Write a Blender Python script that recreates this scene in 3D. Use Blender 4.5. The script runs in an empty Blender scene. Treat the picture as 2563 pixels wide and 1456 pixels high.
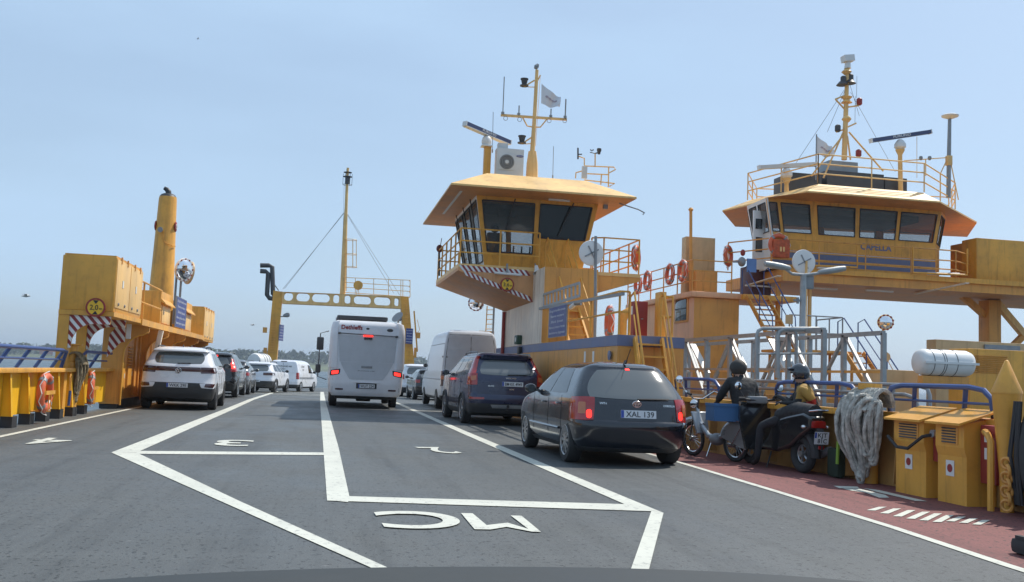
import bpy, bmesh, math, random
from mathutils import Vector as V, Matrix as M
from mathutils.geometry import tessellate_polygon
S = bpy.context.scene
rnd = random.Random(7)
R = math.radians
# ------------------------------------------------------------------ camera, sky, sun, exposure
F, W, H, CH = 2450., 2562., 1456., 1.2          # focal length and frame in photo pixels, eye height in metres
ROLL, VPX, VPY = .04, 814., 922.
_yaw = math.atan((W/2-VPX)/F); _pit = math.atan((VPY+ROLL*(W/2-VPX)-H/2)/F)
_r0 = V((math.cos(_yaw), -math.sin(_yaw), 0)); _f0 = V((math.sin(_yaw), math.cos(_yaw), 0)); _z = V((0, 0, 1))
cf = _f0*math.cos(_pit)+_z*math.sin(_pit); _u0 = _z*math.cos(_pit)-_f0*math.sin(_pit)
cr = _r0*math.cos(ROLL)+_u0*math.sin(ROLL); cu = _u0*math.cos(ROLL)-_r0*math.sin(ROLL)
cd = bpy.data.cameras.new("camera"); cam = bpy.data.objects.new("camera", cd); S.collection.objects.link(cam)
cd.sensor_width = 36; cd.lens = 36*F/W; cd.clip_end = 30000; cd.clip_start = .05
_m = M.Identity(4)
for i in range(3):
    _m[i][0], _m[i][1], _m[i][2], _m[i][3] = cr[i], cu[i], -cf[i], (0, 0, CH)[i]
cam.matrix_world = _m; S.camera = cam
SUN_AZ, SUN_EL = 62, 54                          # azimuth from +Y towards +X
w = bpy.data.worlds.new("World"); S.world = w; w.use_nodes = True
nt = w.node_tree; nt.nodes.clear()
sky = nt.nodes.new("ShaderNodeTexSky"); sky.sky_type = 'NISHITA'; sky.sun_disc = False
sky.sun_elevation = R(SUN_EL); sky.sun_rotation = R(SUN_AZ); sky.air_density = 1.1; sky.dust_density = 1.6; sky.ozone_density = 2.2
bg = nt.nodes.new("ShaderNodeBackground"); bg.inputs[1].default_value = .12
out = nt.nodes.new("ShaderNodeOutputWorld")
hs = nt.nodes.new("ShaderNodeHueSaturation"); hs.inputs['Saturation'].default_value = .95
sm = nt.nodes.new("ShaderNodeMix"); sm.data_type = 'RGBA'; sm.inputs[0].default_value = .5; sm.inputs[7].default_value = (4.25, 5.9, 7.9, 1)   # thin even veil of summer haze in the sky
_tc = nt.nodes.new("ShaderNodeTexCoord"); _mp = nt.nodes.new("ShaderNodeMapping"); _mp.inputs['Scale'].default_value = (1.2, 1.2, 5); _nz = nt.nodes.new("ShaderNodeTexNoise"); _nz.inputs['Scale'].default_value = 1.6; _nz.inputs['Detail'].default_value = 6
_mr = nt.nodes.new("ShaderNodeMapRange"); _mr.inputs[1].default_value = .42; _mr.inputs[2].default_value = .75; _mr.inputs[3].default_value = .58; _mr.inputs[4].default_value = .9
nt.links.new(_tc.outputs['Generated'], _mp.inputs[0]); nt.links.new(_mp.outputs[0], _nz.inputs['Vector']); nt.links.new(_nz.outputs['Fac'], _mr.inputs[0]); nt.links.new(_mr.outputs[0], sm.inputs[0])   # faint high haze bands
nt.links.new(sky.outputs[0], hs.inputs['Color']); nt.links.new(hs.outputs[0], sm.inputs[6]); nt.links.new(sm.outputs[2], bg.inputs[0]); nt.links.new(bg.outputs[0], out.inputs[0])
sd = V((math.sin(R(SUN_AZ))*math.cos(R(SUN_EL)), math.cos(R(SUN_AZ))*math.cos(R(SUN_EL)), math.sin(R(SUN_EL))))
sl = bpy.data.lights.new("sun", 'SUN'); sl.energy = 4.0; sl.angle = R(.6); sl.color = (1, .94, .85)
so = bpy.data.objects.new("sun", sl); S.collection.objects.link(so); so.rotation_euler = sd.to_track_quat('Z', 'Y').to_euler()
S.view_settings.view_transform = 'Standard'; S.view_settings.look = 'None'; S.view_settings.gamma = 1; S.view_settings.exposure = .05
S.cycles.max_bounces = 8; S.cycles.volume_bounces = 0
# ------------------------------------------------------------------ helpers
def ray(x, y): return cf+cr*((x-W/2)/F)-cu*((y-H/2)/F)
def at(x, y, Y=None, X=None, Z=None):
    """the point of the place seen at photo pixel x,y that lies at depth Y, at width X or at height Z"""
    d = ray(x, y)
    t = Y/d.y if Y is not None else X/d.x if X is not None else (Z-CH)/d.z
    return V((0, 0, CH))+d*t
def G(x, y): return at(x, y, Z=0)
class MB:
    def __init__(s): s.v = []; s.f = []; s.m = []; s.c = 0
    def add(s, vs, fs):
        b = len(s.v); s.v += [V(p) for p in vs]
        for f in fs: s.f.append([i+b for i in f]); s.m.append(s.c)
        return s
    def col(s, i): s.c = i; return s
    def box(s, x0, x1, y0, y1, z0, z1):
        return s.add([(x, y, z) for z in (z0, z1) for y in (y0, y1) for x in (x0, x1)],
            [(0, 2, 3, 1), (4, 5, 7, 6), (0, 1, 5, 4), (2, 6, 7, 3), (0, 4, 6, 2), (1, 3, 7, 5)])
    def bbox(s, x0, x1, y0, y1, z0, z1, b=.02):
        """box with chamfered edges"""
        bm = bmesh.new(); r = bmesh.ops.create_cube(bm, size=1)
        for v in bm.verts: v.co = V(((x0+x1)/2+v.co.x*(x1-x0), (y0+y1)/2+v.co.y*(y1-y0), (z0+z1)/2+v.co.z*(z1-z0)))
        bmesh.ops.bevel(bm, geom=bm.edges[:], offset=b, segments=2, affect='EDGES', profile=.6)
        bm.verts.index_update(); s.add([v.co for v in bm.verts], [[v.index for v in f.verts] for f in bm.faces]); bm.free(); return s
    def obox(s, c, sx, sy, sz, rx=0, ry=0, rz=0):
        m = M.Translation(c) @ M.Rotation(rz, 4, 'Z') @ M.Rotation(ry, 4, 'Y') @ M.Rotation(rx, 4, 'X')
        return s.add([m @ V((x*sx/2, y*sy/2, z*sz/2)) for z in (-1, 1) for y in (-1, 1) for x in (-1, 1)],
            [(0, 2, 3, 1), (4, 5, 7, 6), (0, 1, 5, 4), (2, 6, 7, 3), (0, 4, 6, 2), (1, 3, 7, 5)])
    def bar(s, a, b, wd, ht, up=(0, 0, 1)):
        a = V(a); b = V(b); d = (b-a).normalized(); x = d.cross(V(up))
        if x.length < 1e-4: x = d.cross(V((1, 0, 0)))
        x.normalize(); y = x.cross(d)
        x *= wd/2; y *= ht/2
        return s.add([a-x-y, a+x-y, a+x+y, a-x+y, b-x-y, b+x-y, b+x+y, b-x+y],
            [(0, 1, 2, 3), (4, 7, 6, 5), (0, 4, 5, 1), (1, 5, 6, 2), (2, 6, 7, 3), (3, 7, 4, 0)])
    def tube(s, pts, r, n=8, closed=False, cap=True):
        pts = [V(p) for p in pts]; k = len(pts); rr = r if isinstance(r, (list, tuple)) else [r]*k
        t = []
        for i in range(k):
            a = pts[i-1] if (i or closed) else pts[0]; b = pts[(i+1) % k] if (i < k-1 or closed) else pts[-1]
            d = b-a; t.append(d.normalized() if d.length > 1e-9 else V((0, 0, 1)))
        x = t[0].cross(V((0, 0, 1)))
        if x.length < .05: x = t[0].cross(V((0, 1, 0)))
        x.normalize(); vs = []
        for i in range(k):
            x = x-t[i]*x.dot(t[i]); x.normalize(); y = t[i].cross(x)
            vs += [pts[i]+(x*math.cos(a)+y*math.sin(a))*rr[i] for a in [2*math.pi*j/n for j in range(n)]]
        fs = []
        for i in range(k if closed else k-1):
            p = i*n; q = ((i+1) % k)*n
            fs += [(p+j, p+(j+1) % n, q+(j+1) % n, q+j) for j in range(n)]
        if cap and not closed: fs += [tuple(range(n))[::-1], tuple(range((k-1)*n, k*n))]
        return s.add(vs, fs)
    def cone(s, a, b, r0, r1, n=16): return s.tube([a, b], [r0, r1], n)
    def lathe(s, prof, n=20, c=(0, 0, 0), ax=(0, 0, 1)):
        q = V((0, 0, 1)).rotation_difference(V(ax)); c = V(c); vs = []; fs = []
        for (r, z) in prof: vs += [c+q @ V((r*math.cos(2*math.pi*j/n), r*math.sin(2*math.pi*j/n), z)) for j in range(n)]
        for i in range(len(prof)-1): fs += [(i*n+j, i*n+(j+1) % n, (i+1)*n+(j+1) % n, (i+1)*n+j) for j in range(n)]
        fs += [tuple(range(n))[::-1], tuple(range((len(prof)-1)*n, len(prof)*n))]
        return s.add(vs, fs)
    def ring(s, c, ax, Rr, r, n=28, k=10, sy=1):
        q = V((0, 0, 1)).rotation_difference(V(ax)); c = V(c)
        return s.tube([c+q @ V((Rr*math.cos(2*math.pi*i/n), sy*Rr*math.sin(2*math.pi*i/n), 0)) for i in range(n)], r, k, True)
    def ell(s, c, rx, ry, rz, n=12, m=8, rot=None):
        c = V(c); vs = []; fs = []
        for i in range(m+1):
            a = math.pi*i/m
            vs += [V((rx*math.sin(a)*math.cos(2*math.pi*j/n), ry*math.sin(a)*math.sin(2*math.pi*j/n), -rz*math.cos(a))) for j in range(n)]
        if rot: vs = [rot @ p for p in vs]
        for i in range(m): fs += [(i*n+j, i*n+(j+1) % n, (i+1)*n+(j+1) % n, (i+1)*n+j) for j in range(n)]
        return s.add([c+p for p in vs], fs)
    def prism(s, poly, vec):
        n = len(poly); vec = V(vec); p = [V(q) for q in poly]
        return s.add(p+[q+vec for q in p], [tuple(range(n))[::-1], tuple(range(n, 2*n))]+[(i, (i+1) % n, n+(i+1) % n, n+i) for i in range(n)])
    def plate(s, outer, holes, o, ex, ey, th):
        """flat plate with holes; 2D outlines in the frame o,ex,ey, thickness along ex x ey"""
        o = V(o); ex = V(ex); ey = V(ey); nz = ex.cross(ey).normalized()*th
        loops = [outer]+holes; flat = [p for l in loops for p in l]
        tri = tessellate_polygon([[V((p[0], p[1], 0)) for p in l] for l in loops]); n = len(flat)
        P = [o+ex*p[0]+ey*p[1] for p in flat]
        fs = [tuple(t) for t in tri]+[tuple(i+n for i in t[::-1]) for t in tri]; b = 0
        for l in loops:
            k = len(l); fs += [(b+i, b+(i+1) % k, n+b+(i+1) % k, n+b+i) for i in range(k)]; b += k
        return s.add(P+[p+nz for p in P], fs)
    def poly(s, pts): return s.add(pts, [tuple(range(len(pts)))])
    def text(s, t, o, ex, ey, h, w=None, th=.004, align='CENTER', bold=0, shear=0):
        """raised lettering: o = middle of the baseline, h = cap height, w = total width"""
        cu_ = bpy.data.curves.new("lettering", 'FONT'); cu_.body = t; cu_.align_x = align; cu_.resolution_u = 8 if h > .5 else 3; cu_.offset = bold; cu_.shear = shear
        ob = bpy.data.objects.new("lettering", cu_); S.collection.objects.link(ob); dg = bpy.context.evaluated_depsgraph_get(); dg.update()
        me = ob.evaluated_get(dg).to_mesh(); vs = [v.co.copy() for v in me.vertices]; fs = [tuple(p.vertices) for p in me.polygons]
        bpy.data.objects.remove(ob); bpy.data.curves.remove(cu_)
        if not vs: return s
        xs = [v.x for v in vs]; x0, x1 = min(xs), max(xs); k = h/.69; kx = (w/(x1-x0)) if w else k; xm = (x0+x1)/2 if align == 'CENTER' else x0
        o = V(o); ex = V(ex).normalized(); ey = V(ey).normalized(); nz = ex.cross(ey)*th
        return s.add([o+ex*((v.x-xm)*kx)+ey*(v.y*k)+nz for v in vs], fs)
    def build(s, name, mats, par=None, local=False, smooth=38, norm=True):
        me = bpy.data.meshes.new(name); off = V((0, 0, 0))
        if par is not None and not local:
            q = par
            while q is not None: off += q.location; q = q.parent
        me.from_pydata([p-off for p in s.v], [], s.f)
        for m in (mats if isinstance(mats, (list, tuple)) else [mats]): me.materials.append(m)
        me.polygons.foreach_set('material_index', s.m)
        if norm:
            bm = bmesh.new(); bm.from_mesh(me); bmesh.ops.recalc_face_normals(bm, faces=bm.faces[:]); bm.to_mesh(me); bm.free()
        if smooth:
            me.polygons.foreach_set('use_smooth', [True]*len(me.polygons)); me.set_sharp_from_angle(angle=R(smooth))
        me.update(); o = bpy.data.objects.new(name, me); S.collection.objects.link(o)
        if par is not None: o.parent = par
        return o
def tag(o, label=None, cat=None, group=None, kind=None):
    for k, v in (('label', label), ('category', cat), ('group', group), ('kind', kind)):
        if v: o[k] = v
    return o
def T(name, label, cat, loc=(0, 0, 0), rz=0, group=None):
    o = bpy.data.objects.new(name, None); S.collection.objects.link(o); o.empty_display_size = .2
    o.location = loc; o.rotation_euler = (0, 0, rz); return tag(o, label, cat, group)
def dup(root, loc, rz=None, label=None, scale=None):
    def rec(o, par):
        c = o.copy(); S.collection.objects.link(c); c.parent = par
        for ch in [q for q in bpy.data.objects if q.parent is o]: rec(ch, c)
        return c
    c = rec(root, None); c.location = loc
    if rz is not None: c.rotation_euler = (0, 0, rz)
    if label: c['label'] = label
    if scale: c.scale = (scale,)*3
    return c
def struct(o): o['kind'] = 'structure'; return o
# ------------------------------------------------------------------ materials
def lk(nt, a, b): nt.links.new(a, b)
def mat(name, col, rough=.5, metal=0, var=.12, vs=2.5, streak=0, bump=0, bs=60, coat=0, spec=.5, emit=0, scol=(.16, .06, .025), dirt=0):
    m = bpy.data.materials.new(name); m.use_nodes = True; nt = m.node_tree; b = nt.nodes['Principled BSDF']
    b.inputs['Roughness'].default_value = rough; b.inputs['Metallic'].default_value = metal
    b.inputs['Coat Weight'].default_value = coat; b.inputs['Coat Roughness'].default_value = .06; b.inputs['Specular IOR Level'].default_value = spec
    c4 = (*col, 1); b.inputs['Base Color'].default_value = c4
    if emit: b.inputs['Emission Color'].default_value = c4; b.inputs['Emission Strength'].default_value = emit
    tc = nt.nodes.new("ShaderNodeTexCoord"); src = tc.outputs['Object']; last = None
    if var:
        n = nt.nodes.new("ShaderNodeTexNoise"); n.inputs['Scale'].default_value = vs; n.inputs['Detail'].default_value = 6; lk(nt, src, n.inputs['Vector'])
        mr = nt.nodes.new("ShaderNodeMapRange"); mr.inputs[1].default_value = .3; mr.inputs[2].default_value = .7; mr.inputs[3].default_value = 1-var; mr.inputs[4].default_value = 1+var
        lk(nt, n.outputs['Fac'], mr.inputs[0])
        mx = nt.nodes.new("ShaderNodeMix"); mx.data_type = 'RGBA'; mx.blend_type = 'MULTIPLY'; mx.inputs[0].default_value = 1; mx.inputs[6].default_value = c4
        lk(nt, mr.outputs[0], mx.inputs[7]); last = mx.outputs[2]
        rr = nt.nodes.new("ShaderNodeMapRange"); rr.inputs[1].default_value = .3; rr.inputs[2].default_value = .7; rr.inputs[3].default_value = max(rough-.08, .02); rr.inputs[4].default_value = min(rough+.1, 1)
        lk(nt, n.outputs['Fac'], rr.inputs[0]); lk(nt, rr.outputs[0], b.inputs['Roughness'])
    for amt, sc, lo, hi in ((streak, (5, 5, .35), .52, .75), (dirt, (3, 3, 3), .5, .8)):
        if not amt: continue
        mp = nt.nodes.new("ShaderNodeMapping"); mp.inputs['Scale'].default_value = sc; lk(nt, src, mp.inputs[0])
        n = nt.nodes.new("ShaderNodeTexNoise"); n.inputs['Scale'].default_value = 1.6; n.inputs['Detail'].default_value = 8; n.inputs['Roughness'].default_value = .65; lk(nt, mp.outputs[0], n.inputs['Vector'])
        mr = nt.nodes.new("ShaderNodeMapRange"); mr.inputs[1].default_value = lo; mr.inputs[2].default_value = hi; mr.inputs[3].default_value = 0; mr.inputs[4].default_value = amt; lk(nt, n.outputs['Fac'], mr.inputs[0])
        mx = nt.nodes.new("ShaderNodeMix"); mx.data_type = 'RGBA'; mx.inputs[7].default_value = (*scol, 1); lk(nt, mr.outputs[0], mx.inputs[0])
        if last: lk(nt, last, mx.inputs[6])
        else: mx.inputs[6].default_value = c4
        last = mx.outputs[2]
    if last: lk(nt, last, b.inputs['Base Color'])
    if bump:
        n = nt.nodes.new("ShaderNodeTexNoise"); n.inputs['Scale'].default_value = bs; n.inputs['Detail'].default_value = 4; lk(nt, src, n.inputs['Vector'])
        bp = nt.nodes.new("ShaderNodeBump"); bp.inputs['Strength'].default_value = bump; bp.inputs['Distance'].default_value = .02; lk(nt, n.outputs['Fac'], bp.inputs['Height']); lk(nt, bp.outputs[0], b.inputs['Normal'])
    return m
YELB = mat("bright_yellow_paint", (.84, .46, .02), .42, var=.10, vs=1.3, streak=.25, bump=.05, bs=14)
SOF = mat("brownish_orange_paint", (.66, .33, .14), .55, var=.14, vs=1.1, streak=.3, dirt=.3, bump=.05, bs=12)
YEL = mat("yellow_paint", (.77, .38, .06), .45, var=.14, vs=1.3, streak=.5, dirt=.25, bump=.05, bs=14)
YELSHADE = mat("shaded_grimy_yellow_paint", (.46, .25, .08), .6, var=.25, vs=1.5, streak=.6, dirt=.4, bump=.08, bs=14)  # base darkened to paint in the bulwark's shade, plus rust streaks and dirt
ORA = mat("orange_yellow_paint", (.72, .34, .075), .5, var=.15, vs=1.2, streak=.5, dirt=.25, bump=.05, bs=14)
PALE = mat("weathered_yellow_paint", (.82, .52, .20), .5, var=.14, vs=1.2, streak=.4, bump=.05, bs=12)
PINK = mat("peach_orange_paint", (.82, .44, .24), .55, var=.12, vs=1.1, streak=.3, bump=.05, bs=12)
DIRTYW = mat("stained_white_paint", (.78, .68, .56), .55, var=.16, vs=1.5, streak=.75, scol=(.30, .17, .08))
WHITE = mat("white_paint", (.8, .8, .78), .45, var=.06)
BLUE = mat("blue_paint", (.045, .085, .24), .4, var=.15, streak=.2, scol=(.12, .12, .14))
STRIPE = mat("stripe_blue", (.15, .18, .30), .5, var=.15, vs=2, streak=.4, scol=(.3, .25, .2))
RED = mat("red_paint", (.30, .035, .03), .5, var=.15)
STRED = mat("stripe_red", (.28, .035, .03), .5, var=.12)
BLACK = mat("black_paint", (.028, .028, .03), .5, var=.2)
RUB = mat("rubber", (.04, .04, .041), .8, var=.2, bump=.1, bs=80)
GREY = mat("grey_metal", (.28, .29, .30), .5, .4, var=.15, vs=6)
DGREY = mat("dark_grey_metal", (.075, .075, .078), .5, .2, var=.2)
GALV = mat("galvanised_steel", (.36, .37, .37), .5, .5, var=.15, vs=9)
CHROME = mat("chrome", (.7, .7, .7), .15, 1, var=0)
MIRROR = mat("mirror_glass", (.85, .87, .9), .03, 1, var=0)
SIGNB = mat("sign_blue", (.045, .06, .22), .45, var=.12)
SIGNY = mat("sign_yellow", (.80, .48, .03), .45, var=.08)
LTEXT = mat("sign_lettering", (.62, .64, .70), .5, var=0)
BTEXT = mat("black_lettering", (.02, .02, .022), .5, var=0)
ORING = mat("lifebuoy_orange", (.68, .14, .06), .5, var=.12, vs=8)
ROPE = mat("rope_fibre", (.42, .38, .31), .9, var=.35, vs=14, bump=.9, bs=70)
PLASW = mat("white_plastic", (.74, .74, .72), .4, var=.06)
GREEN = mat("dark_green_plastic", (.03, .08, .05), .5)
TAN = mat("tan_paint", (.60, .40, .20), .55, var=.12, streak=.3)
ACG = mat("air_conditioner_grey", (.62, .62, .60), .5, var=.08)
GRILL = mat("fan_grille", (.09, .09, .09), .6, var=.2)
RADB = mat("radar_blue", (.05, .07, .16), .4)
CLOTH = mat("flag_cloth", (.72, .72, .74), .8, var=.06)
def glassmat(name, col, rough=.05, spec=.8, alpha=1.0):
    m = mat(name, col, rough, var=0, spec=spec, coat=0); b = m.node_tree.nodes['Principled BSDF']; b.inputs['IOR'].default_value = 1.6
    if alpha < 1: b.inputs['Alpha'].default_value = alpha
    return m
GLASS = glassmat("dark_glass", (.02, .022, .024))
CLEAR = glassmat("clear_glass", (.10, .115, .115), .04, .8, .28)
# ================================================================== THE SETTING
def deckz(y): return 0 if y < 36 else -.0085*(y-36)
# water
wm = mat("sea_water", (.045, .065, .075), .3, var=.2, vs=.05, spec=.25)
_nt = wm.node_tree; _b = _nt.nodes['Principled BSDF']; _tc = _nt.nodes.new("ShaderNodeTexCoord")
_n = _nt.nodes.new("ShaderNodeTexNoise"); _n.inputs['Scale'].default_value = .55; _n.inputs['Detail'].default_value = 8
_mp = _nt.nodes.new("ShaderNodeMapping"); _mp.inputs['Scale'].default_value = (.6, 1.3, 1); lk(_nt, _tc.outputs['Object'], _mp.inputs[0]); lk(_nt, _mp.outputs[0], _n.inputs['Vector'])
_bp = _nt.nodes.new("ShaderNodeBump"); _bp.inputs['Strength'].default_value = .9; _bp.inputs['Distance'].default_value = .5; lk(_nt, _n.outputs['Fac'], _bp.inputs['Height']); lk(_nt, _bp.outputs[0], _b.inputs['Normal'])
mb = MB(); mb.poly([(-9000, -400, -2.2), (9000, -400, -2.2), (9000, 14000, -2.2), (-9000, 14000, -2.2)]); struct(mb.build("water", wm, smooth=0))
# far shore: low land with fields, then woods
landm = mat("shore_land", (.10, .12, .05), .9, var=.45, vs=.012)
mb = MB(); nx = 120
def shore_prof(x):
    t = math.sin(x*.006+1)*.5+math.sin(x*.0023+2)*.8+math.sin(x*.017)*.25
    return 5+4*t
rows = []
for j in range(7):
    row = []
    for i in range(nx+1):
        x = -1500+i*(2350/nx); y0 = 1120+60*math.sin(x*.004)+30*math.sin(x*.013)+.25*abs(x)
        e = max(0, min(1, (850-x)/250)); hh = max(.2, shore_prof(x))*e
        row.append((x, y0+j*70, -3+(0, 1.3, 2.6, 4, 7, 9, 5)[j]*.4*e+hh*(0, .1, .25, .5, .9, 1.1, .6)[j]))
    rows.append(row)
mb.add([p for r in rows for p in r], [(j*(nx+1)+i, j*(nx+1)+i+1, (j+1)*(nx+1)+i+1, (j+1)*(nx+1)+i) for j in range(6) for i in range(nx)])
struct(mb.build("land", landm, smooth=60))
# far-off wood: thousands of leaf clumps on uneven crowns
WOOD = [mat("foliage_dark", (.045, .065, .03), .8, var=.5, vs=.05), mat("foliage_light", (.075, .10, .045), .8, var=.5, vs=.05)]
mb = MB(); rw = random.Random(3)
for k in range(2100):
    x = rw.uniform(-1450, 760); y0 = 1120+60*math.sin(x*.004)+30*math.sin(x*.013)+.25*abs(x)
    j = rw.choice((1, 2, 3, 4, 4, 5, 5)); e = max(0, min(1, (850-x)/250)); y = y0+j*70+rw.uniform(-30, 30)
    if j < 4 and math.sin(x*.02+j) > -.2: continue
    zb = -3+(0, 1.3, 2.6, 4, 7, 9, 5)[j]*.4*e+max(.2, shore_prof(x))*e*(0, .1, .25, .5, .9, 1.1, .6)[j]
    hh = rw.uniform(9, 15)*(.55+.45*e); rx = rw.uniform(6, 14)
    for q in range(15):
        a = rw.uniform(0, 6.28); u = rw.random()**.5; hz = rw.random(); rad = rx*u*(1-.6*hz*hz)
        c = V((x+rad*math.cos(a), y+rad*math.sin(a), zb+hh*(.05+.95*hz))); s_ = rw.uniform(2.0, 4.2)
        d1 = V((rw.uniform(-1, 1), rw.uniform(-1, 1), rw.uniform(-1, 1)))*s_; d2 = V((rw.uniform(-1, 1), rw.uniform(-.6, .6), rw.uniform(.2, 1)))*s_
        mb.col(rw.randint(0, 1)); mb.add([c-d1, c+d2, c+d1, c-d2], [(0, 1, 2, 3)])
tag(mb.build("woods", WOOD, smooth=0, norm=False), kind='stuff', label="far-off wood of dark green trees along the low shore across the water")
# houses on the shore
for (px, py, c) in ((150, 884, (.7, .68, .62)), (118, 880, (.45, .2, .15)), (330, 886, (.7, .7, .68))):
    p = at(px, py, Y=1190); h = T("house", {150: "tiny white house on the far shore near the water", 118: "tiny reddish house on the far shore among trees", 330: "tiny pale house on the far shore beside the orange funnel house"}[px], "house", (p.x, p.y, p.z-3), 0, "houses on the far shore")
    mb = MB(); mb.box(-7, 7, -4, 4, 0, 4.2); mb.build("wall", mat("house_wall", c, .7), h, True, 0)
    mb = MB(); mb.prism([(-7.4, -4.4, 4.2), (-7.4, 4.4, 4.2), (-7.4, 0, 7)], (14.8, 0, 0)); mb.build("roof", mat("house_roof", (.2, .1, .08), .8), h, True, 0)
# ---------------- deck
dm = bpy.data.materials.new("deck_coating"); dm.use_nodes = True; nt = dm.node_tree; b = nt.nodes['Principled BSDF']; tc = nt.nodes.new("ShaderNodeTexCoord")
def noise(sc, det, rough=.6, mscale=None, nt=nt, tc=tc):
    n = nt.nodes.new("ShaderNodeTexNoise"); n.inputs['Scale'].default_value = sc; n.inputs['Detail'].default_value = det; n.inputs['Roughness'].default_value = rough
    if mscale:
        mp = nt.nodes.new("ShaderNodeMapping"); mp.inputs['Scale'].default_value = mscale; lk(nt, tc.outputs['Object'], mp.inputs[0]); lk(nt, mp.outputs[0], n.inputs['Vector'])
    else: lk(nt, tc.outputs['Object'], n.inputs['Vector'])
    return n
def mrange(src, a, b_, c, d, nt=nt):
    m = nt.nodes.new("ShaderNodeMapRange"); m.inputs[1].default_value = a; m.inputs[2].default_value = b_; m.inputs[3].default_value = c; m.inputs[4].default_value = d
    lk(nt, src, m.inputs[0]); return m.outputs[0]
def mixc(fac, c1, c2, nt=nt, bt='MIX'):
    m = nt.nodes.new("ShaderNodeMix"); m.data_type = 'RGBA'; m.blend_type = bt
    for i, c in ((0, fac), (6, c1), (7, c2)):
        if isinstance(c, (int, float)): m.inputs[i].default_value = c
        elif isinstance(c, tuple): m.inputs[i].default_value = (*c, 1)
        else: lk(nt, c, m.inputs[i])
    return m.outputs[2]
def deck_color(nt, tc, base, lite, dark):
    a = noise(.35, 5, .6, (1, .35, 1), nt, tc); c = mixc(mrange(a.outputs['Fac'], .30, .70, 0, 1, nt), base, lite, nt)
    s1 = noise(1.1, 7, .7, (2.2, .10, 1), nt, tc); c = mixc(mrange(s1.outputs['Fac'], .50, .72, 0, .75, nt), c, dark, nt)          # tyre wear along the lanes
    s2 = noise(1.0, 6, .7, (.25, 2.4, 1), nt, tc); c = mixc(mrange(s2.outputs['Fac'], .48, .68, 0, .55, nt), c, lite, nt)           # cross scuffs
    g = noise(70, 4, .8, None, nt, tc); c = mixc(mrange(g.outputs['Fac'], .38, .64, .0, .7, nt), c, dark, nt)
    d = noise(26, 2, .5, (1, .7, 1), nt, tc); c = mixc(mrange(d.outputs['Fac'], .62, .65, 0, .9, nt), c, (.02, .022, .022), nt); d2 = noise(11, 3, .6, (1.6, .6, 1), nt, tc); c = mixc(mrange(d2.outputs['Fac'], .63, .67, 0, .7, nt), c, dark, nt)                  # drops and pits
    k_ = noise(3.2, 5, .75, (7, .55, 1), nt, tc); c = mixc(mrange(k_.outputs['Fac'], .60, .66, 0, .65, nt), c, dark, nt)          # drag marks
    k2 = noise(2.2, 4, .7, (.5, 6, 1), nt, tc); c = mixc(mrange(k2.outputs['Fac'], .64, .68, 0, .5, nt), c, dark, nt)
    f = noise(7, 4, .7, (1, 3, 1), nt, tc); c = mixc(mrange(f.outputs['Fac'], .69, .72, 0, .8, nt), c, (.4, .4, .4), nt)          # pale chips
    return c, g
col, g = deck_color(nt, tc, (.098, .106, .106), (.142, .151, .148), (.040, .044, .045)); lk(nt, col, b.inputs['Base Color'])
rn = noise(.8, 5, .6, (1, .5, 1)); lk(nt, mrange(rn.outputs['Fac'], .3, .7, .42, .72), b.inputs['Roughness'])
bp = nt.nodes.new("ShaderNodeBump"); bp.inputs['Strength'].default_value = .6; bp.inputs['Distance'].default_value = .012; lk(nt, g.outputs['Fac'], bp.inputs['Height']); lk(nt, bp.outputs[0], b.inputs['Normal'])
fm = bpy.data.materials.new("red_footway_coating"); fm.use_nodes = True; n2 = fm.node_tree; b2 = n2.nodes['Principled BSDF']; t2 = n2.nodes.new("ShaderNodeTexCoord")
c2, g2 = deck_color(n2, t2, (.215, .068, .060), (.275, .095, .085), (.10, .036, .034)); lk(n2, c2, b2.inputs['Base Color']); b2.inputs['Roughness'].default_value = .75
lm = bpy.data.materials.new("worn_road_paint"); lm.use_nodes = True; n3 = lm.node_tree; b3 = n3.nodes['Principled BSDF']; t3 = n3.nodes.new("ShaderNodeTexCoord")
q1 = noise(14, 6, .75, (1, .6, 1), n3, t3); q2 = noise(1.2, 5, .6, None, n3, t3)
cc = mixc(mrange(q2.outputs['Fac'], .3, .7, 0, 1, n3), (.66, .66, .57), (.54, .54, .47), n3); cc = mixc(mrange(q1.outputs['Fac'], .55, .68, 0, .8, n3), cc, (.22, .22, .21), n3)
lk(n3, cc, b3.inputs['Base Color']); b3.inputs['Roughness'].default_value = .6
mb = MB(); ys = [-8, 0, 12, 20, 28, 36, 40, 46, 54, 62, 70, 84]
vs = []; 
for y in ys: vs += [(-5.3, y, -1.9), (-5.3, y, deckz(y)), (7.22, y, deckz(y)), (7.22, y, -1.9)]
mb.add(vs, [(i*4+k, i*4+k+1, i*4+k+5, i*4+k+4) for i in range(len(ys)-1) for k in range(3)]+[(0, 1, 2, 3), tuple(len(vs)-4+k for k in (3, 2, 1, 0))])
struct(mb.build("deck", dm, smooth=0))
# red footway along the right side
curb = [(4.70, 3.5), (4.88, 6.29), (5.06, 7.98), (5.23, 10.62), (5.42, 14.3), (5.5, 17.6), (5.52, 24)]
mb = MB(); vs = []
for x, y in curb: vs += [(x, y, .004), (7.2, y, .004)]
mb.add(vs, [(2*i, 2*i+1, 2*i+3, 2*i+2) for i in range(len(curb)-1)]); struct(mb.build("footway", fm, smooth=0))
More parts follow.
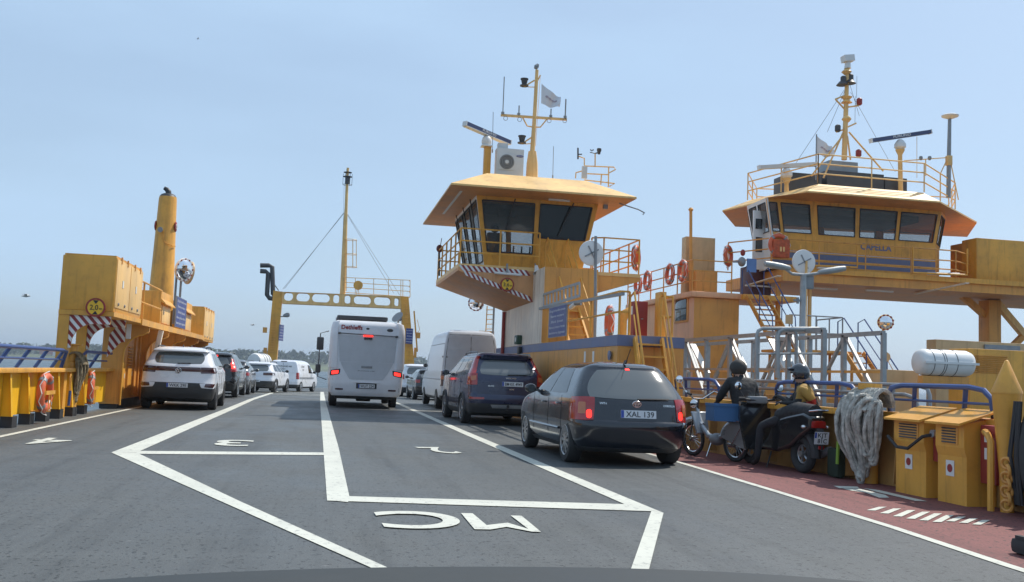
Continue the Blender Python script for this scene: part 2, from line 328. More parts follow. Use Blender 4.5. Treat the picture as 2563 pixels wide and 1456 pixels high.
# painted lines and lettering
mk = MB(); lvl = [.0055]
def mark(pts):
    lvl[0] += .00018; mk.poly([(p[0], p[1], lvl[0]) for p in pts])
def pmark(*px): mark([G(*p) for p in px])
def strip(pts, w_):
    lvl[0] += .00018; vs = []
    for x, y in pts: vs += [(x-w_/2, y, lvl[0]+deckz(y)), (x+w_/2, y, lvl[0]+deckz(y))]
    mk.add(vs, [(2*i, 2*i+1, 2*i+3, 2*i+2) for i in range(len(pts)-1)])
strip([(x-.03, y) for x, y in curb], .10)
strip([(-4.62, 10), (-4.62, 28), (-4.62, 36), (-4.62, 60)], .11)
mark([G(278, 1133), G(342, 1133), (-2.27, 28), (-2.27, 36), (-2.47, 36), (-2.5, 28)])
strip([(-2.37, 36), (-2.37, 60)], .2)
pmark((278, 1133), (342, 1133.5), (600, 1255.5), (967, 1421), (1080, 1472), (1010, 1472), (925, 1421), (560, 1259))
pmark((342, 1129), (812, 1133), (812, 1139.5), (342, 1136.5))
mark([G(818, 1252), G(871, 1258), G(874, 1243), G(847, 1120), (.22, 36), (.02, 36)])
strip([(.12, 36), (.12, 60)], .2)
pmark((871, 1243), (1565, 1263), (1640, 1281), (818, 1254), (819, 1251))
mark([G(1565, 1264), G(1660, 1285), (3.06, 20), (3.0, 36), (2.82, 36), (2.86, 20)])
strip([(2.92, 36), (2.92, 60)], .18)
pmark((1630, 1279), (1660, 1285), (1625, 1422), (1612, 1474), (1562, 1474), (1580, 1422))
for y in (47.5, 50.5, 56): mark([(-4.6, y, 0), (2.9, y, 0), (2.9, y+.35, 0), (-4.6, y+.35, 0)])
for i in range(len(mk.v)):
    if mk.v[i].y > 46.9 and mk.v[i].z > 0: mk.v[i].z += deckz(mk.v[i].y)
for y in (27.2, 30.6): mark([(2.95, y, 0), (5.4, y, 0), (5.4, y+.12, 0), (2.95, y+.12, 0)])
def deck_text(t, x, y, h, w_, ang=0, **k):
    ex = V((-math.cos(ang), -math.sin(ang), 0)); ey = V((math.sin(ang), -math.cos(ang), 0))
    mk.text(t, (x, y, .0105), ex, ey, h, w_, 0, **k)
deck_text("C", .83, 8.52, .88, .66, .04, bold=.018); pmark(*[((1300+a*.7823)/1.29, (1400+b*.7823)/1.29) for a, b in ((240, 331), (288, 332), (346, 381), (432, 371), (518, 397), (445, 341), (490, 342), (570, 409), (533, 408), (428, 388), (362, 399), (296, 398))])
deck_text("3", -1.26, 16.3, 1.15, .54, 0, bold=.012); deck_text("2", 1.73, 15.85, 1.1, .41, .25, bold=.012); deck_text("4", -3.76, 15.75, 1.15, .50, 0, bold=.01)
# footway pictogram and hatching
pmark((2085, 1217), (2145, 1219), (2150, 1223), (2100, 1223)); pmark((2108, 1224), (2150, 1224), (2215, 1240), (2225, 1247), (2200, 1247), (2165, 1234), (2130, 1229)); pmark((2160, 1223), (2200, 1228), (2320, 1256), (2290, 1255), (2200, 1234))
for i in range(9):
    x0 = 2168+i*33; y0 = 1272+i*4.2; dl = 40-abs(i-3)*3; h_ = 4+12*min(1, (i+1)/3.5)*(1 if i < 6 else .5)
    pmark((x0+dl, y0-2), (x0+dl+20, y0-2), (x0+22, y0+h_), (x0, y0+h_-1))
struct(mk.build("road_markings", lm, smooth=0, norm=False))
# ================================================================== PORT SIDE: bulwark, blue rail, lifebuoys, rope
XB = -5.22
t = T("bulwark", "bright yellow steel bulwark on upright frames beside lane 4", "wall", (XB, 18, 0))
mb = MB(); mb.box(XB-.02, XB, 12, 25.9, .18, .92); mb.build("plating", YELB, t, smooth=0)
mb = MB(); mb.bbox(XB-.12, XB+.18, 12, 25.9, .921, 1.0, .015); mb.build("cap_rail", YEL, t)
for i in range(13):
    y = 12.7+i*1.02
    if y > 23.9: break
    mb = MB(); mb.prism([(XB+.002, y, .19), (XB+.17, y, .19), (XB+.10, y, .919), (XB+.002, y, .919)], (0, .02, 0))
    mb.prism([(XB+.17, y-.03, .19), (XB+.182, y-.03, .19), (XB+.112, y-.03, .918), (XB+.10, y-.03, .918)], (0, .08, 0)); mb.build("frame", YELB, t, smooth=0)
    mb = MB(); mb.prism([(XB, y, .001), (XB+.19, y, .001), (XB+.19, y, .188), (XB, y, .188)], (0, .28, 0)); mb.build("foot", BLACK, t, smooth=0)
t = T("blue_railing", "blue railing with leaning posts on top of the bright yellow bulwark", "railing", (XB, 18, 1))
mb = MB(); mb.tube([(XB+.12, 12, 1.36), (XB+.12, 21.0, 1.36), (XB+.12, 21.3, 1.33), (XB+.06, 21.4, 1.2), (XB, 21.45, 1.0)], .035); mb.build("top_rail", BLUE, t)
mb = MB(); mb.tube([(XB+.04, 12, 1.17), (XB+.04, 21.35, 1.17)], .02); mb.build("middle_rail", BLUE, t)
for i in range(8):
    y = 12.9+i*1.15; mb = MB(); mb.bar((XB-.06, y, 1.001), (XB+.10, y+.16, 1.34), .05, .05); mb.build("post", BLUE, t, smooth=0)
t = T("blue_railing", "short blue railing piece beside the yellow portal post at the rope hank", "railing", (XB, 23, 1))
mb = MB(); mb.tube([(XB+.05, 22.75, 1.0), (XB+.1, 22.8, 1.28), (XB+.13, 23.0, 1.36), (XB+.13, 25.6, 1.36)], .035); mb.build("top_rail", BLUE, t)
mb = MB(); mb.tube([(XB+.05, 22.85, 1.17), (XB+.05, 25.5, 1.17)], .02); mb.build("middle_rail", BLUE, t)
mb = MB(); mb.bar((XB-.04, 24.1, 1.001), (XB+.11, 24.3, 1.34), .05, .05); mb.build("post", BLUE, t, smooth=0)
# lifebuoy (built facing +X)
def lifebuoy():
    t = T("lifebuoy", "orange lifebuoy with pale rope hung on the bright yellow bulwark, the lower one nearest", "lifebuoy", (0, 0, 0), 0, "orange lifebuoys hung round the ferry")
    mb = MB(); mb.ring((0, 0, 0), (1, 0, 0), .30, .072, 32, 10); mb.build("ring", ORING, t, True)
    for a in (.8, 2.35, 3.95, 5.5):
        mb = MB(); c = V((0, .30*math.cos(a), .30*math.sin(a))); d = V((0, -math.sin(a), math.cos(a)))*.035; mb.cone(c-d, c+d, .076, .076, 12); mb.build("reflective_band", GREY, t, True)
    mb = MB(); mb.tube([(.03*math.cos(i*1.57)+.02, (.385+.015*math.cos(i*1.57))*math.cos(i*.196), (.385+.015*math.cos(i*1.57))*math.sin(i*.196)-.01) for i in range(32)], .009, 6, True); mb.build("grab_line", PLASW, t, True)
    return t
buoy = lifebuoy(); buoy.location = (XB+.3, 19.25, .56); buoy['label'] = "orange lifebuoy on the bright yellow bulwark, nearer of the two there"
dup(buoy, (XB+.22, 23.25, .56), .2, "orange lifebuoy on yellow bulwark just beyond the brown rope hank")
for i, (y, s_) in enumerate(((19.25, .30), (23.25, .22))):
    t = T("lifebuoy_bracket", ("yellow bracket bar holding the nearer lifebuoy on the bulwark", "yellow bracket bar holding the lifebuoy beyond the rope hank")[i], "bracket", (XB, y, .5))
    mb = MB(); mb.box(XB+s_+.08, XB+s_+.10, y-.3, y+.3, .53, .60); mb.build("bar", YEL, t, smooth=0)
    mb = MB(); mb.tube([(XB+s_+.09, y-.07, .57), (XB+s_+.09, y-.07, .22), (XB+.02, y-.07, .22)], .012, 6); mb.tube([(XB+s_+.09, y+.07, .57), (XB+s_+.09, y+.07, .22), (XB+.02, y+.07, .22)], .012, 6); mb.build("support", YEL, t)
# rope hanks: many separate hanging turns
def laid_rope(mb, pts, r, turns, closed=True, n=9):
    """three-strand laid rope: the lobed cross-section turns along its length"""
    k = len(pts); b = len(mb.v); mb.tube(pts, r, n, closed)
    for i in range(k):
        c = V(pts[i]); tw = 2*math.pi*turns*i/k
        for j in range(n):
            p = mb.v[b+i*n+j]; f = 1+.26*math.cos(3*(2*math.pi*j/n)+tw*3); mb.v[b+i*n+j] = c+(p-c)*f
def hank(name, label, top, w_, h_, n, r, seed, m, depth=.18):
    q = random.Random(seed); mb = MB(); top = V(top)
    for i in range(n):
        xo = w_*(-.40+.80*(i+q.uniform(-.4, .4))/max(1, n-1)); wd = w_*q.uniform(.05, .12); ln = h_*q.uniform(.60, 1.0)*(1-.42*abs(xo/w_*2)**2); dz = q.uniform(0, .05)*h_+.12*h_*abs(xo/w_*2)**2; dp = q.uniform(.15, 1)*depth; ph = q.uniform(0, 6); cv = q.uniform(.35, .6)
        pts = []
        for k in range(54):
            a = 2*math.pi*k/54; s_ = math.sin(a); c_ = math.cos(a); t_ = (1-c_)/2
            y = xo*(1-cv*t_**1.3)+wd*s_+.022*math.sin(5*t_+ph); z = -dz-ln*t_; x = -dp*(.35+.65*math.sin(math.pi*min(1, t_+.12)))*(1 if s_ > 0 else .55)+.025*math.sin(4*t_+ph)
            pts.append(top+V((x, y, z)))
        laid_rope(mb, pts, r*q.uniform(.85, 1.1), 9)
    for i in range(n//2):  # turns lying over the top
        xo = w_*(-.36+.72*i/(n//2)); pts = [top+V((-.10-.1*q.random(), xo, -.2*h_)), top+V((-.09, xo+.01, -.08)), top+V((-.04, xo+.02, .0)), top+V((.03, xo+.03, .05)), top+V((.10, xo+.04, .045)), top+V((.17, xo+.05, .0)), top+V((.22, xo+.06, -.15*h_))]
        laid_rope(mb, pts, r, 2, False)
    return tag(mb.build(name, m), label, "rope")
ROPE2 = mat("brown_rope_fibre", (.27, .21, .13), .9, var=.4, vs=14, bump=.9, bs=70)
def flip(o, x0):  # mirror a hank so that it hangs towards +X
    for v in o.data.vertices: v.co.x = 2*x0-v.co.x
    o.data.flip_normals()
h0 = hank("rope_hank", "brown mooring rope hanging in a long hank over the yellow bulwark", (XB+.16, 22.15, 1.28), .5, 1.0, 20, .021, 5, ROPE2, .16); flip(h0, XB+.16)
t = T("bollard", "round yellow mooring post behind the brown rope hank", "bollard", (XB+.02, 22.15, 0))
mb = MB(); mb.cone((XB+.02, 22.15, .0), (XB+.02, 22.15, .17), .19, .19); mb.build("base", BLACK, t)
mb = MB(); mb.lathe([(.17, 0), (.17, .95), (.12, .97), (.12, 1.3), (.2, 1.31), (.2, 1.34)], 18, (XB+.02, 22.15, .17)); mb.build("post", YEL, t)
t = T("tool_hook", "blue bar hanging beside the brown rope hank on the yellow bulwark", "boat hook", (XB+.25, 21.2, .6))
mb = MB(); mb.tube([(XB+.26, 21.2, .25), (XB+.27, 21.2, .55)], .028); mb.build("blade", BLUE, t)
mb = MB(); mb.tube([(XB+.26, 21.16, .56), (XB+.26, 21.14, .82), (XB+.26, 21.2, .88), (XB+.26, 21.26, .82), (XB+.26, 21.24, .56)], .014); mb.build("handle", YEL, t)
# ================================================================== PORT SIDE: portal frames, machinery house, lockers, funnel
def arc(cx, cy, r, a0, a1, n=8): return [(cx+r*math.cos(R(a0+(a1-a0)*i/n)), cy+r*math.sin(R(a0+(a1-a0)*i/n))) for i in range(n+1)]
def stripes(mb, outline, y, pitch, slope=1.0, facing=-1):
    """cut an x,z outline into slanting red and white bands (plates a few mm thick facing the lane end)"""
    bm_ = []
    lo = min(p[0]+slope*p[1] for p in outline); hi = max(p[0]+slope*p[1] for p in outline); k = 0; a = lo
    def clip(poly, c, keep_gt):
        o = []
        for i in range(len(poly)):
            p, q = poly[i], poly[(i+1) % len(poly)]; fp = p[0]+slope*p[1]-c; fq = q[0]+slope*q[1]-c
            if not keep_gt: fp, fq = -fp, -fq
            if fp >= 0: o.append(p)
            if (fp > 0) != (fq > 0) and fp != fq: u = fp/(fp-fq); o.append((p[0]+(q[0]-p[0])*u, p[1]+(q[1]-p[1])*u))
        return o
    while a < hi:
        pl = clip(clip(outline, a, True), a+pitch, False)
        if len(pl) > 2: mb.col(k % 2); mb.prism([(p[0], y, p[1]) for p in pl], (0, -.004, 0))
        a += pitch; k += 1
X0, X1 = -5.36, -4.28
t = T("machinery_house", "orange machinery house along the lane with overhanging platform on arched frames", "superstructure", (-5, 28, 0))
mb = MB(); mb.box(X0, X1, 21.48, 39.0, 2.10, 2.2); mb.box(X1-.001, X1+.03, 24.6, 37.3, 2.06, 2.21); mb.build("platform", YEL, t, smooth=0)
mb = MB(); mb.box(X0, -4.98, 25.9, 40.6, .22, 2.098); mb.build("wall", ORA, t, smooth=0)
mb = MB(); mb.box(X0+.01, -4.95, 25.89, 40.6, 0, .215); mb.build("plinth", BLACK, t, smooth=0)
for i, y in enumerate((21.5, 23.1)):   # two portal frames: post, curved gusset with warning stripes, head beam
    mb = MB(); mb.box(X0, X0+.21, y, y+.22, .0, 2.098); mb.build("portal_post", YEL, t, smooth=0)
    gus = [(X0+.212, 2.095)]+[(X0+.212, 1.42)]+[(X0+.27, 1.42)]+[(p[0], p[1]) for p in arc(X0+.70, 1.50, .43, 172, 92, 8)]+[(X1-.08, 1.93), (X1-.06, 2.095)]
    mb = MB(); mb.prism([(p[0], y+.04, p[1]) for p in gus], (0, .05, 0)); mb.build("gusset", ORA, t, smooth=0)
    mb = MB(); stripes(mb, gus, y+.036, .085, -.9 if 0 else .9); mb.build("warning_stripes", [PLASW, STRED], t, smooth=0)
# arched transverse frames along the house (each flares out to the platform edge)
for i, y in enumerate((25.82, 29.0, 32.4, 35.8, 38.9)):
    prof = [(X0 if i == 0 else -4.979, 2.097), (X0 if i == 0 else -4.979, .12), (-4.86, .12), (-4.86, 1.35)]+arc(-4.34, 1.35, .52, 180, 100, 7)+[(X1, 1.93), (X1, 2.097)]
    mb = MB(); mb.prism([(p[0], y, p[1]) for p in prof], (0, .05, 0)); mb.build("arched_frame", ORA, t, smooth=0)
    ed = [(-4.85, .1), (-4.85, 1.35)]+arc(-4.33, 1.35, .52, 180, 100, 7)+[(X1-.01, 1.92)]
    mb = MB(); mb.tube([(p[0], y-.02, p[1]) for p in ed], .022, 6); mb.build("frame_edge", YEL, t)
    if i in (0, 4):
        sp = [(-5.0, 1.26), (-4.72, 1.62), (-4.62, 1.64), (-4.62, 2.06), (-4.78, 2.06), (-4.97, 1.8)]
        mb = MB(); mb.prism([(p[0], y-1.2, p[1]) for p in sp], (0, .03, 0)); mb.build("brace_plate", ORA, t, smooth=0)
        mb = MB(); stripes(mb, sp, y-1.203, .085, .8); mb.build("warning_stripes", [PLASW, STRED], t, smooth=0)
for y in (25.6, 27.4, 28.7): # pale post strips under the platform edge
    pass
mb = MB(); mb.box(-4.60, -4.50, 24.6, 24.66, 1.72, 2.07); mb.build("pale_plate", PLASW, t, smooth=0)
mb = MB(); mb.bar((-4.42, 27.9, 1.35), (-4.32, 27.9, 2.06), .12, .12); mb.build("pale_post", DIRTYW, t, smooth=0)
for (y0, y1, z0, z1) in ((26.0, 26.6, .45, 1.15), (27.0, 27.7, .5, 1.0)):
    mb = MB(); mb.box(-4.979, -4.93, y0, y1, z0, z1); mb.build("wall_locker", YEL, t, smooth=0)
    mb = MB(); mb.box(-4.929, -4.925, y0+.5, y0+.58, z0+.3, z0+.42); mb.build("notice", PLASW, t, smooth=0)
mb = MB()
for k in range(7): mb.obox((-4.955, 27.35, 1.1+k*.075), .04, .6, .02, 0, .5)
mb.build("louvre", YEL, t, smooth=0)
for y in (27.9, 28.5, 29.6, 30.4): mb = MB(); mb.bar((-4.96, y, .3), (-4.96, y, 1.9), .04, .06); mb.build("stiffener", ORA, t, smooth=0)
# sign: 2,0 m clearance
def clearance_sign(txt, c, y, r, label, scale=1):
    t = T("clearance_sign", label, "sign", c)
    n = 28
    mb = MB(); mb.lathe([(r, 0), (r, .02)], n, (c[0], y+.02, c[2]), (0, -1, 0)); mb.build("red_rim", RED, t)
    mb = MB(); mb.lathe([(r*.80, 0), (r*.80, .005)], n, (c[0], y-.001, c[2]), (0, -1, 0)); mb.build("yellow_face", SIGNY, t)
    mb = MB(); yy = y-.011
    for s_ in (1, -1): mb.prism([(c[0]-r*.28, yy, c[2]+s_*r*.75), (c[0]+r*.28, yy, c[2]+s_*r*.75), (c[0]+r*.04, yy, c[2]+s_*r*.40), (c[0]-r*.04, yy, c[2]+s_*r*.40)], (0, .004, 0))
    mb.text(txt, (c[0]-r*.14, y-.012, c[2]-r*.26), (1, 0, 0), (0, 0, 1), r*.52, r*.85, 0, bold=.01); mb.text("m", (c[0]+r*.54, y-.012, c[2]-r*.24), (1, 0, 0), (0, 0, 1), r*.26, r*.30, 0, bold=.01)
    mb.build("figures", BTEXT, t, smooth=0)
    return t
p = at(239, 769, Y=21.38)
clearance_sign("2,0", p, 21.38, .195, "round red and yellow height sign reading 2,0 m on the storage locker")
# lockers
def locker(y0, y1, x0, x1, z0, z1, label, ndoor, hinge=True, m=YEL):
    t = T("storage_locker", label, "locker", ((x0+x1)/2, (y0+y1)/2, z0))
    mb = MB(); mb.bbox(x0, x1, y0, y1, z0, z1, .012); mb.build("body", m, t)
    mb = MB(); mb.box(x0+.03, x1-.02, y0+.02, y1-.02, z1+.001, z1+.04); mb.build("lid", m, t, smooth=0)
    dy = (y1-y0)/ndoor
    for k in range(ndoor):
        mb = MB(); mb.bbox(x1+.001, x1+.015, y0+k*dy+.03, y0+(k+1)*dy-.03, z0+.09, z1-.03, .005); d = mb.build("door", PALE, t)
        mb = MB(); mb.box(x1+.016, x1+.026, y0+(k+.42)*dy, y0+(k+.42)*dy+.11, z0+(z1-z0)*.48, z0+(z1-z0)*.62); mb.build("notice", PLASW, d, smooth=0)
        for f in (.28, .72):
            mb = MB(); mb.box(x1+.004, x1+.032, y0+(k+f)*dy-.035, y0+(k+f)*dy+.035, z1-.09, z1+.05); mb.build("hinge", ORA, d, smooth=0)
            mb = MB(); mb.lathe([(.035, 0), (.035, .02), (.01, .03)], 10, (x1+.015, y0+(k+f)*dy-.1, z0+.17), (1, 0, 0)); mb.build("latch", GREY, d)
    return t
locker(21.5, 24.5, X0, -4.3, 2.203, 3.33, "large yellow storage locker with two doors, carrying the 2,0 m sign", 2)
locker(37.2, 40.6, X0, -4.3, 2.03, 3.24, "yellow storage locker with doors at the far end of the platform", 2)
for (y0, y1, z1, lb) in ((27.8, 29.6, 3.12, "yellow equipment cabinet with sloping hood at the foot of the funnel"), (32.2, 34.2, 3.15, "yellow equipment cabinet with sloping hood beyond the blue notice board")):
    t = T("equipment_cabinet", lb, "cabinet", (-4.8, y0, 2.2)); x1 = -4.36
    mb = MB(); mb.bbox(X0+.1, x1, y0, y1, 2.203, z1, .012); mb.build("body", YEL, t)
    mb = MB(); mb.prism([(x1+.001, y0, z1-.28), (x1+.12, y0, z1-.36), (x1+.12, y0, z1-.33), (x1+.001, y0, z1-.2)], (0, y1-y0, 0)); mb.build("hood", YEL, t, smooth=0)
    mb = MB(); mb.bbox(x1+.001, x1+.02, y0+.2, y1-.2, 2.26, z1-.38, .005); d = mb.build("door", PALE, t)
    mb = MB(); mb.box(x1+.021, x1+.04, y0+.35, y0+.42, 2.5, 2.62); mb.build("handle", GREY, d, smooth=0)
t = T("platform_railing", "low yellow railing between the large storage locker and the funnel cabinet", "railing", (-4.35, 24.5, 2.2))
for z in (2.62, 3.12):
    mb = MB(); mb.tube([(-5.2, 24.7, z), (-4.35, 24.7, z), (-4.35, 27.75, z)], .022); mb.build("rail", YEL, t)
for (x, y) in ((-4.35, 24.7), (-4.35, 25.1), (-4.8, 24.7), (-5.2, 24.7)): mb = MB(); mb.tube([(x, y, 2.201), (x, y, 3.12)], .025); mb.build("post", YEL, t)
# funnel
fx, fy = -4.86, 30.9
t = T("funnel", "tall tapered yellow funnel with black cap rising from the machinery house", "funnel", (fx, fy, 2.2))
mb = MB(); mb.lathe([(.37, 2.201), (.355, 3.3), (.35, 3.32), (.262, 6.12), (.25, 6.2)], 32, (fx, fy, 0)); mb.build("stack", YEL, t)
mb = MB(); mb.lathe([(.25, 6.201), (.2, 6.27), (.14, 6.3)], 24, (fx, fy, 0)); mb.build("cap", BLACK, t)
mb = MB(); mb.tube([(fx, fy, 6.28), (fx, fy, 6.36), (fx-.05, fy, 6.43), (fx-.13, fy, 6.47)], [.09, .085, .07, .055], 12); mb.build("exhaust_pipe", BLACK, t)
for s_ in (1, -1):
    mb = MB(); mb.lathe([(.15, 0), (.15, .03), (.13, .04)], 24, (fx+s_*.27, fy-.03, 5.3), (s_, 0, 0)); e = mb.build("emblem_disc", RED, t)
    mb = MB(); mb.ring((fx+s_*.315, fy-.03, 5.3), (s_, 0, 0), .075, .012, 20, 6); mb.bar((fx+s_*.315, fy-.03, 5.22), (fx+s_*.315, fy-.03, 5.38), .015, .02); mb.build("anchor_emblem", PLASW, e)
mb = MB(); mb.lathe([(.03, 0), (.05, .05), (.08, .12), (.08, .14)], 12, (fx-.06, fy-.30, 5.15), (-.25, -1, -.1)); mb.build("floodlight", GREY, t)
mb = MB(); mb.tube([(fx-.06, fy-.31, 5.1), (fx, fy-.32, 4.85), (fx+.08, fy-.32, 4.75), (fx+.25, fy-.26, 4.7), (fx+.33, fy-.1, 4.7)], .013, 6); mb.build("cable", YEL, t)
# traffic mirrors
def mirror(c, nrm, r, base, label, rim=True, pm=GREY, back=WHITE, rxy=1):
    c = V(c); n = V(nrm).normalized(); t = T("traffic_mirror", label, "mirror", base)
    mb = MB(); mb.tube([V(base), V((base[0], base[1], c.z+.1))], .035); mb.build("pole", pm, t)
    o = c+n*.06
    mb = MB(); mb.lathe([(r, 0), (r*1.02, .03), (r, .06), (r*.86, .062)], 32, o-n*.0, n); f = mb.build("frame", back, t)
    mb = MB(); mb.lathe([(r*.86, .064), (r*.8, .085), (r*.6, .125), (r*.35, .15), (r*.1, .16)], 32, o, n); mb.build("mirror_glass", MIRROR, t, smooth=80)
    if rim:
        q = V((0, 0, 1)).rotation_difference(n); mb = MB()
        for k in range(12):
            a = 2*math.pi*k/12; p_ = o+q @ V((r*.93*math.cos(a), r*.93*math.sin(a), .066)); mb.lathe([(.028, 0), (.028, .004)], 8, p_, n)
        mb.build("reflector", RED, f, smooth=0)
    mb = MB(); mb.bar(c-V((0, 0, r*.5)), c+V((0, 0, r*.5)), .05, .03); mb.build("bracket", GREY, t, smooth=0)
    return t
y1 = 31.5; p = at(455, 674, Y=y1); mirror(p, (.80, -.58, -.12), .36, (p.x, y1, 2.95), "round traffic mirror with red and white rim on grey post by the funnel")
p = at(466, 681, Y=32.1); mirror(p, (.85, .5, -.1), .36, (at(441, 700, Y=32.1).x, 32.1, 2.4), "round traffic mirror seen from its tan back behind the funnel mirror", False, GREY, TAN)
# blue notice board with driver instructions
NOTICE = ["Drag åt handbromsen", "Stanna motorn", "Släck ljuset", "Starta ej motorn förrän", "bommarna öppnats"]
def notice_board(o, ex, ey, wd, ht, label, lines=NOTICE):
    o = V(o); ex = V(ex).normalized(); ey = V(ey).normalized(); n = ex.cross(ey); t = T("notice_board", label, "sign", o)
    def slab(a, b, c, d, z0, z1): return [o+ex*a+ey*c+n*z0, o+ex*b+ey*c+n*z0, o+ex*b+ey*d+n*z0, o+ex*a+ey*d+n*z0], n*(z1-z0)
    mb = MB(); mb.prism(*slab(0, wd, 0, ht, -.02, 0)); mb.build("frame", GREY, t, smooth=0)
    mb = MB(); mb.prism(*slab(.03*wd, .97*wd, .02*ht, .98*ht, .001, .006)); mb.build("panel", SIGNB, t, smooth=0)
    mb = MB(); k = len(lines)
    for i, s_ in enumerate(lines):
        yy = ht*(.86-i*.72/(k-1)); ww = wd*min(.86, .05+.052*len(s_)) if k == 5 else wd*.7
        mb.text(s_, o+ex*wd*.5+ey*(yy-.03*ht), ex, ey, ht*.075, ww, .009, bold=.012)
    mb.build("lettering", LTEXT, t, smooth=0); return t
notice_board((-4.24, 29.75, 2.24), (0, 1, 0), (0, 0, 1), 2.2, .9, "blue notice board with white instruction lines on the machinery house platform")
# ================================================================== GANTRY over the far end of the deck
GY = 70.; s35 = 35.
def gp(x, y): p = at(x, y, Y=GY); return (p.x, p.z)
t = T("gantry", "yellow portal gantry with a pierced cross beam spanning the far end of the deck", "gantry", (1.3, GY, -.3))
o = [gp(706, 731), gp(1003, 742), gp(1003, 771), gp(706, 758)]
def zz(x, y): return 820+x*.5492, 520+y*.5492
def slot(x0, x1, y0, y1):
    def g_(x, y): return gp((820+x*.5492)/1.29, (520+y*.5492)/1.29)
    a = g_(x0, y0); b_ = g_(x1, y1); cx, cz = (a[0]+b_[0])/2, (a[1]+b_[1])/2; hx, hz = abs(b_[0]-a[0])/2, abs(a[1]-b_[1])/2; r = min(hx, hz)*.9
    pts = []
    for (sx, sz, a0) in ((1, 1, 0), (-1, 1, 90), (-1, -1, 180), (1, -1, 270)):
        pts += [(cx+sx*(hx-r)+r*math.cos(R(a0+i*15)), cz+sz*(hz-r)+r*math.sin(R(a0+i*15))) for i in range(7)]
    return pts
holes = [slot(*h) for h in ((177, 227, 768, 822), (250, 325, 772, 826), (343, 443, 776, 832), (468, 499, 782, 836), (534, 566, 786, 838), (588, 687, 790, 844), (707, 802, 795, 850), (826, 851, 803, 852))]
mb = MB(); mb.plate(o[::-1], [h[::-1] for h in holes], (0, GY, 0), (1, 0, 0), (0, 0, 1), .08); mb.plate(o[::-1], [h[::-1] for h in holes], (0, GY+.62, 0), (1, 0, 0), (0, 0, 1), .08)
mb.prism([(o[0][0], GY-.09, o[0][1]+.002), (o[1][0], GY-.09, o[1][1]+.002), (o[1][0], GY-.09, o[1][1]+.03), (o[0][0], GY-.09, o[0][1]+.03)], (0, .75, 0)); mb.prism([(o[3][0], GY-.09, o[3][1]-.03), (o[2][0], GY-.09, o[2][1]-.03), (o[2][0], GY-.09, o[2][1]-.002), (o[3][0], GY-.09, o[3][1]-.002)], (0, .75, 0))
mb.build("cross_beam", PALE, t, smooth=30)
def colm(tl, tr, br, bl):
    q = [gp(*v) for v in (tl, tr, br, bl)]; k = (q[3][1]+.3)/(q[0][1]-q[3][1]); q2 = (q[2][0]+(q[2][0]-q[1][0])*k, -.3); q3 = (q[3][0]+(q[3][0]-q[0][0])*k, -.3)
    return [(v[0], GY-.1, v[1]) for v in (q[0], q[1], q2, q3)]
mb = MB(); mb.prism(colm((684, 727), (707, 730), (692, 905), (667, 905)), (0, .95, 0)); L = mb.build("column", YEL, t, smooth=0)
mb = MB(); mb.prism(colm((1002, 741), (1022, 743), (1036, 905), (1013, 905)), (0, .95, 0)); Rc = mb.build("column", YEL, t, smooth=0)
for col_, xa, xb, y0, y1 in ((L, 678, 690, 800, 880), (Rc, 1011, 1023, 750, 900)):
    for k in range(14):
        mb = MB(); yy = y0+(y1-y0)*k/13; f = (yy-730)/175; dx = -15*f if col_ is L else 12*f
        a = at(xa+dx+(8 if col_ is L else -4), yy, Y=GY-.2); b_ = at(xb+dx+(8 if col_ is L else -4), yy, Y=GY-.2); mb.tube([a, b_], .02, 5); mb.build("ladder_rung", ORA, col_)
for (x0, y0, x1, y1) in ((657, 819, 668, 832), (658, 870, 668, 892), (1042, 832, 1052, 846), (1036, 870, 1043, 895)):
    a = at(x0, y1, Y=GY-.15); b_ = at(x1, y0, Y=GY-.15); mb = MB(); mb.box(a.x, b_.x, GY-.15, GY+.2, a.z, b_.z); mb.build("junction_box", ORA, t, smooth=0)
a = at(706, 905, Y=GY-.3)
mb = MB(); mb.bar(at(1036, 778, Y=GY), at(1044, 880, Y=GY), .1, .1); mb.tube([at(1040, 838, Y=GY-.1), at(1050, 825, Y=GY-.1), at(1044, 800, Y=GY-.1)], .02, 6); mb.build("service_pipe", YEL, t)
# railing on the beam
t = T("gantry_railing", "yellow pipe railing on the right half of the gantry beam", "railing", (3.4, GY, 6.3))
rl = [(858, 694, 1026, 701), (858, 706, 1026, 716), (858, 718, 1026, 729), (858, 731, 1026, 743)]
for (x0, y0, x1, y1) in rl:
    a = at(x0, y0, Y=GY+.1); b_ = at(x1, y1, Y=GY+.1); mb = MB(); mb.tube([a, b_, b_+V((0, .8, 0))], .025, 6); mb.build("rail", PALE, t)
for x, yt, yb in ((862, 694, 733), (889, 695, 735), (935, 697, 737), (972, 699, 740), (1003, 700, 742), (1008, 700, 742), (1026, 701, 743)):
    mb = MB(); mb.tube([at(x, yt, Y=GY+.1), at(x, yb, Y=GY+.1)], .025, 6); mb.build("post", PALE, t)
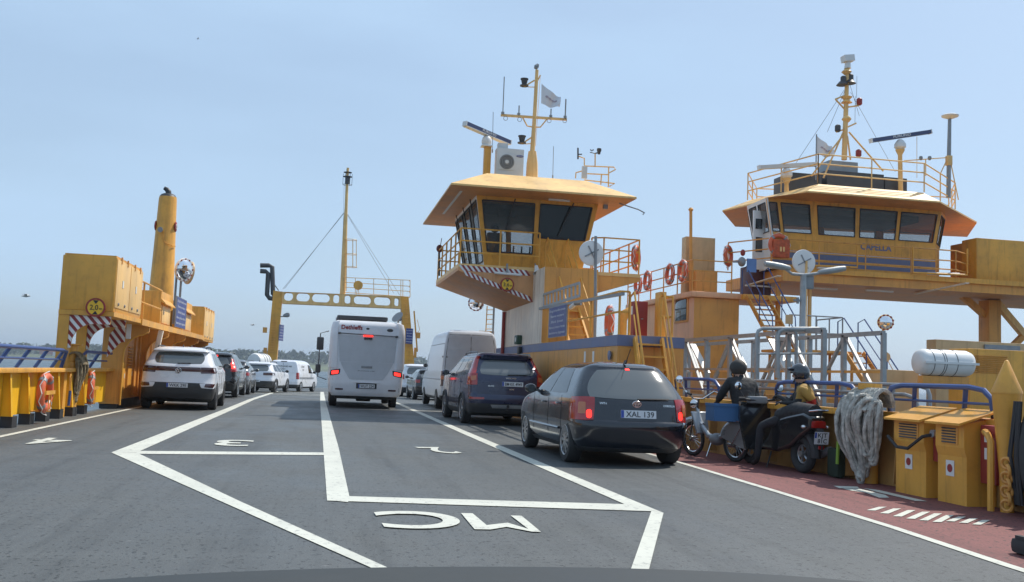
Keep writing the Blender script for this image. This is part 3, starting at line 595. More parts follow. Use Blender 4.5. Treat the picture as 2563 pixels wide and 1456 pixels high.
# mast with cage, stays, lantern
bx = at(857.5, 733, Y=GY); tx = at(870, 422, Y=GY)
t = T("mast", "slim yellow mast standing on the gantry beam, held by thin wire stays", "mast", bx)
mid = at(864, 560, Y=GY)
mb = MB(); mb.tube([bx+V((0, .3, -.05)), at(860, 672, Y=GY+.3), at(864, 560, Y=GY+.3), at(866, 520, Y=GY+.3), at(869, 440, Y=GY+.3), at(870.5, 420, Y=GY+.3)], [.2, .19, .15, .11, .10, .09], 12); mb.build("pole", PALE, t)
for (x0, y0, x1, y1) in ((862, 532, 707, 724), (860, 532, 712, 722), (866, 532, 985, 733), (870, 536, 1000, 738)):
    mb = MB(); mb.tube([at(x0, y0, Y=GY+.3), at(x1, y1, Y=GY+.3)], .014, 5); mb.build("stay", GREY, t)
mb = MB(); mb.tube([at(861, 460, Y=GY+.25), at(855, 730, Y=GY+.25)], .01, 5); mb.build("halyard", GREY, t)
mb = MB(); c0 = at(870.3, 432, Y=GY+.3); mb.lathe([(.30, 0), (.30, .03), (.12, .05)], 16, c0); c0 = at(869.5, 452, Y=GY+.3); mb.lathe([(.14, -.25), (.14, .25), (.33, .27), (.33, .3)], 14, c0)
for a in range(6): mb.tube([c0+V((.32*math.cos(a*1.05), .32*math.sin(a*1.05), -.3)), c0+V((.32*math.cos(a*1.05), .32*math.sin(a*1.05), .5))], .015, 5)
mb.ring(c0+V((0, 0, -.3)), (0, 0, 1), .32, .015, 16, 5); mb.build("lantern", DGREY, t)
mb = MB()
for yy in (600, 636, 668):
    c = at(878, yy, Y=GY+.2); mb.ring(c, (0, 0, 1), .42, .022, 18, 5)
for a in (-1.3, -.5, .4, 1.2): mb.tube([at(878, 600, Y=GY+.2)+V((.42*math.cos(a), .42*math.sin(a), 0)), at(878, 668, Y=GY+.2)+V((.42*math.cos(a), .42*math.sin(a), 0))], .022, 5)
mb.tube([at(868, 600, Y=GY+.1), at(866, 728, Y=GY+.1)], .03, 6); mb.build("safety_cage", PALE, t)
# exhaust pipes
t = T("exhaust_pipes", "pair of dark grey bent exhaust pipes beside the gantry's left corner", "pipe", at(682, 745, Y=GY))
for o_ in (((651, 664), (672, 664), (681, 668), (682, 700), (683, 735), (690, 742)), ((651, 678), (664, 679), (671, 684), (668, 738), (674, 746), (690, 748))):
    mb = MB(); mb.tube([at(x, y, Y=GY+.1) for x, y in o_], .16, 12); mb.build("pipe", DGREY, t)
mb = MB(); mb.bar(at(682, 705, Y=GY+.1), at(697, 727, Y=GY+.1), .06, .06); mb.build("support_strut", DGREY, t, smooth=0)
def arm_lamp(pts, hd, label):
    t = T("deck_lamp", label, "lamp", pts[0]); mb = MB(); mb.tube(pts, .04, 6); mb.build("arm", GREY, t)
    a, b_ = V(hd[0]), V(hd[1]); d = (b_-a).normalized(); mb = MB(); mb.tube([a, a+(b_-a)*.2, a+(b_-a)*.6, b_-(b_-a)*.1, b_], [.05, .12, .17, .14, .05], 10); mb.build("lamp_head", GREY, t)
arm_lamp([at(700, 792, Y=GY), at(712, 792, Y=GY)], (at(708, 790, Y=GY-.1), at(725, 787, Y=GY-.1)), "grey deck lamp on a short arm from the left gantry column")
arm_lamp([at(1005, 800, Y=GY), at(1003, 795, Y=GY)], (at(1004, 802, Y=GY-.1), at(988, 790, Y=GY-.1)), "grey deck lamp on a short arm from the right gantry column")
t = T("radar_reflector", "round yellow disc on a small stand on the gantry beam", "reflector disc", at(895, 735, Y=GY))
c = at(896, 714, Y=GY); mb = MB(); mb.lathe([(.33, 0), (.33, .05)], 20, c, (0, -1, .1)); mb.build("disc", YEL, t); mb = MB(); mb.tube([c, c-V((.1, 0, .7))], .025, 6); mb.tube([c, c-V((-.1, 0, .7))], .025, 6); mb.build("stand", PALE, t)
a = at(697, 852, Y=GY-.25); notice_board(a, (.25, 1, 0), (0, 0, 1), 1.1, at(705, 812, Y=GY).z-a.z, "narrow blue notice board on the left gantry column")
a = at(1014, 860, Y=GY-.3); b_ = at(1034, 822, Y=GY-.3); notice_board(a, (1, 0, 0), (0, 0, 1), b_.x-a.x, b_.z-a.z, "square blue notice board on the right gantry column beside the motorhome")
# ================================================================== STARBOARD SIDE: deckhouse, tower, wheelhouse
XS = 5.6
def face_mats(mb, idx, test):
    for i, f in enumerate(mb.f):
        p = [mb.v[k] for k in f]; c = sum(p, V((0, 0, 0)))/len(p); n = (p[1]-p[0]).cross(p[2]-p[0])
        if n.length and test(c, n.normalized()): mb.m[i] = idx
t = T("deckhouse", "low orange deckhouse with a blue stripe along its top beside lane 1", "superstructure", (6.3, 25, 0))
mb = MB(); mb.box(XS, 6.95, 18.25, 31.7, 0, 1.868); mb.build("wall", ORA, t, smooth=0)
mb = MB(); mb.box(XS-.012, 6.96, 18.235, 31.7, 1.87, 2.08); mb.build("blue_band", STRIPE, t, smooth=0)
mb = MB(); mb.box(XS+.01, 6.94, 18.27, 31.6, 2.081, 2.086); mb.build("top_deck", TAN, t, smooth=0)
for (px, py) in ((1463, 893), (1484, 893)):
    p = at(px, py, X=XS-.004); mb = MB(); mb.box(XS-.004, XS-.002, p.y-.07, p.y+.07, p.z-.12, p.z+.12); mb.build("notice", PLASW, t, smooth=0)
p = at(1526, 889, X=XS-.03); mb = MB(); mb.lathe([(.09, 0), (.1, .02), (.06, .03)], 18, p, (-1, 0, 0)); mb.build("porthole", STRIPE, t)
t = T("tower", "stained white and orange tower block carrying the wheelhouse above the deckhouse", "superstructure", (6.3, 27, 2.1))
mb = MB(); mb.box(XS+.002, 7.05, 24.9, 30.3, 2.09, 4.09); face_mats(mb, 1, lambda c, n: abs(n.x) > .9 and c.x < 6); mb.build("wall", [ORA, DIRTYW], t, smooth=0)
mb = MB(); mb.box(XS+.14, 6.9, 30.31, 31.68, 2.09, 3.9); mb.build("rear_wall", DIRTYW, t, smooth=0)
mb = MB(); mb.tube([(XS-.06, 30.25, .4), (XS-.06, 30.25, 3.2)], .055, 8); mb.build("red_pipe", RED, t)
mb = MB(); mb.bar((XS-.005, 24.92, 2.1), (XS-.005, 24.92, 3.3), .05, .03); mb.build("edge_trim", ORA, t, smooth=0)
p = at(1294, 850, X=XS-.1); mb = MB(); mb.bbox(XS-.15, XS+.001, p.y-.2, p.y+.2, p.z-.13, p.z+.13, .02); g_ = mb.build("green_box", GREEN, t)
mb = MB(); mb.lathe([(.07, 0), (.07, .01)], 14, (XS-.152, p.y-.02, p.z), (-1, 0, 0)); mb.build("symbol", PLASW, g_)
p = at(1297, 876, X=XS-.1); mb = MB(); mb.bbox(XS-.12, XS-.013, p.y-.12, p.y+.12, p.z-.13, p.z+.1, .02); mb.build("black_box", BLACK, t)
# ---- wheelhouse
ZD = 4.10
t = T("wheelhouse", "tall yellow wheelhouse with outward leaning windows and wide brimmed roof above lane 1", "superstructure", (6, 28.5, ZD))
YN, YF, XL, XR = 26.3, 31.6, 3.5, 8.68
mb = MB(); mb.box(XL, XR, YN, YF, ZD, ZD+.10); mb.build("floor", PALE, t, smooth=0)
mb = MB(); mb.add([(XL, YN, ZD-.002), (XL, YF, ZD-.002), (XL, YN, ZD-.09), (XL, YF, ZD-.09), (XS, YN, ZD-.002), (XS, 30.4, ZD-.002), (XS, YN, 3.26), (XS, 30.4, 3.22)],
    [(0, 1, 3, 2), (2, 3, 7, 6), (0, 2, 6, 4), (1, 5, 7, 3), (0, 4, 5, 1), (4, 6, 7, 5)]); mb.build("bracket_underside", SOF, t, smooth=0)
mb = MB(); mb.prism([(7.06, YN+.02, ZD-.002), (XR, YN+.02, ZD-.002), (XR, YN+.02, ZD-.1), (7.06, YN+.02, 3.5)], (0, 4, 0)); mb.build("wing_bracket", ORA, t, smooth=0)
def sband(a, b_, ht, n, nm):
    a = V(a); b_ = V(b_); mb = MB(); d = (b_-a)/n
    for k in range(n):
        mb.col(k % 2); p_ = a+d*k; q_ = a+d*(k+1); sk = d.normalized()*ht*.8
        mb.prism([p_, q_, q_+V((0, 0, -ht))+sk, p_+V((0, 0, -ht))+sk], (0, -.004, 0))
    mb.build(nm, [PLASW, STRED], t, smooth=0)
sband((XL, YN-.004, ZD+.06), (5.4, YN-.004, ZD+.02), .15, 26, "warning_stripes"); sband((XL+.12, YN-.009, ZD-.06), (5.52, YN-.009, 3.40), .13, 26, "warning_stripes")
# walls leaning outwards, with window openings
B = [(4.28, 26.72), (7.08, 26.72), (7.08, 30.4), (4.28, 30.4)]; TP = [(3.92, 26.36), (7.40, 26.36), (7.40, 30.8), (3.92, 30.8)]; ZB, ZT = ZD+.101, 6.12
def wallpt(i, u, v):
    """point of wall i: u along, v up, both 0..1"""
    j = (i+1) % 4; b_ = V((*B[i], ZB)).lerp(V((*B[j], ZB)), u); t_ = V((*TP[i], ZT)).lerp(V((*TP[j], ZT)), u); return b_.lerp(t_, v)
def inset(q, k=.035):
    c = sum(q, V((0, 0, 0)))/4; return [p_+(c-p_).normalized()*k for p_ in q]
wins = {0: [(.045, .475, .22, .94), (.525, .955, .46, .94)], 1: [(.05, .45, .35, .93), (.55, .95, .35, .93)], 2: [(.05, .48, .25, .93), (.52, .95, .25, .93)], 3: [(.02, .34, .08, .94), (.355, .665, .08, .94), (.68, .98, .08, .94)]}
for i in range(4):
    us = sorted({0, 1} | {w_[0] for w_ in wins[i]} | {w_[1] for w_ in wins[i]}); vs_ = sorted({0, 1} | {w_[2] for w_ in wins[i]} | {w_[3] for w_ in wins[i]})
    mb = MB(); e1 = wallpt(i, 1, 0)-wallpt(i, 0, 0); e2 = wallpt(i, 0, 1)-wallpt(i, 0, 0); nrm = e1.cross(e2).normalized()*-.07
    for a in range(len(us)-1):
        for b_ in range(len(vs_)-1):
            um, vm = (us[a]+us[a+1])/2, (vs_[b_]+vs_[b_+1])/2
            if any(w_[0] < um < w_[1] and w_[2] < vm < w_[3] for w_ in wins[i]): continue
            q = [wallpt(i, us[a], vs_[b_]), wallpt(i, us[a+1], vs_[b_]), wallpt(i, us[a+1], vs_[b_+1]), wallpt(i, us[a], vs_[b_+1])]; mb.prism(q, nrm)
    mb.build("wall", WHITE if i == 3 else YEL, t, smooth=0)
    for w_ in wins[i]:
        q = [wallpt(i, w_[0], w_[2]), wallpt(i, w_[1], w_[2]), wallpt(i, w_[1], w_[3]), wallpt(i, w_[0], w_[3])]
        mb = MB(); mb.prism([p_+nrm*.4 for p_ in q], nrm*.1); wo = mb.build("window", CLEAR if not (i == 0 and w_[0] > .5) else GLASS, t, smooth=0)
        mb = MB(); qi = inset(q)
        for k in range(4): mb.bar(q[k]-nrm*.1, q[(k+1) % 4]-nrm*.1, .035, .03, nrm)
        mb.build("window_frame", BLACK, wo, smooth=0)
        if i in (0, 3):
            um = (w_[0]+w_[1])/2; mb = MB(); mb.tube([wallpt(i, um+.05, .99)-nrm*1.4, wallpt(i, um+.01, .78)-nrm*.6, wallpt(i, um-.04 if i == 0 else um, .5 if i == 0 else .2)-nrm*.45], .018, 6); mb.build("wiper", BLACK, wo)
# roof
zb, zt = 6.2, 6.89; br = [(3.08, 25.3), (8.18, 25.3), (8.18, 32.6), (3.08, 32.6)]; tp = [(4.3, 27.0), (7.2, 27.0), (7.2, 30.6), (4.3, 30.6)]
mb = MB(); vs_ = [V((*p_, zb-.05)) for p_ in br]+[V((*p_, zb)) for p_ in br]+[V((*p_, zt)) for p_ in tp]
mb.add(vs_, [(4, 5, 9, 8), (5, 6, 10, 9), (6, 7, 11, 10), (7, 4, 8, 11), (8, 9, 10, 11), (0, 4, 7, 3), (1, 5, 4, 0), (2, 6, 5, 1), (3, 7, 6, 2)]); mb.build("roof", PALE, t, smooth=0)
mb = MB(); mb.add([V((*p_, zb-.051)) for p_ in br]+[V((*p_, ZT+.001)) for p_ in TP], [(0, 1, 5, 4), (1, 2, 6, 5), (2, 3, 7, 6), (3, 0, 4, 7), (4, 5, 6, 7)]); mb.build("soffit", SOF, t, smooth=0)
for a, b_ in (((5.9, 26.1, 6.10), (6.5, 26.1, 6.10)), ((3.45, 26, 6.15), (3.45, 30, 6.15))): mb = MB(); mb.bar(a, b_, .07, .05); mb.build("strip_light", PLASW, t, smooth=0)
mb = MB(); mb.bar((7.5, 26.2, 6.03), (7.62, 26.2, 6.03), .12, .12); mb.build("floodlight", GREY, t, smooth=0)
mb = MB(); mb.tube([(7.9, 26, 6.12), (8.4, 25.8, 5.95), (8.55, 25.7, 5.85), (8.5, 25.7, 5.8)], .018, 6); mb.build("bracket_arm", GREY, t)
# floor-edge railing
def railing(name, label, path, zs, every, m, r=.022, parent=None, closed=False, postr=.024, base=None):
    t_ = parent or T(name, label, "railing", path[0])
    for z in zs: mb = MB(); mb.tube([V((p_[0], p_[1], p_[2]+z)) for p_ in path], r, 6, closed); mb.build("rail", m, t_)
    for i in range(len(path)-(0 if closed else 1)):
        a = V(path[i]); b_ = V(path[(i+1) % len(path)]); k = max(1, round((b_-a).length/every))
        for j in range(k+(1 if i == len(path)-2 and not closed else 0)):
            p_ = a.lerp(b_, j/k); mb = MB(); mb.tube([p_+V((0, 0, .001)), p_+V((0, 0, zs[-1]))], postr, 6); mb.build("post", m, t_)
    return t_
zf = ZD+.10
railing("wheelhouse_railing", "yellow pipe railing round the lane side of the tall wheelhouse floor", [(5.75, YN+.05, zf), (XL+.04, YN+.05, zf), (XL+.04, YF-.05, zf), (4.2, YF-.05, zf)], (.32, .64, .98), 1.15, YEL)
railing("wheelhouse_railing", "yellow pipe railing round the outboard wing of the tall wheelhouse floor", [(7.3, YN+.25, zf), (7.6, YN+.05, zf), (XR-.04, YN+.05, zf), (XR-.04, YF-.4, zf), (7.3, YF-.4, zf)], (.32, .64, .98), 1.0, YEL)
dup(buoy, (XR-.05, YN+.3, zf+.5), -.55, "orange lifebuoy on the railing of the tall wheelhouse's outboard wing")
clearance_sign("3,6", at(1269, 712, Y=26.2), 26.2, .19, "round red and yellow height sign reading 3,6 m under the wheelhouse")
p = at(1268, 685, Y=26.2); tt = T("strip_lamp", "white strip lamp under the striped edge of the wheelhouse floor", "lamp", p)
mb = MB(); mb.tube([p+V((-.34, 0, .01)), p+V((.4, 0, -.01))], .035, 8); mb.build("tube", PLASW, tt); mb = MB(); mb.bar(p+V((0, 0, .03)), p+V((0, 0, .28)), .05, .05); mb.build("bracket", GREY, tt, smooth=0)
p = at(1342, 676, Y=26.1); tt = T("loudspeaker", "white horn loudspeaker on the front of the wheelhouse floor", "loudspeaker", p)
mb = MB(); mb.lathe([(.05, 0), (.06, .1), (.10, .2), (.13, .24), (.12, .24), (.05, .12)], 18, p+V((0, .05, .12)), (.1, -.5, -1)); mb.build("horn", PLASW, tt); mb = MB(); mb.tube([p+V((0, .06, .1)), p+V((0, .2, .2))], .02, 6); mb.build("bracket", GREY, tt)
# inside the wheelhouse
tt = T("helm_chair", "dark high-backed helm chair seen through the wheelhouse window", "chair", (4.75, 28.2, zf))
mb = MB(); mb.bbox(4.5, 5.0, 28.0, 28.5, zf+.45, zf+.58, .04); mb.build("seat", DGREY, tt); mb = MB(); mb.bbox(4.52, 4.98, 27.9, 28.05, zf+.5, zf+1.15, .05); mb.build("backrest", DGREY, tt); mb = MB(); mb.ell((4.75, 27.98, zf+1.27), .13, .06, .12); mb.build("headrest", DGREY, tt); mb = MB(); mb.cone((4.75, 28.25, zf), (4.75, 28.25, zf+.45), .08, .06); mb.build("pedestal", DGREY, tt)
tt = T("helm_console", "dark control console with levers inside the wheelhouse", "console", (5.7, 28.6, zf))
mb = MB(); mb.bbox(5.3, 6.4, 28.2, 29.0, zf, zf+.62, .04); mb.build("desk", DGREY, tt)
for k in range(4): mb = MB(); mb.tube([(5.4+k*.25, 28.4, zf+.6), (5.4+k*.25, 28.36, zf+.85)], .025, 6); mb.build("lever", BLACK, tt)
tt = T("ceiling_console", "dark overhead panel hanging inside the wheelhouse", "console", (5.5, 28, 5.6)); mb = MB(); mb.bbox(4.15, 7.2, 27.3, 30.2, 5.78, 6.08, .05); mb.build("panel", DGREY, tt)
mb = MB(); mb.bbox(4.7, 5.2, 27.25, 27.29, 5.7, 5.95, .01); mb.build("screen", BLACK, tt)
# stair from the deckhouse roof up to the wheelhouse, and front stair
def stair(name, label, foot, head, wd, n, m, rail=.9, rm=None, across=(1, 0, 0), rails=True):
    foot = V(foot); head = V(head); ax = V(across).normalized(); t_ = T(name, label, "stairs", foot)
    for s_ in (-1, 1): mb = MB(); mb.bar(foot+ax*s_*wd/2, head+ax*s_*wd/2, .05, .14, (0, 0, 1)); mb.build("stringer", m, t_, smooth=0)
    dr = (head-foot); hz = V((dr.x, dr.y, 0)).normalized()
    for k in range(1, n+1):
        c = foot+dr*(k/(n+.5)); mb = MB(); mb.bar(c-ax*(wd/2-.03), c+ax*(wd/2-.03), .20, .035, (0, 0, 1)); mb.build("tread", m, t_, smooth=0)
    if rails:
        for s_ in (-1, 1):
            o_ = ax*s_*(wd/2+.03); u = V((0, 0, rail)); mb = MB()
            mb.tube([foot+o_+V((0, 0, .05)), foot+o_+u*.95+dr*.06, head+o_+u, head+o_+u*.9+hz*.25, head+o_+hz*.25], .02, 6); mb.tube([foot+o_+u*.5+dr*.03, head+o_+u*.5], .016, 6)
            mb.tube([foot.lerp(head, .5)+o_, foot.lerp(head, .5)+o_+u], .018, 6); mb.build("handrail", rm or m, t_)
    return t_
stair("ladder_stair", "steep yellow stair from the deckhouse roof up to the wheelhouse", (6.32, 23.9, 2.09), (6.25, 26.25, ZD+.05), .52, 9, YEL)
stair("deck_stair", "yellow stair with handrails from the deck up to the deckhouse roof", (6.2, 17.2, 0), (6.2, 18.2, 2.03), .55, 8, YEL)
railing("deckhouse_railing", "yellow pipe railing along the lane edge of the deckhouse roof", [(XS+.05, 24.5, 2.087), (XS+.05, 18.35, 2.087), (5.85, 18.35, 2.087)], (.45, .85), 1.9, YEL)
railing("deckhouse_railing", "yellow pipe railing at the landing beside the red cabinet", [(6.5, 18.35, 2.087), (6.74, 18.35, 2.087), (6.74, 19.2, 2.087)], (.4, .8), 1.3, YEL)
tt = T("landing_post", "broad yellow post beside the red cabinet at the head of the deck stair", "post", (6.75, 18.8, 2.087)); mb = MB(); mb.bbox(6.56, 6.70, 18.6, 18.9, 2.087, 3.0, .015); mb.build("column", YEL, tt); mb = MB(); mb.bbox(6.54, 6.8, 18.55, 18.95, 1.4, 2.05, .015); mb.build("base_plate", YEL, tt)
tt = T("fire_cabinet", "tall dark red fire cabinet at the head of the yellow deck stair", "cabinet", (6.3, 19.2, 2.087))
mb = MB(); mb.bbox(6.16, 6.45, 19.0, 19.35, 2.09, 2.82, .015); mb.build("body", RED, tt); mb = MB(); mb.bbox(6.18, 6.43, 18.975, 18.998, 2.12, 2.79, .006); d = mb.build("door", RED, tt); mb = MB(); mb.box(6.30, 6.34, 18.955, 18.974, 2.45, 2.47); mb.build("handle", GREY, d, smooth=0); mb = MB(); mb.box(6.156, 6.159, 19.1, 19.22, 2.55, 2.72); mb.build("notice", PLASW, tt, smooth=0)
# stowed ladder, board and camera pole beside the railing
tt = T("stowed_ladder", "grey aluminium ladder stowed on edge above the blue notice board", "ladder", (XS, 23, 3.1))
a0, a1 = at(1360, 768, X=XS-.02), at(1450, 740, X=XS-.02); b0, b1 = at(1360, 737, X=XS-.02), at(1450, 708, X=XS-.02)
for a, b_ in ((a0, a1), (b0, b1)): mb = MB(); mb.bar(a, b_, .03, .06); mb.build("rail", GALV, tt, smooth=0)
for k in range(11): mb = MB(); mb.bar(a0.lerp(a1, k/10), b0.lerp(b1, k/10), .035, .035, (0, 1, 0)); mb.build("rung", GALV, tt, smooth=0)
mb = MB(); mb.bar(at(1350, 772, X=XS-.01), at(1560, 735, X=XS-.01), .05, .06); mb.build("carrier_bar", GREY, tt, smooth=0)
a = at(1371, 846, X=XS-.03); b_ = at(1419, 757, X=XS-.03)
notice_board((XS-.03, a.y, a.z), (0, -1, 0), (0, 0, 1), a.y-b_.y, b_.z-a.z-.02, "blue notice board with white instruction lines on the railing below the stowed ladder")
p = at(1436, 763, X=XS); tt = T("security_camera", "white tube camera beside the blue notice board below the wheelhouse", "camera", p); mb = MB(); mb.tube([p+V((0, .3, -.04)), p+V((0, -.1, .02))], .05, 10); mb.build("housing", PLASW, tt); mb = MB(); mb.tube([p+V((0, -.1, .02)), p+V((.1, -.25, .02))], .04, 8); mb.build("mount", GREY, tt)
def backdisc(c, r, base, pole, label, pm=GREY, top=.3):
    c = V(c); tt = T("traffic_mirror", label, "mirror", base)
    mb = MB(); mb.tube([base, (c.x+pole, c.y-.03, c.z+top)], .035, 10); mb.build("pole", pm, tt)
    mb = MB(); mb.lathe([(r*.7, -.02), (r*.97, 0), (r, .03), (r*.97, .06), (r*.6, .10)], 36, c, (0, 1, 0)); mb.build("back_shell", PLASW, tt)
    mb = MB()
    for k in range(4): a = .5+k*math.pi/2; mb.bar(c+V((0, -.03, 0)), c+V((r*.62*math.cos(a), -.03, r*.62*math.sin(a))), .03, .02, (0, 1, 0))
    mb.build("mounting_arms", GREY, tt, smooth=0)
    return tt
c = at(1480, 633, Y=22); backdisc(c, .30, (6.2, 22.0, 2.087), .08, "pale back of a round traffic mirror on grey pole before the wheelhouse tower", GREY, .4)
p = at(1192, 758, Y=33.2); mirror(p, (-.3, -1, -.15), .27, (5.72, 33.2, 2.1), "round traffic mirror hidden partly under the wheelhouse floor above the white van", True)
tt = T("rear_ladder", "thin yellow ladder at the far end of the deckhouse roof above the white van", "ladder", (5.8, 33.3, 2.1))
for px in (1215, 1232): mb = MB(); mb.tube([at(px, 838, Y=33.3), at(px+4, 765, Y=33.3)], .02, 6); mb.build("rail", PALE, tt)
for k in range(6): mb = MB(); mb.tube([at(1216, 835-k*12, Y=33.3), at(1233, 835-k*12, Y=33.3)], .014, 5); mb.build("rung", PALE, tt)
mb = MB(); a = at(1198, 838, Y=33.3); b_ = at(1236, 829, Y=33.3); mb.box(a.x, b_.x, 33.25, 33.4, a.z-.08, b_.z); mb.box(a.x+.2, a.x+.3, 33.26, 33.39, 0, a.z-.081); mb.build("base", PALE, tt, smooth=0)
# lifebuoy and curved duct on the deckhouse roof
dup(buoy, (6.12, 20.6, 2.46), -.15, "orange lifebuoy standing on the deckhouse roof beside the curved yellow duct")
tt = T("ventilation_duct", "curved yellow ventilation duct on the deckhouse roof", "duct", (6.55, 20.6, 2.09)); mb = MB(); mb.tube([(6.42, 20.6, 2.09), (6.42, 20.6, 2.5), (6.46, 20.6, 2.66), (6.56, 20.6, 2.72), (6.66, 20.6, 2.66), (6.68, 20.6, 2.55)], .10, 12); mb.build("pipe", YEL, tt)
# ---- roof gear
RY = 28.
tt = T("radar_scanner", "dark blue radar scanner bar on a yellow column on the wheelhouse roof", "radar", at(1217, 434, Y=RY))
b0 = at(1217, 437, Y=RY); b1 = at(1217, 368, Y=RY); mb = MB(); mb.bbox(b0.x-.1, b0.x+.1, RY-.1, RY+.1, zt, b1.z, .01); mb.build("column", YEL, tt)
mb = MB(); mb.bbox(b1.x-.16, b1.x+.16, RY-.16, RY+.16, b1.z+.001, b1.z+.04, .01); mb.lathe([(.10, .04), (.15, .12), (.15, .2), (.12, .28), (.08, .33)], 18, b1); mb.build("gearbox", PLASW, tt)
a = at(1158, 320, Y=RY); b_ = at(1281, 347, Y=RY); dy = V((0, .5, 0)); a -= dy; b_ += dy
mb = MB(); mb.bar(a, b_, .16, .12); s_ = mb.build("scanner_bar", RADB, tt, smooth=0)
d = (b_-a).normalized(); mb = MB(); mb.bar(a-d*.03, a-d*.002, .18, .14); mb.build("end_cap", PLASW, s_, smooth=0); mb = MB(); mb.bar(b_+d*.002, b_+d*.03, .18, .14); mb.build("end_cap", PLASW, s_, smooth=0); mb = MB(); mb.bar(a+V((0, 0, -.072)), b_+V((0, 0, -.072)), .18, .02); mb.build("base_strip", PLASW, s_, smooth=0)
m_ = (a+b_)/2; ex = d; ey = V((0, 0, 1)); mb = MB(); mb.text("FURUNO", m_+ex.cross(ey).normalized()*.083+V((0, 0, -.03)), ex, ey-ex*ey.dot(ex), .07, .55, .004, bold=.02); mb.build("lettering", PLASW, s_, smooth=0)
tt = T("air_conditioner", "pale grey air conditioner with round fan grille on the wheelhouse roof", "air conditioner", at(1276, 437, Y=27.6))
a = at(1241, 436, Y=27.6); b_ = at(1312, 374, Y=27.6); mb = MB(); mb.bbox(a.x, b_.x, 27.6, 27.95, zt, b_.z, .03); mb.build("housing", ACG, tt)
c = at(1268, 405, Y=27.59); mb = MB(); mb.bbox(c.x-.24, c.x+.24, 27.58, 27.599, c.z-.24, c.z+.24, .009); mb.build("fan_surround", ACG, tt)
mb = MB(); mb.lathe([(.215, 0), (.215, .012)], 28, c+V((0, -.012, 0)), (0, -1, 0)); f = mb.build("fan_grille", GRILL, tt)
mb = MB(); mb.lathe([(.06, 0), (.055, .012)], 16, c+V((0, -.026, 0)), (0, -1, 0))
for k in range(1, 4): mb.ring(c+V((0, -.026, 0)), (0, 1, 0), .05*k+.04, .004, 24, 4)
mb.build("fan_hub", ACG, f)
c2 = at(1301, 391, Y=27.59); mb = MB(); mb.ell(c2+V((0, .005, 0)), .11, .012, .035, 18, 8); l_ = mb.build("maker_badge", SIGNB, tt); mb = MB(); mb.text("SAMSUNG", c2+V((0, -.012, -.012)), (1, 0, 0), (0, 0, 1), .025, .15, 0, bold=.01); mb.build("lettering", PLASW, l_, smooth=0)
a = at(1246, 373, Y=27.7); b_ = at(1272, 358, Y=27.7); mb = MB(); mb.bbox(a.x, b_.x, 27.7, 27.9, a.z+.02, b_.z, .03); mb.build("top_box", ACG, tt)
tt = T("mast", "tall yellow signal mast with cross arm on the wheelhouse roof", "mast", at(1333, 440, Y=RY))
b0 = at(1331, 441, Y=RY); b1 = at(1332, 379, Y=RY); mb = MB(); mb.tube([V((b0.x, RY, zt)), b0.lerp(b1, .5), b1], [.19, .17, .12], 8); mb.build("base", PALE, tt)
top = at(1343.5, 175, Y=RY); mb = MB(); mb.tube([b1-V((0, 0, .05)), at(1337, 300, Y=RY), top], [.075, .06, .05], 10); mb.build("pole", PALE, tt)
a = at(1253, 288, Y=RY); b_ = at(1418, 299, Y=RY); mb = MB(); mb.bar(a, b_, .05, .07); mb.tube([at(1306, 291, Y=RY), at(1319, 315, Y=RY), at(1334, 318, Y=RY)], .022, 6); mb.tube([at(1370, 296, Y=RY), at(1352, 318, Y=RY), at(1338, 318, Y=RY)], .022, 6); mb.build("cross_arm", PALE, tt)
for (x, y0, y1, r) in ((1258, 286, 192, .016), (1298, 289, 264, .02), (1378, 294, 272, .02), (1414, 296, 248, .022)):
    mb = MB(); mb.tube([at(x, y0, Y=RY), at(x+(y0-y1)*.04, y1, Y=RY)], r, 6); mb.tube([at(x, y0, Y=RY), at(x, y0-6, Y=RY)], .05, 8); mb.build("aerial", GREY, tt)
for (x, y) in ((1265, 296), (1300, 299), (1374, 302), (1413, 302)): mb = MB(); mb.ring(at(x, y, Y=RY-.02), (0, 1, .2), .06, .008, 14, 5); mb.build("cable_loop", GREY, tt)
for (x, y, xm, ym) in ((1312, 205, 1337, 204), (1306, 348, 1334, 344)):
    c = at(x, y, Y=RY); mb = MB(); mb.lathe([(.13, -.13), (.13, -.10), (.07, -.08), (.09, 0), (.10, .06), (.12, .07), (.12, .10)], 16, c); l_ = mb.build("navigation_lamp", DGREY, tt); mb = MB(); mb.bar(c+V((0, 0, -.14)), at(xm, ym-3, Y=RY), .04, .04); mb.tube([c+V((.12, 0, -.14)), at(xm, ym+14, Y=RY)], .015, 5); mb.build("bracket", PALE, l_)
c = at(1342, 172, Y=RY); mb = MB(); mb.tube([c+V((-.03, 0, 0)), c+V((0, 0, .07)), c+V((.05, 0, .14))], [.05, .075, .04], 8); mb.build("top_lamp", GREY, tt)
mb = MB(); mb.tube([at(1342, 208, Y=RY), at(1352, 188, Y=RY)], .02, 5); mb.tube([at(1352, 188, Y=RY), at(1340, 365, Y=RY)], .006, 4); mb.build("gaff", PALE, tt)
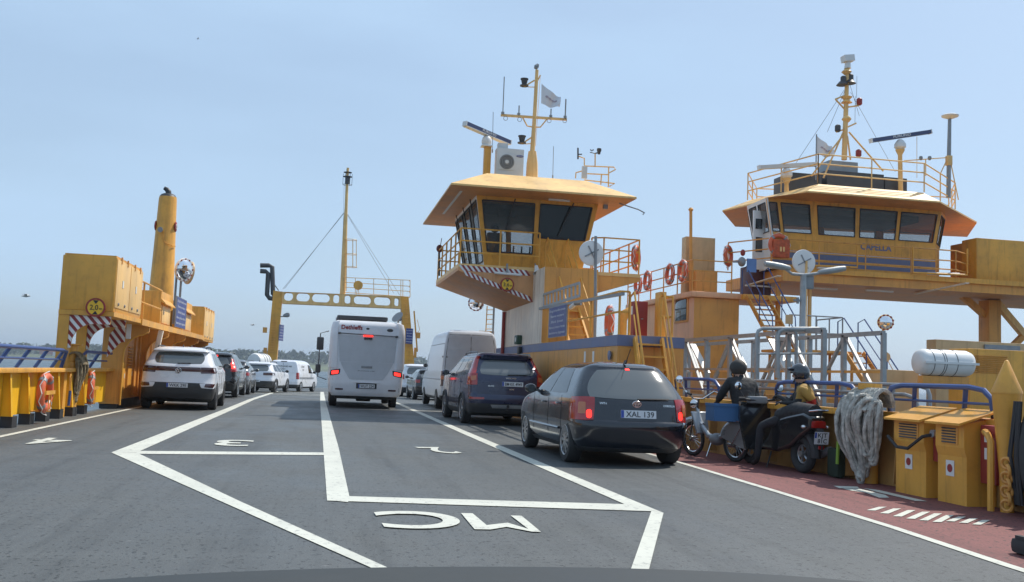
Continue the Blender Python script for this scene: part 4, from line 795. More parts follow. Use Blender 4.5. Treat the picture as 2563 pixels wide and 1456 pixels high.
# flags
def flag(name, label, p0, p1, p2, p3, seed, txt=None):
    """corners: hoist top, hoist foot, fly foot, fly top"""
    q = random.Random(seed); mb = MB(); n, m_ = 18, 10; P = []
    for j in range(m_+1):
        for i in range(n+1):
            u, v = i/n, j/m_; p_ = (V(p0)*(1-u)+V(p3)*u)*(1-v)+(V(p1)*(1-u)+V(p2)*u)*v
            P.append(p_+V((0, .09*u*math.sin(9*u+3*v), -.04*math.sin(math.pi*u)+.03*u*math.sin(7*u+v*2))))
    fs = [(j*(n+1)+i, j*(n+1)+i+1, (j+1)*(n+1)+i+1, (j+1)*(n+1)+i) for j in range(m_) for i in range(n)]
    mb.add(P, fs); k = len(P); mb.add([p_+V((0, .006, 0)) for p_ in P], [f[::-1] for f in fs])
    t_ = T(name, label, "flag", p1); mb.build("cloth", CLOTH, t_, smooth=80)
    mb = MB()
    for i in range(4, 15):
        u = i/n; mb.bar(P[5*(n+1)+i]+V((0, -.008, 0)), P[5*(n+1)+i+1]+V((0, -.008, 0)), .004, .03+.02*(i % 3))
    mb.build("printed_band", mat("flag_print", (.45, .38, .42), .8, var=0), t_, smooth=0); return t_
flag("flag", "white flag with faint print flying from the mast on the wheelhouse", at(1355, 209, Y=RY), at(1354, 258, Y=RY), at(1399, 270, Y=RY), at(1404, 243, Y=RY), 1)
for x, y0, y1, lb in ((1233, 378, 280, "thin whip aerial beside the dark blue radar bar"), (1384, 442, 366, "thin whip aerial standing alone on the wheelhouse roof")):
    tt = T("whip_aerial", lb, "aerial", at(x, y0, Y=RY), 0, "whip aerials on the wheelhouse roof"); mb = MB(); mb.tube([at(x-1, y0+2, Y=RY), at(x+1, y1, Y=RY)], .009, 5); mb.build("rod", GREY, tt); mb = MB(); mb.tube([at(x-1, y0+4, Y=RY), at(x-1, y0-4, Y=RY)], .02, 6); mb.build("socket", GREY, tt)
tt = T("weather_station_rail", "yellow rail frame with weather sensors on the wheelhouse roof corner", "sensor frame", at(1470, 450, Y=RY))
def pl(*q): return [at(x, y, Y=RY) for x, y in q]
for q in (((1462, 415), (1536, 418), (1540, 424), (1525, 432)), ((1462, 434), (1524, 437)), ((1462, 450), (1538, 459), (1525, 466)), ((1440, 446), (1441, 432), (1455, 428)), ((1523, 418), (1522, 468)), ((1505, 436), (1503, 462)), ((1489, 414), (1489, 384)), ((1462, 414), (1462, 396), (1448, 391))):
    mb = MB(); mb.tube(pl(*q), .02, 6); mb.build("rail", PALE, tt)
a, b_ = at(1455, 446, Y=RY-.05), at(1469, 417, Y=RY-.05); mb = MB(); mb.bbox(a.x, b_.x, RY-.1, RY-.02, a.z, b_.z, .01); mb.build("junction_box", ACG, tt)
mb = MB(); c = at(1499, 376, Y=RY); mb.lathe([(.04, -.12), (.05, -.05), (.07, -.02), (.07, .05), (.05, .06)], 12, c); mb.tube([at(1489, 384, Y=RY), at(1499, 381, Y=RY)], .02, 5); mb.tube([at(1476, 381, Y=RY), at(1489, 384, Y=RY)], .014, 5)
for k in range(3): mb.ell(at(1478+k*3, 375+2*(k % 2), Y=RY), .022, .022, .022, 8, 5)
mb.build("anemometer", DGREY, tt); mb = MB(); mb.bar(at(1446, 398, Y=RY), at(1446, 370, Y=RY), .04, .04); mb.bar(at(1446, 386, Y=RY), at(1456, 386, Y=RY), .03, .03); mb.build("sensor", DGREY, tt, smooth=0)
# fire monitor on the floor edge
tt = T("searchlight", "dark red searchlight on the lane edge of the wheelhouse railing", "searchlight", at(1100, 690, Y=YF-.1)); mb = MB(); mb.tube([at(1099, 690, Y=YF-.1), at(1099, 632, Y=YF-.1)], .03, 6); mb.build("stand", DGREY, tt); mb = MB(); mb.ell(at(1100, 622, Y=YF-.1), .11, .11, .13); mb.tube([at(1102, 615, Y=YF-.1), at(1105, 596, Y=YF-.1)], .012, 5); mb.build("lamp_head", mat("oxide_red", (.13, .035, .03), .6), tt)
# ================================================================== STARBOARD BULWARK and the gear on it
path = [(7.22, 4.0), (7.22, 11.2), (6.97, 14.2), (6.66, 18.2)]
def along(y):
    for (a, b_) in zip(path, path[1:]):
        if a[1] <= y <= b_[1]: u = (y-a[1])/(b_[1]-a[1]); return a[0]+(b_[0]-a[0])*u
    return path[-1][0]
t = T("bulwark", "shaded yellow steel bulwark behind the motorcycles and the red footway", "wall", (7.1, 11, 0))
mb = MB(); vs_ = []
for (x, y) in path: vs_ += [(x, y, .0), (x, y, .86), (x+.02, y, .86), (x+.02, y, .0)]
mb.add(vs_, [(i*4+k, i*4+(k+1) % 4, i*4+4+(k+1) % 4, i*4+4+k) for i in range(3) for k in range(4)]); mb.build("plating", YELSHADE, t, smooth=0)
mb = MB(); vs_ = []
for (x, y) in path: vs_ += [(x-.14, y, .861), (x-.14, y, .94), (x+.1, y, .94), (x+.1, y, .861)]
mb.add(vs_, [(i*4+k, i*4+(k+1) % 4, i*4+4+(k+1) % 4, i*4+4+k) for i in range(3) for k in range(4)]); mb.build("cap_rail", YEL, t, smooth=0)
for i in range(13):
    y = 5.2+i*1.0; x = along(y); mb = MB(); mb.prism([(x-.001, y, .05), (x-.16, y, .05), (x-.10, y, .859), (x-.001, y, .859)], (0, .02, 0)); mb.build("frame", YELSHADE, t, smooth=0)
for (y0, y1, lb) in ((16.1, 17.9, "short blue railing piece on the bulwark behind the dark hatchback's tail"), (12.15, 14.2, "blue railing with leaning posts on the bulwark behind the motorcycle riders"), (9.55, 11.5, "blue railing with leaning posts on the bulwark above the two ventilator boxes")):
    t = T("blue_railing", lb, "railing", (along(y0), y0, .94)); A = lambda y, dx, z: (along(y)+dx, y, z)
    n = 6; ysg = [y0+(y1-y0)*k/n for k in range(n+1)]
    mb = MB(); mb.tube([A(y0, 0, .93), A(y0, -.03, 1.16)]+[A(y0+.1, -.05, 1.25)]+[A(y, -.06, 1.28) for y in ysg[1:-1]]+[A(y1-.1, -.05, 1.25), A(y1, -.03, 1.16), A(y1, 0, .93)], .032, 8); mb.build("top_rail", BLUE, t)
    mb = MB(); mb.tube([A(y, -.02, 1.10) for y in ysg], .018, 6); mb.build("middle_rail", BLUE, t)
    for k in range(max(1, round((y1-y0)/1.0))): yy = y0+(k+.5)*(y1-y0)/max(1, round((y1-y0)/1.0)); mb = MB(); mb.bar(A(yy+.08, .04, .941), A(yy-.08, -.05, 1.27), .05, .05); mb.build("post", BLUE, t, smooth=0)
# mooring post and big pale rope
t = T("bollard", "square-topped yellow mooring post under the big pale rope hank", "bollard", (7.0, 11.75, 0)); x = 7.06
mb = MB(); mb.lathe([(.11, 0), (.11, 1.2), (.15, 1.21), (.15, 1.29)], 16, (x, 11.75, .001)); mb.build("post", YEL, t)
ROPE3 = mat("pale_rope_fibre", (.50, .48, .43), .9, var=.4, vs=14, bump=.9, bs=60)
hank("rope_hank", "big pale mooring rope hanging in a thick hank over the starboard bulwark", (6.93, 11.62, 1.16), .92, 1.10, 44, .024, 11, ROPE3, .26)
# ventilator boxes
def vent(y0, y1, x0, label):
    t = T("ventilator", label, "ventilator", (x0+.17, (y0+y1)/2, 0)); x1 = along(y0)-.01
    pr = [(x0+.03, 0), (x0+.03, .52), (x0, .62), (x0, .88), (x1, .95), (x1, 0)]
    mb = MB(); mb.prism([(p_[0], y0, p_[1]) for p_ in pr], (0, y1-y0, 0)); mb.build("body", YEL, t, smooth=0)
    mb = MB(); mb.prism([(x0-.10, y0-.06, .86), (x1+.0, y0-.06, 1.02), (x1+.0, y0-.06, 1.04), (x0-.10, y0-.06, .885)], (0, y1-y0+.12, 0)); mb.build("lid", YEL, t, smooth=0)
    mb = MB(); mb.box(x0-.008, x0-.002, y0+.1, y1-.12, .65, .84); g_ = mb.build("louvre", ORA, t, smooth=0)
    mb = MB()
    for k in range(6): mb.obox((x0-.012, (y0+y1)/2, .67+k*.03), .012, y1-y0-.26, .012, 0, .5)
    mb.build("slats", DGREY, g_, smooth=0)
    ym = y0+(y1-y0)*.55; mb = MB(); mb.box(x0+.022, x0+.027, ym-.07, ym+.07, .30, .47); n_ = mb.build("notice", PLASW, t, smooth=0)
    mb = MB(); mb.lathe([(.045, 0), (.045, .003)], 16, (x0+.0215, ym, .385), (-1, 0, 0)); mb.build("red_mark", RED, n_, smooth=0)
    return t
vent(10.22, 10.82, 6.82, "yellow ventilator box with sloping lid, the one next to the pale rope hank")
vent(9.5, 10.0, 6.82, "yellow ventilator box with sloping lid, the one next to the pointed yellow post")
t = T("hose_reel_box", "dark red box with a black hose fitting between the two ventilator boxes", "hydrant", (7.0, 10.85, .4))
mb = MB(); mb.bbox(6.92, 7.2, 10.03, 10.2, .42, .78, .02); mb.build("body", RED, t); mb = MB(); mb.tube([(6.91, 10.1, .74), (6.75, 10.14, .70), (6.70, 10.35, .55), (6.72, 10.6, .55), (6.76, 10.85, .66)], .02, 6); mb.build("hose", RUB, t); mb = MB(); mb.tube([(6.93, 10.1, .74), (6.84, 10.1, .74)], .045, 10); mb.build("fitting", GREY, t)
t = T("fire_cabinet", "wide dark red cabinet with white lettering beside the pointed yellow post", "cabinet", (7.0, 9.95, .4))
mb = MB(); mb.bbox(6.98, 7.2, 9.2, 9.46, .26, .88, .02); mb.build("body", RED, t); mb = MB()
for z, h_ in ((.70, .08), (.52, .12)): mb.box(6.974, 6.977, 9.34, 9.38, z, z+h_)
mb.box(6.9735, 6.9765, 9.28, 9.34, .52, .55); mb.build("white_marks", PLASW, t, smooth=0)
t = T("vent_pipe", "bent yellow pipe in front of the wide red cabinet", "pipe", (6.9, 9.68, 0)); mb = MB(); mb.tube([(6.9, 9.18, 0), (6.9, 9.18, .72), (6.9, 9.23, .79), (6.92, 9.3, .81), (6.98, 9.32, .80)], .035, 8); mb.build("tube", YEL, t)
t = T("pointed_post", "yellow post with a pointed cone top at the bulwark", "post", (7.05, 9.45, 0)); p = at(2519, 985, Y=9.1)
mb = MB(); mb.lathe([(.065, 0), (.075, .4), (.145, p.z)], 20, (p.x, 9.1, .001)); mb.build("shaft", YEL, t); mb = MB(); mb.lathe([(.15, 0), (.15, .02), (.02, .34), (.005, .35)], 20, (p.x, 9.1, p.z+.002)); mb.build("cone_cap", YEL, t)
# heap of black net and yellow floats at the frame's edge
t = T("fender_bundle", "black hanging rubber fender bundle with dull yellow chain links by the pointed post", "fender", (7.1, 8.7, 0)); q = random.Random(4)
mb = MB(); mb.ell((7.12, 8.55, .62), .30, .36, .64, 20, 14); mb.build("rubber_body", RUB, t)
mb = MB()
for k in range(14): a = q.uniform(-.3, .4); mb.tube([(6.86+.1*abs(a), 8.45+a, 1.15), (6.84+.05*q.random(), 8.45+a*1.1+q.uniform(-.05, .05), .6), (6.9, 8.45+a, .12)], .018, 6)
mb.build("black_rope", BLACK, t)
mb = MB()
for k in range(7): mb.ring((6.84, 8.86-.02*(k % 2), .10+k*.07), (1, .4*(-1)**k, .1), .055, .018, 14, 6)
mb.build("chain", ORA, t)
p = G(2655, 1402); t = T("rubber_mat", "ribbed black rubber block lying on the red footway", "rubber block", (p.x, p.y, .005)); mb = MB(); mb.bbox(p.x-.22, p.x+.5, p.y-.5, p.y+.28, .006, .13, .045); mb.build("body", RUB, t)
mb = MB()
for k in range(6): mb.bar((p.x-.19+k*.1, p.y-.42, .135), (p.x-.19+k*.1, p.y+.22, .135), .05, .025)
mb.build("ribs", RUB, t, smooth=0)
# grey quay railing beyond the bulwark
t = T("quay_railing", "low grey double pipe railing between the two ferries", "railing", (8.5, 14, 0))
for (z, y0) in ((1.30, 12.6), (1.16, 12.9)):
    mb = MB(); mb.tube([(8.5, 21, z), (8.5, y0+.3, z), (8.5, y0+.06, z-.04), (8.5, y0, z-.14), (8.5, y0, z-.5)], .03, 8); mb.build("rail", GREY, t)
for y in (13.5, 15, 16.5, 18, 19.5): mb = MB(); mb.tube([(8.5, y, -.3), (8.5, y, 1.3)], .028, 6); mb.build("post", GREY, t)
# gangway truss
SUNLIT = mat("sunlit_galvanised", (.62, .60, .56), .35, .2, var=.1)  # paler copy of the galvanised steel: sunlight painted into the lit braces
t = T("gangway", "grey galvanised truss gangway with slanting braces beyond the bulwark", "gangway", (9.3, 20, 0))
a, b_ = at(1680, 857, X=9.), at(2062, 821, X=9.); gy0, gy1 = b_.y, a.y; ztop = (a.z+b_.z)/2
for x in (9., 10.2):
    mb = MB(); mb.bar((x, gy0, ztop), (x, gy1+6, ztop), .08, .08); mb.build("top_chord", GALV, t, smooth=0); mb = MB(); mb.bar((x, gy0, .85), (x, gy1+6, .85), .09, .12); mb.build("bottom_chord", GALV, t, smooth=0)
    mb = MB(); mb.bar((x, gy0+.05, 1.55), (x, gy1+6, 1.55), .04, .05); mb.build("middle_rail", ORA if x > 9.5 else GALV, t, smooth=0)
    k = 0; y = gy0
    while y < gy1+5.5:
        mb = MB(); mb.bar((x, y, .8), (x, y, ztop), .08, .08); mb.build("post", GALV, t, smooth=0)
        mb = MB(); mb.bar((x+.02, y+.05, ztop-.05), (x+.02, y+1.35, .9), .06, .06) if k % 2 else mb.bar((x+.02, y+.05, .9), (x+.02, y+1.35, ztop-.05), .06, .06); mb.build("diagonal", GALV, t, smooth=0); y += 1.4; k += 1
mb = MB(); mb.box(9.05, 10.15, gy0, gy1+6, .78, .83); mb.build("walkway", GREY, t, smooth=0)
for (x0, y0, x1, y1) in ((1702, 876, 1718, 930), (1733, 862, 1770, 934), (1828, 848, 1862, 918), (1930, 850, 1972, 930), (1664, 905, 1676, 936)):
    pa, pb = at(x0, y0, X=9.95), at(x1, y1, X=9.95); pa.z = min(pa.z, ztop); mb = MB(); mb.bar(pa, pb, .05, .16, (1, 0, 0)); mb.build("sunlit_brace", SUNLIT, t, smooth=0)
t = T("gate_frame", "rounded grey tubular gate frame at the near end of the gangway", "gate", (9, gy0-.3, 0))
for (x0, x1, yt) in ((1893, 1992, 822), (1945, 2062, 824)):
    yy = 17.2; q_ = [(x0, 945), (x0, yt+18), (x0+4, yt+6), (x0+14, yt), (x1-14, yt), (x1-4, yt+6), (x1, yt+18), (x1, 945)]; mb = MB(); mb.tube([at(x, y, Y=yy) for x, y in q_], .035 if x0 < 1900 else .05, 8); mb.build("frame", GALV, t); mb = MB(); mb.tube([at(x0, 885, Y=yy), at(x1, 884, Y=yy)], .022, 6); mb.build("cross_rail", GALV, t)
# double-armed lamp post
p = at(2006, 900, X=10.5); Yl = p.y; t = T("lamp_post", "grey galvanised lamp post with two slanting lamp heads beyond the bulwark", "street lamp", (p.x, Yl, 0))
top = at(2010, 688, Y=Yl); mb = MB(); mb.tube([V((p.x, Yl, -.5)), V((p.x, Yl, 1.7)), V((p.x, Yl, 1.75)), top], [.11, .11, .075, .065], 12); mb.build("pole", GALV, t)
for s_, (x0, y0, x1, y1, xa, ya) in enumerate(((1975, 671, 1912, 659, 1960, 668), (2050, 681, 2116, 671, 2062, 679))):
    mb = MB(); mb.tube([top, at((2010+xa)/2+(-4, 4)[s_], 685, Y=Yl), at(xa, ya, Y=Yl)], .035, 8); mb.build("arm", GALV, t); a, b_ = at(x0, y0, Y=Yl), at(x1, y1, Y=Yl); mb = MB(); d = b_-a; mb.tube([a-d*.05, a, a+d*.3, a+d*.7, a+d*.97, b_], [.03, .055, .075, .075, .06, .02], 10); mb.build("lamp_head", GALV, t)
a, b_ = at(2008, 722, Y=Yl+.1), at(2035, 690, Y=Yl+.1); mb = MB(); mb.bbox(a.x, b_.x, Yl+.07, Yl+.2, a.z, b_.z, .01); mb.build("control_box", GREY, t)
a = at(2001, 752, Y=Yl); mb = MB(); mb.bar(a+V((-.15, 0, 0)), a+V((.02, 0, 0)), .05, .05); mb.bar(a+V((-.05, 0, -.07)), a+V((-.05, 0, .07)), .06, .04); mb.build("bracket", GREY, t, smooth=0)
# ================================================================== THE OTHER FERRY alongside
t = T("ferry_hull", "grey and orange hull and deck of the other ferry lying alongside", "ferry", (17, 28, 0))
mb = MB(); mb.box(10.8, 32, 18.5, 60, -2.6, .25); mb.build("hull", DGREY, t, smooth=0); mb = MB(); mb.box(10.85, 31.9, 18.6, 59.9, .251, .27); mb.build("deck", mat("grey_deck", (.10, .11, .115), .7, var=.2), t, smooth=0)
mb = MB(); mb.box(10.75, 10.84, 18.6, 60, .2, 1.0); mb.build("bulwark", ORA, t, smooth=0)
mb = MB(); mb.box(11.6, 16.5, 27.0, 33.5, .272, 1.35); mb.build("engine_casing", ORA, t, smooth=0)
mb = MB(); a, b_ = at(2200, 958, Y=22.5), at(2300, 928, Y=22.5); mb.bbox(a.x, b_.x, 22.5, 23.3, .272, b_.z, .02); mb.build("deck_box", TAN, t)
t = T("deck_cabin", "peach and orange deck cabin with one rounded window on the other ferry", "cabin", (12.5, 33, .3))
cx0, cx1, cy0, cy1 = 11.75, 13.3, 30., 36.8
mb = MB(); mb.box(cx0, cx1, cy0, cy1, 1.0, 3.98); face_mats(mb, 1, lambda c, n: abs(n.x) > .9 and c.x < 12); mb.build("wall", [ORA, PINK], t, smooth=0)  # wall towards the lanes peach, the other walls orange
mb = MB(); mb.bbox(cx0-.16, cx1+.1, cy0-.12, cy1+.1, 3.99, 4.18, .05); mb.build("roof", PINK, t)
p = at(1706, 776, X=cx0); mb = MB(); mb.bbox(cx0-.03, cx0+.01, p.y-.62, p.y+.62, p.z-.42, p.z+.42, .018); w_ = mb.build("window", ORA, t); mb = MB(); mb.bbox(cx0-.05, cx0-.02, p.y-.5, p.y+.5, p.z-.35, p.z+.35, .01); mb.build("pane", GLASS, w_)
mb = MB(); mb.box(cx0-.06, cx0-.031, p.y-.5, p.y+.5, p.z+.02, p.z+.06); mb.build("glazing_bar", BLACK, w_, smooth=0)
a, b_ = at(1705, 880, Y=29.95), at(1790, 855, Y=29.95)
railing("cabin_roof_railing", "orange pipe railing with lifebuoys on the roof of the other ferry's cabin", [(cx0-.1, cy1, 4.18), (cx0-.1, cy0-.05, 4.18), (13.0, cy0-.05, 4.18)], (.34, .68, 1.02), 1.4, ORA)
for (x, y), lb in zip(((1596, 712), (1620, 702), (1676, 686), (1708, 677)), ("orange lifebuoy at the far end of the cabin roof railing on the other ferry", "orange lifebuoy second from the far end on the other ferry's cabin roof railing", "orange lifebuoy in the middle of the other ferry's cabin roof railing", "orange lifebuoy in front of the tan roof box on the other ferry")):
    p = at(x, y, X=cx0-.22); dup(buoy, p, math.pi, lb)
t = T("roof_box", "tall tan box casing on the roof of the other ferry's cabin", "casing", (12.4, 31.5, 4.2)); a, b_ = at(1706, 735, Y=31.5), at(1790, 596, Y=31.5)
mb = MB(); mb.bbox(a.x+.1, b_.x, 31.5, 31.9, 4.185, b_.z, .02); mb.build("body", TAN, t); mb = MB(); mb.bbox(a.x+.3, b_.x-.1, 31.0, 31.49, 4.185, 5.0, .02); mb.build("side_casing", ORA, t)
t = T("pole", "tall thin orange pole standing at the cabin roof edge", "pole", at(1728, 735, Y=31.3)); mb = MB(); mb.tube([at(1728, 740, Y=31.3), at(1728.5, 524, Y=31.3)], .055, 8); mb.build("shaft", ORA, t); mb = MB(); c = at(1728.5, 524, Y=31.3); mb.lathe([(.07, -.05), (.09, 0), (.05, .06)], 10, c); mb.build("cap", ORA, t)
t = T("bridge_landing", "yellow landing with railing between the cabin roof and the other ferry's wheelhouse", "platform", (13.6, 30, 4.1)); mb = MB(); mb.bbox(13.32, 15.2, 29.7, 32, 3.98, 4.16, .03); mb.build("floor", YEL, t)
mb = MB(); mb.bbox(14.2, 14.9, 31.0, 32.0, 4.17, 5.3, .03); mb.build("dark_locker", mat("dark_red_paint", (.10, .03, .03), .5), t)
stair("cabin_stair", "steep orange stair with blue handrails beside the other ferry's cabin", (13.9, 27.9, 2.35), (13.75, 29.65, 4.1), .7, 9, ORA, .95, BLUE)
t = T("landing_platform", "grey railed landing platform on the other ferry at the foot of the cabin stair", "platform", (14.5, 27.4, 2.3)); mb = MB(); mb.bbox(13.3, 15.7, 26.6, 28.3, 2.24, 2.32, .01); mb.build("floor", ORA, t)
for (x, y) in ((13.5, 26.8), (15.5, 26.8), (13.5, 28.1), (15.5, 28.1)): mb = MB(); mb.tube([(x, y, .3), (x, y, 2.24)], .05, 6); mb.build("leg", ORA, t)
railing("platform_railing", "dark grey railing round the landing platform on the other ferry", [(13.4, 26.65, 2.321), (15.1, 26.65, 2.321), (15.1, 28.2, 2.321)], (.5, 1.0), .8, GREY)
stair("lower_stair", "orange stair with blue handrails down from the landing platform of the other ferry", (15.9, 24.9, .3), (15.45, 26.6, 2.3), .6, 9, ORA, 1.0, BLUE)
t = T("handrail_post", "tall grey handrail slanting down to the deck of the other ferry", "handrail", (16.3, 24.5, .3)); mb = MB(); mb.tube([at(2106, 945, Y=24.5), at(2106, 842, Y=24.5), at(2112, 838, Y=24.5), at(2165, 940, Y=24.3)], .04, 6); mb.build("tube", GREY, t)
a, b_ = at(1966, 810, Y=26.5), at(1984, 788, Y=26.5); t = T("notice_plate", "small pale yellow plate on the landing platform railing", "sign", a); mb = MB(); mb.box(a.x, b_.x, 26.5, 26.53, a.z, b_.z); mb.build("plate", TAN, t, smooth=0)
# ---- bridge beam and wheelhouse of the other ferry
BY0, BY1 = 29.6, 34.2
t = T("bridge_beam", "long orange bridge beam carrying the other ferry's wheelhouse over its deck", "bridge", (20, 31, 4.5))
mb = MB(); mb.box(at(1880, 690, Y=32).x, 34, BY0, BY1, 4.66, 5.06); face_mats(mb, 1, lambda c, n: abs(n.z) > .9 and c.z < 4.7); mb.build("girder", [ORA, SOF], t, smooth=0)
mb = MB(); mb.box(15.2, 34, BY0-.1, BY0-.002, 4.95, 5.12); mb.build("floor_edge", YEL, t, smooth=0)
for (x0, y0, x1, y1) in ((1876, 712, 1950, 690), (2290, 735, 2420, 708)): mb = MB(); mb.bar(at(x0, y0, Z=4.60), at(x1, y1, Z=4.60), .12, .03); mb.build("pale_pipe", DIRTYW, t, smooth=0)
for (x, y) in ((1900, 716), (2060, 722), (2200, 728)): p = at(x, y, Z=4.57); mb = MB(); mb.bar(p-V((.5, 0, 0)), p+V((.5, 0, 0)), .12, .05); mb.build("underside_lamp", PLASW, t, smooth=0)
for (x0, x1, y) in ((2045, 2108, 669), (2320, 2400, 684)): p, q_ = at(x0, y, Y=BY0-.2), at(x1, y+2, Y=BY0-.2); mb = MB(); mb.tube([p, q_], .05, 8); mb.build("strip_lamp", PLASW, t)
for i, (x0, x1, yt, yb) in enumerate(((2003, 2145, 612, 663), (2284, 2420, 618, 682))):
    mb = MB(); q_ = [at(x0, yt, Y=BY0-.25), at(x0, yb, Y=BY0-.25), at(x1, yb+6, Y=BY0-.25), at(x1, yt+4, Y=BY0-.25)]; mb.tube(q_, .035, 6); mb.build("basket_frame", YEL, t)
# columns and braces
mb = MB(); p = at(2478, 720, Y=31.5); mb.bbox(p.x-.28, p.x+.22, 31.2, 31.8, .27, 4.62, .04); mb.build("column", ORA, t)
for (x0, y0, x1, y1, w__) in ((2405, 738, 2478, 802, .2), (2492, 755, 2562, 838, .22), (2492, 742, 2590, 733, .16), (2530, 870, 2590, 810, .2)): mb = MB(); mb.bar(at(x0, y0, Y=31.5), at(x1, y1, Y=31.5), w__, w__); mb.build("brace", PALE if y0 == 755 else ORA, t, smooth=0)
mb = MB(); p = at(1947, 720, Y=30.2); mb.tube([V((p.x, 30.2, 1.3)), V((p.x, 30.2, 4.62))], .09, 8); mb.build("slim_column", ORA, t); mb = MB(); p = at(2026, 720, Y=30.2); mb.tube([V((p.x, 30.2, 1.3)), V((p.x, 30.2, 4.62))], .07, 8); mb.build("slim_column", PALE, t)
t = T("engine_house", "big orange box house at the right end of the other ferry's bridge beam", "casing", (24, 31, 5)); a, b_ = at(2440, 690, Y=29.8), at(2600, 606, Y=29.8)
mb = MB(); mb.bbox(a.x+.05, b_.x+2, 29.8, 30.6, 5.08, b_.z, .03); mb.build("body", YEL, t); mb = MB(); mb.bbox(a.x+.3, a.x+2, 30.61, 31.6, 5.08, b_.z-.03, .03); mb.build("end_casing", ORA, t)
# wheelhouse: octagonal, windows leaning outwards
t = T("wheelhouse", "wide yellow wheelhouse with a band of windows and name lettering on the other ferry", "superstructure", (17, 31.5, 5.1))
zb0, zs, zt0 = 5.08, 6.20, 7.42
xa, xb = at(1884, 600, Y=31.6).x, at(2345, 600, Y=30.1).x
xq = lambda px, y: at(px, 600, Y=y).x
BB = [(xq(1930, 30.0), 30.0), (xq(2340, 30.), 30.0), (xq(2350, 30.8), 30.8), (xq(2335, 33.5), 33.5), (xq(1892, 34.0), 34.0), (xq(1884, 31.6), 31.6)]
def oct_(k): 
    c = V((sum(p_[0] for p_ in BB)/6, sum(p_[1] for p_ in BB)/6)); return [((V(p_)-c)*k+c) for p_ in BB]
lo, hi = oct_(1.0), oct_(1.07)
def wp(i, u, v):
    j = (i+1) % 6; b_ = V((*BB[i], zb0)).lerp(V((*BB[j], zb0)), u); m_ = V((*BB[i], zs)).lerp(V((*BB[j], zs)), u); t_ = V((*hi[i], zt0)).lerp(V((*hi[j], zt0)), u)
    return b_.lerp(m_, v/.5) if v <= .5 else m_.lerp(t_, (v-.5)/.5)
W6 = {0: [.01, .055, .075, .24, .28, .50, .525, .745, .765, .98], 1: [.08, .92], 2: [.05, .48, .52, .95], 3: [.04, .3, .34, .62, .66, .96], 4: [.05, .48, .52, .95], 5: [.08, .45, .55, .92]}
for i in range(6):
    mb = MB(); us = sorted({0, 1} | set(W6[i])); nrm = (wp(i, 1, .75)-wp(i, 0, .75)).cross(wp(i, 0, 1)-wp(i, 0, .75)).normalized()*-.06
    for a in range(len(us)-1):
        for (v0, v1) in ((0, .5), (.5, .55), (.55, .95), (.95, 1)):
            isw = us[a] in W6[i][0::2] and v0 == .55
            if isw: continue
            mb.prism([wp(i, us[a], v0), wp(i, us[a+1], v0), wp(i, us[a+1], v1), wp(i, us[a], v1)], nrm)
    mb.build("wall", WHITE if i == 5 else YEL, t, smooth=0)
    for a in range(0, len(W6[i]), 2):
        u0, u1 = W6[i][a], W6[i][a+1]; q_ = [wp(i, u0, .55), wp(i, u1, .55), wp(i, u1, .95), wp(i, u0, .95)]; mb = MB(); mb.prism([p_+nrm*.4 for p_ in q_], nrm*.1); wo = mb.build("window", CLEAR, t, smooth=0)
        mb = MB(); qi = inset(q_, .02); [mb.bar(qi[k]-nrm*.1, qi[(k+1) % 4]-nrm*.1, .03, .03, nrm) for k in range(4)]; mb.build("window_frame", BLACK, wo, smooth=0)
for i in (0, 5):
    for (v0, v1, m_) in ((.18, .26, STRIPE), (.08, .14, STRIPE), (.28, .305, LTEXT)):
        if i == 5: continue
        nr = (wp(i, 1, .2)-wp(i, 0, .2)).cross(wp(i, 0, .5)-wp(i, 0, .2)).normalized(); mb = MB(); mb.prism([wp(i, .0, v0)+nr*.002, wp(i, 1, v0)+nr*.002, wp(i, 1, v1)+nr*.002, wp(i, 0, v1)+nr*.002], nr*.004); mb.build("painted_stripe", m_, t, smooth=0)
p = wp(0, .63, .38); mb = MB(); mb.text("CAPELLA", p+V((0, -.012, 0)), (1, 0, 0), (0, 0, 1), .2, 1.15, .0, bold=.03); mb.build("name_lettering", STRIPE, t, smooth=0)
# white door with panes on the left wall
mb = MB(); c = wp(5, .85, .0); a, b_ = at(1884, 650, Y=30.6), at(1916, 528, Y=30.6); mb.bbox(a.x, b_.x, 30.6, 30.68, 5.1, b_.z, .01); dr = mb.build("door", WHITE, t)
for (y0, y1) in ((548, 572), (594, 630)): p, q_ = at(1890, y1, Y=30.6), at(1907, y0, Y=30.6); mb = MB(); mb.box(p.x, q_.x, 30.58, 30.599, p.z, q_.z); mb.build("pane", GLASS, dr, smooth=0)
# roof
mb = MB(); BR = [at(2020, 493, Y=28.6), at(2353, 507, Y=28.6), at(2444, 530, Y=31.5), at(2420, 530, Y=34.5), at(1840, 545, Y=36), at(1807, 545, Y=33)]
zbr = 7.48
for p_ in BR: p_.z = zbr
cc_ = sum(BR, V((0, 0, 0)))/6; TT = [cc_+(p_-cc_)*.80 for p_ in BR]
for p_ in TT: p_.z = zbr+.40
n = 6; mb.add([p_-V((0, 0, .05)) for p_ in BR]+BR+TT, [tuple(range(12, 18))]+[(6+i, 6+(i+1) % 6, 12+(i+1) % 6, 12+i) for i in range(6)]+[(i, (i+1) % 6, 6+(i+1) % 6, 6+i) for i in range(6)]); mb.build("roof", PALE, t, smooth=0)
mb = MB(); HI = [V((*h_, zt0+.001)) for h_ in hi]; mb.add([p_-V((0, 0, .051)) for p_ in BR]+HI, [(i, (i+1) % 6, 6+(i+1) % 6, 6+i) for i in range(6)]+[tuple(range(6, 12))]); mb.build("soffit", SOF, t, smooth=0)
ztop = zbr+.40
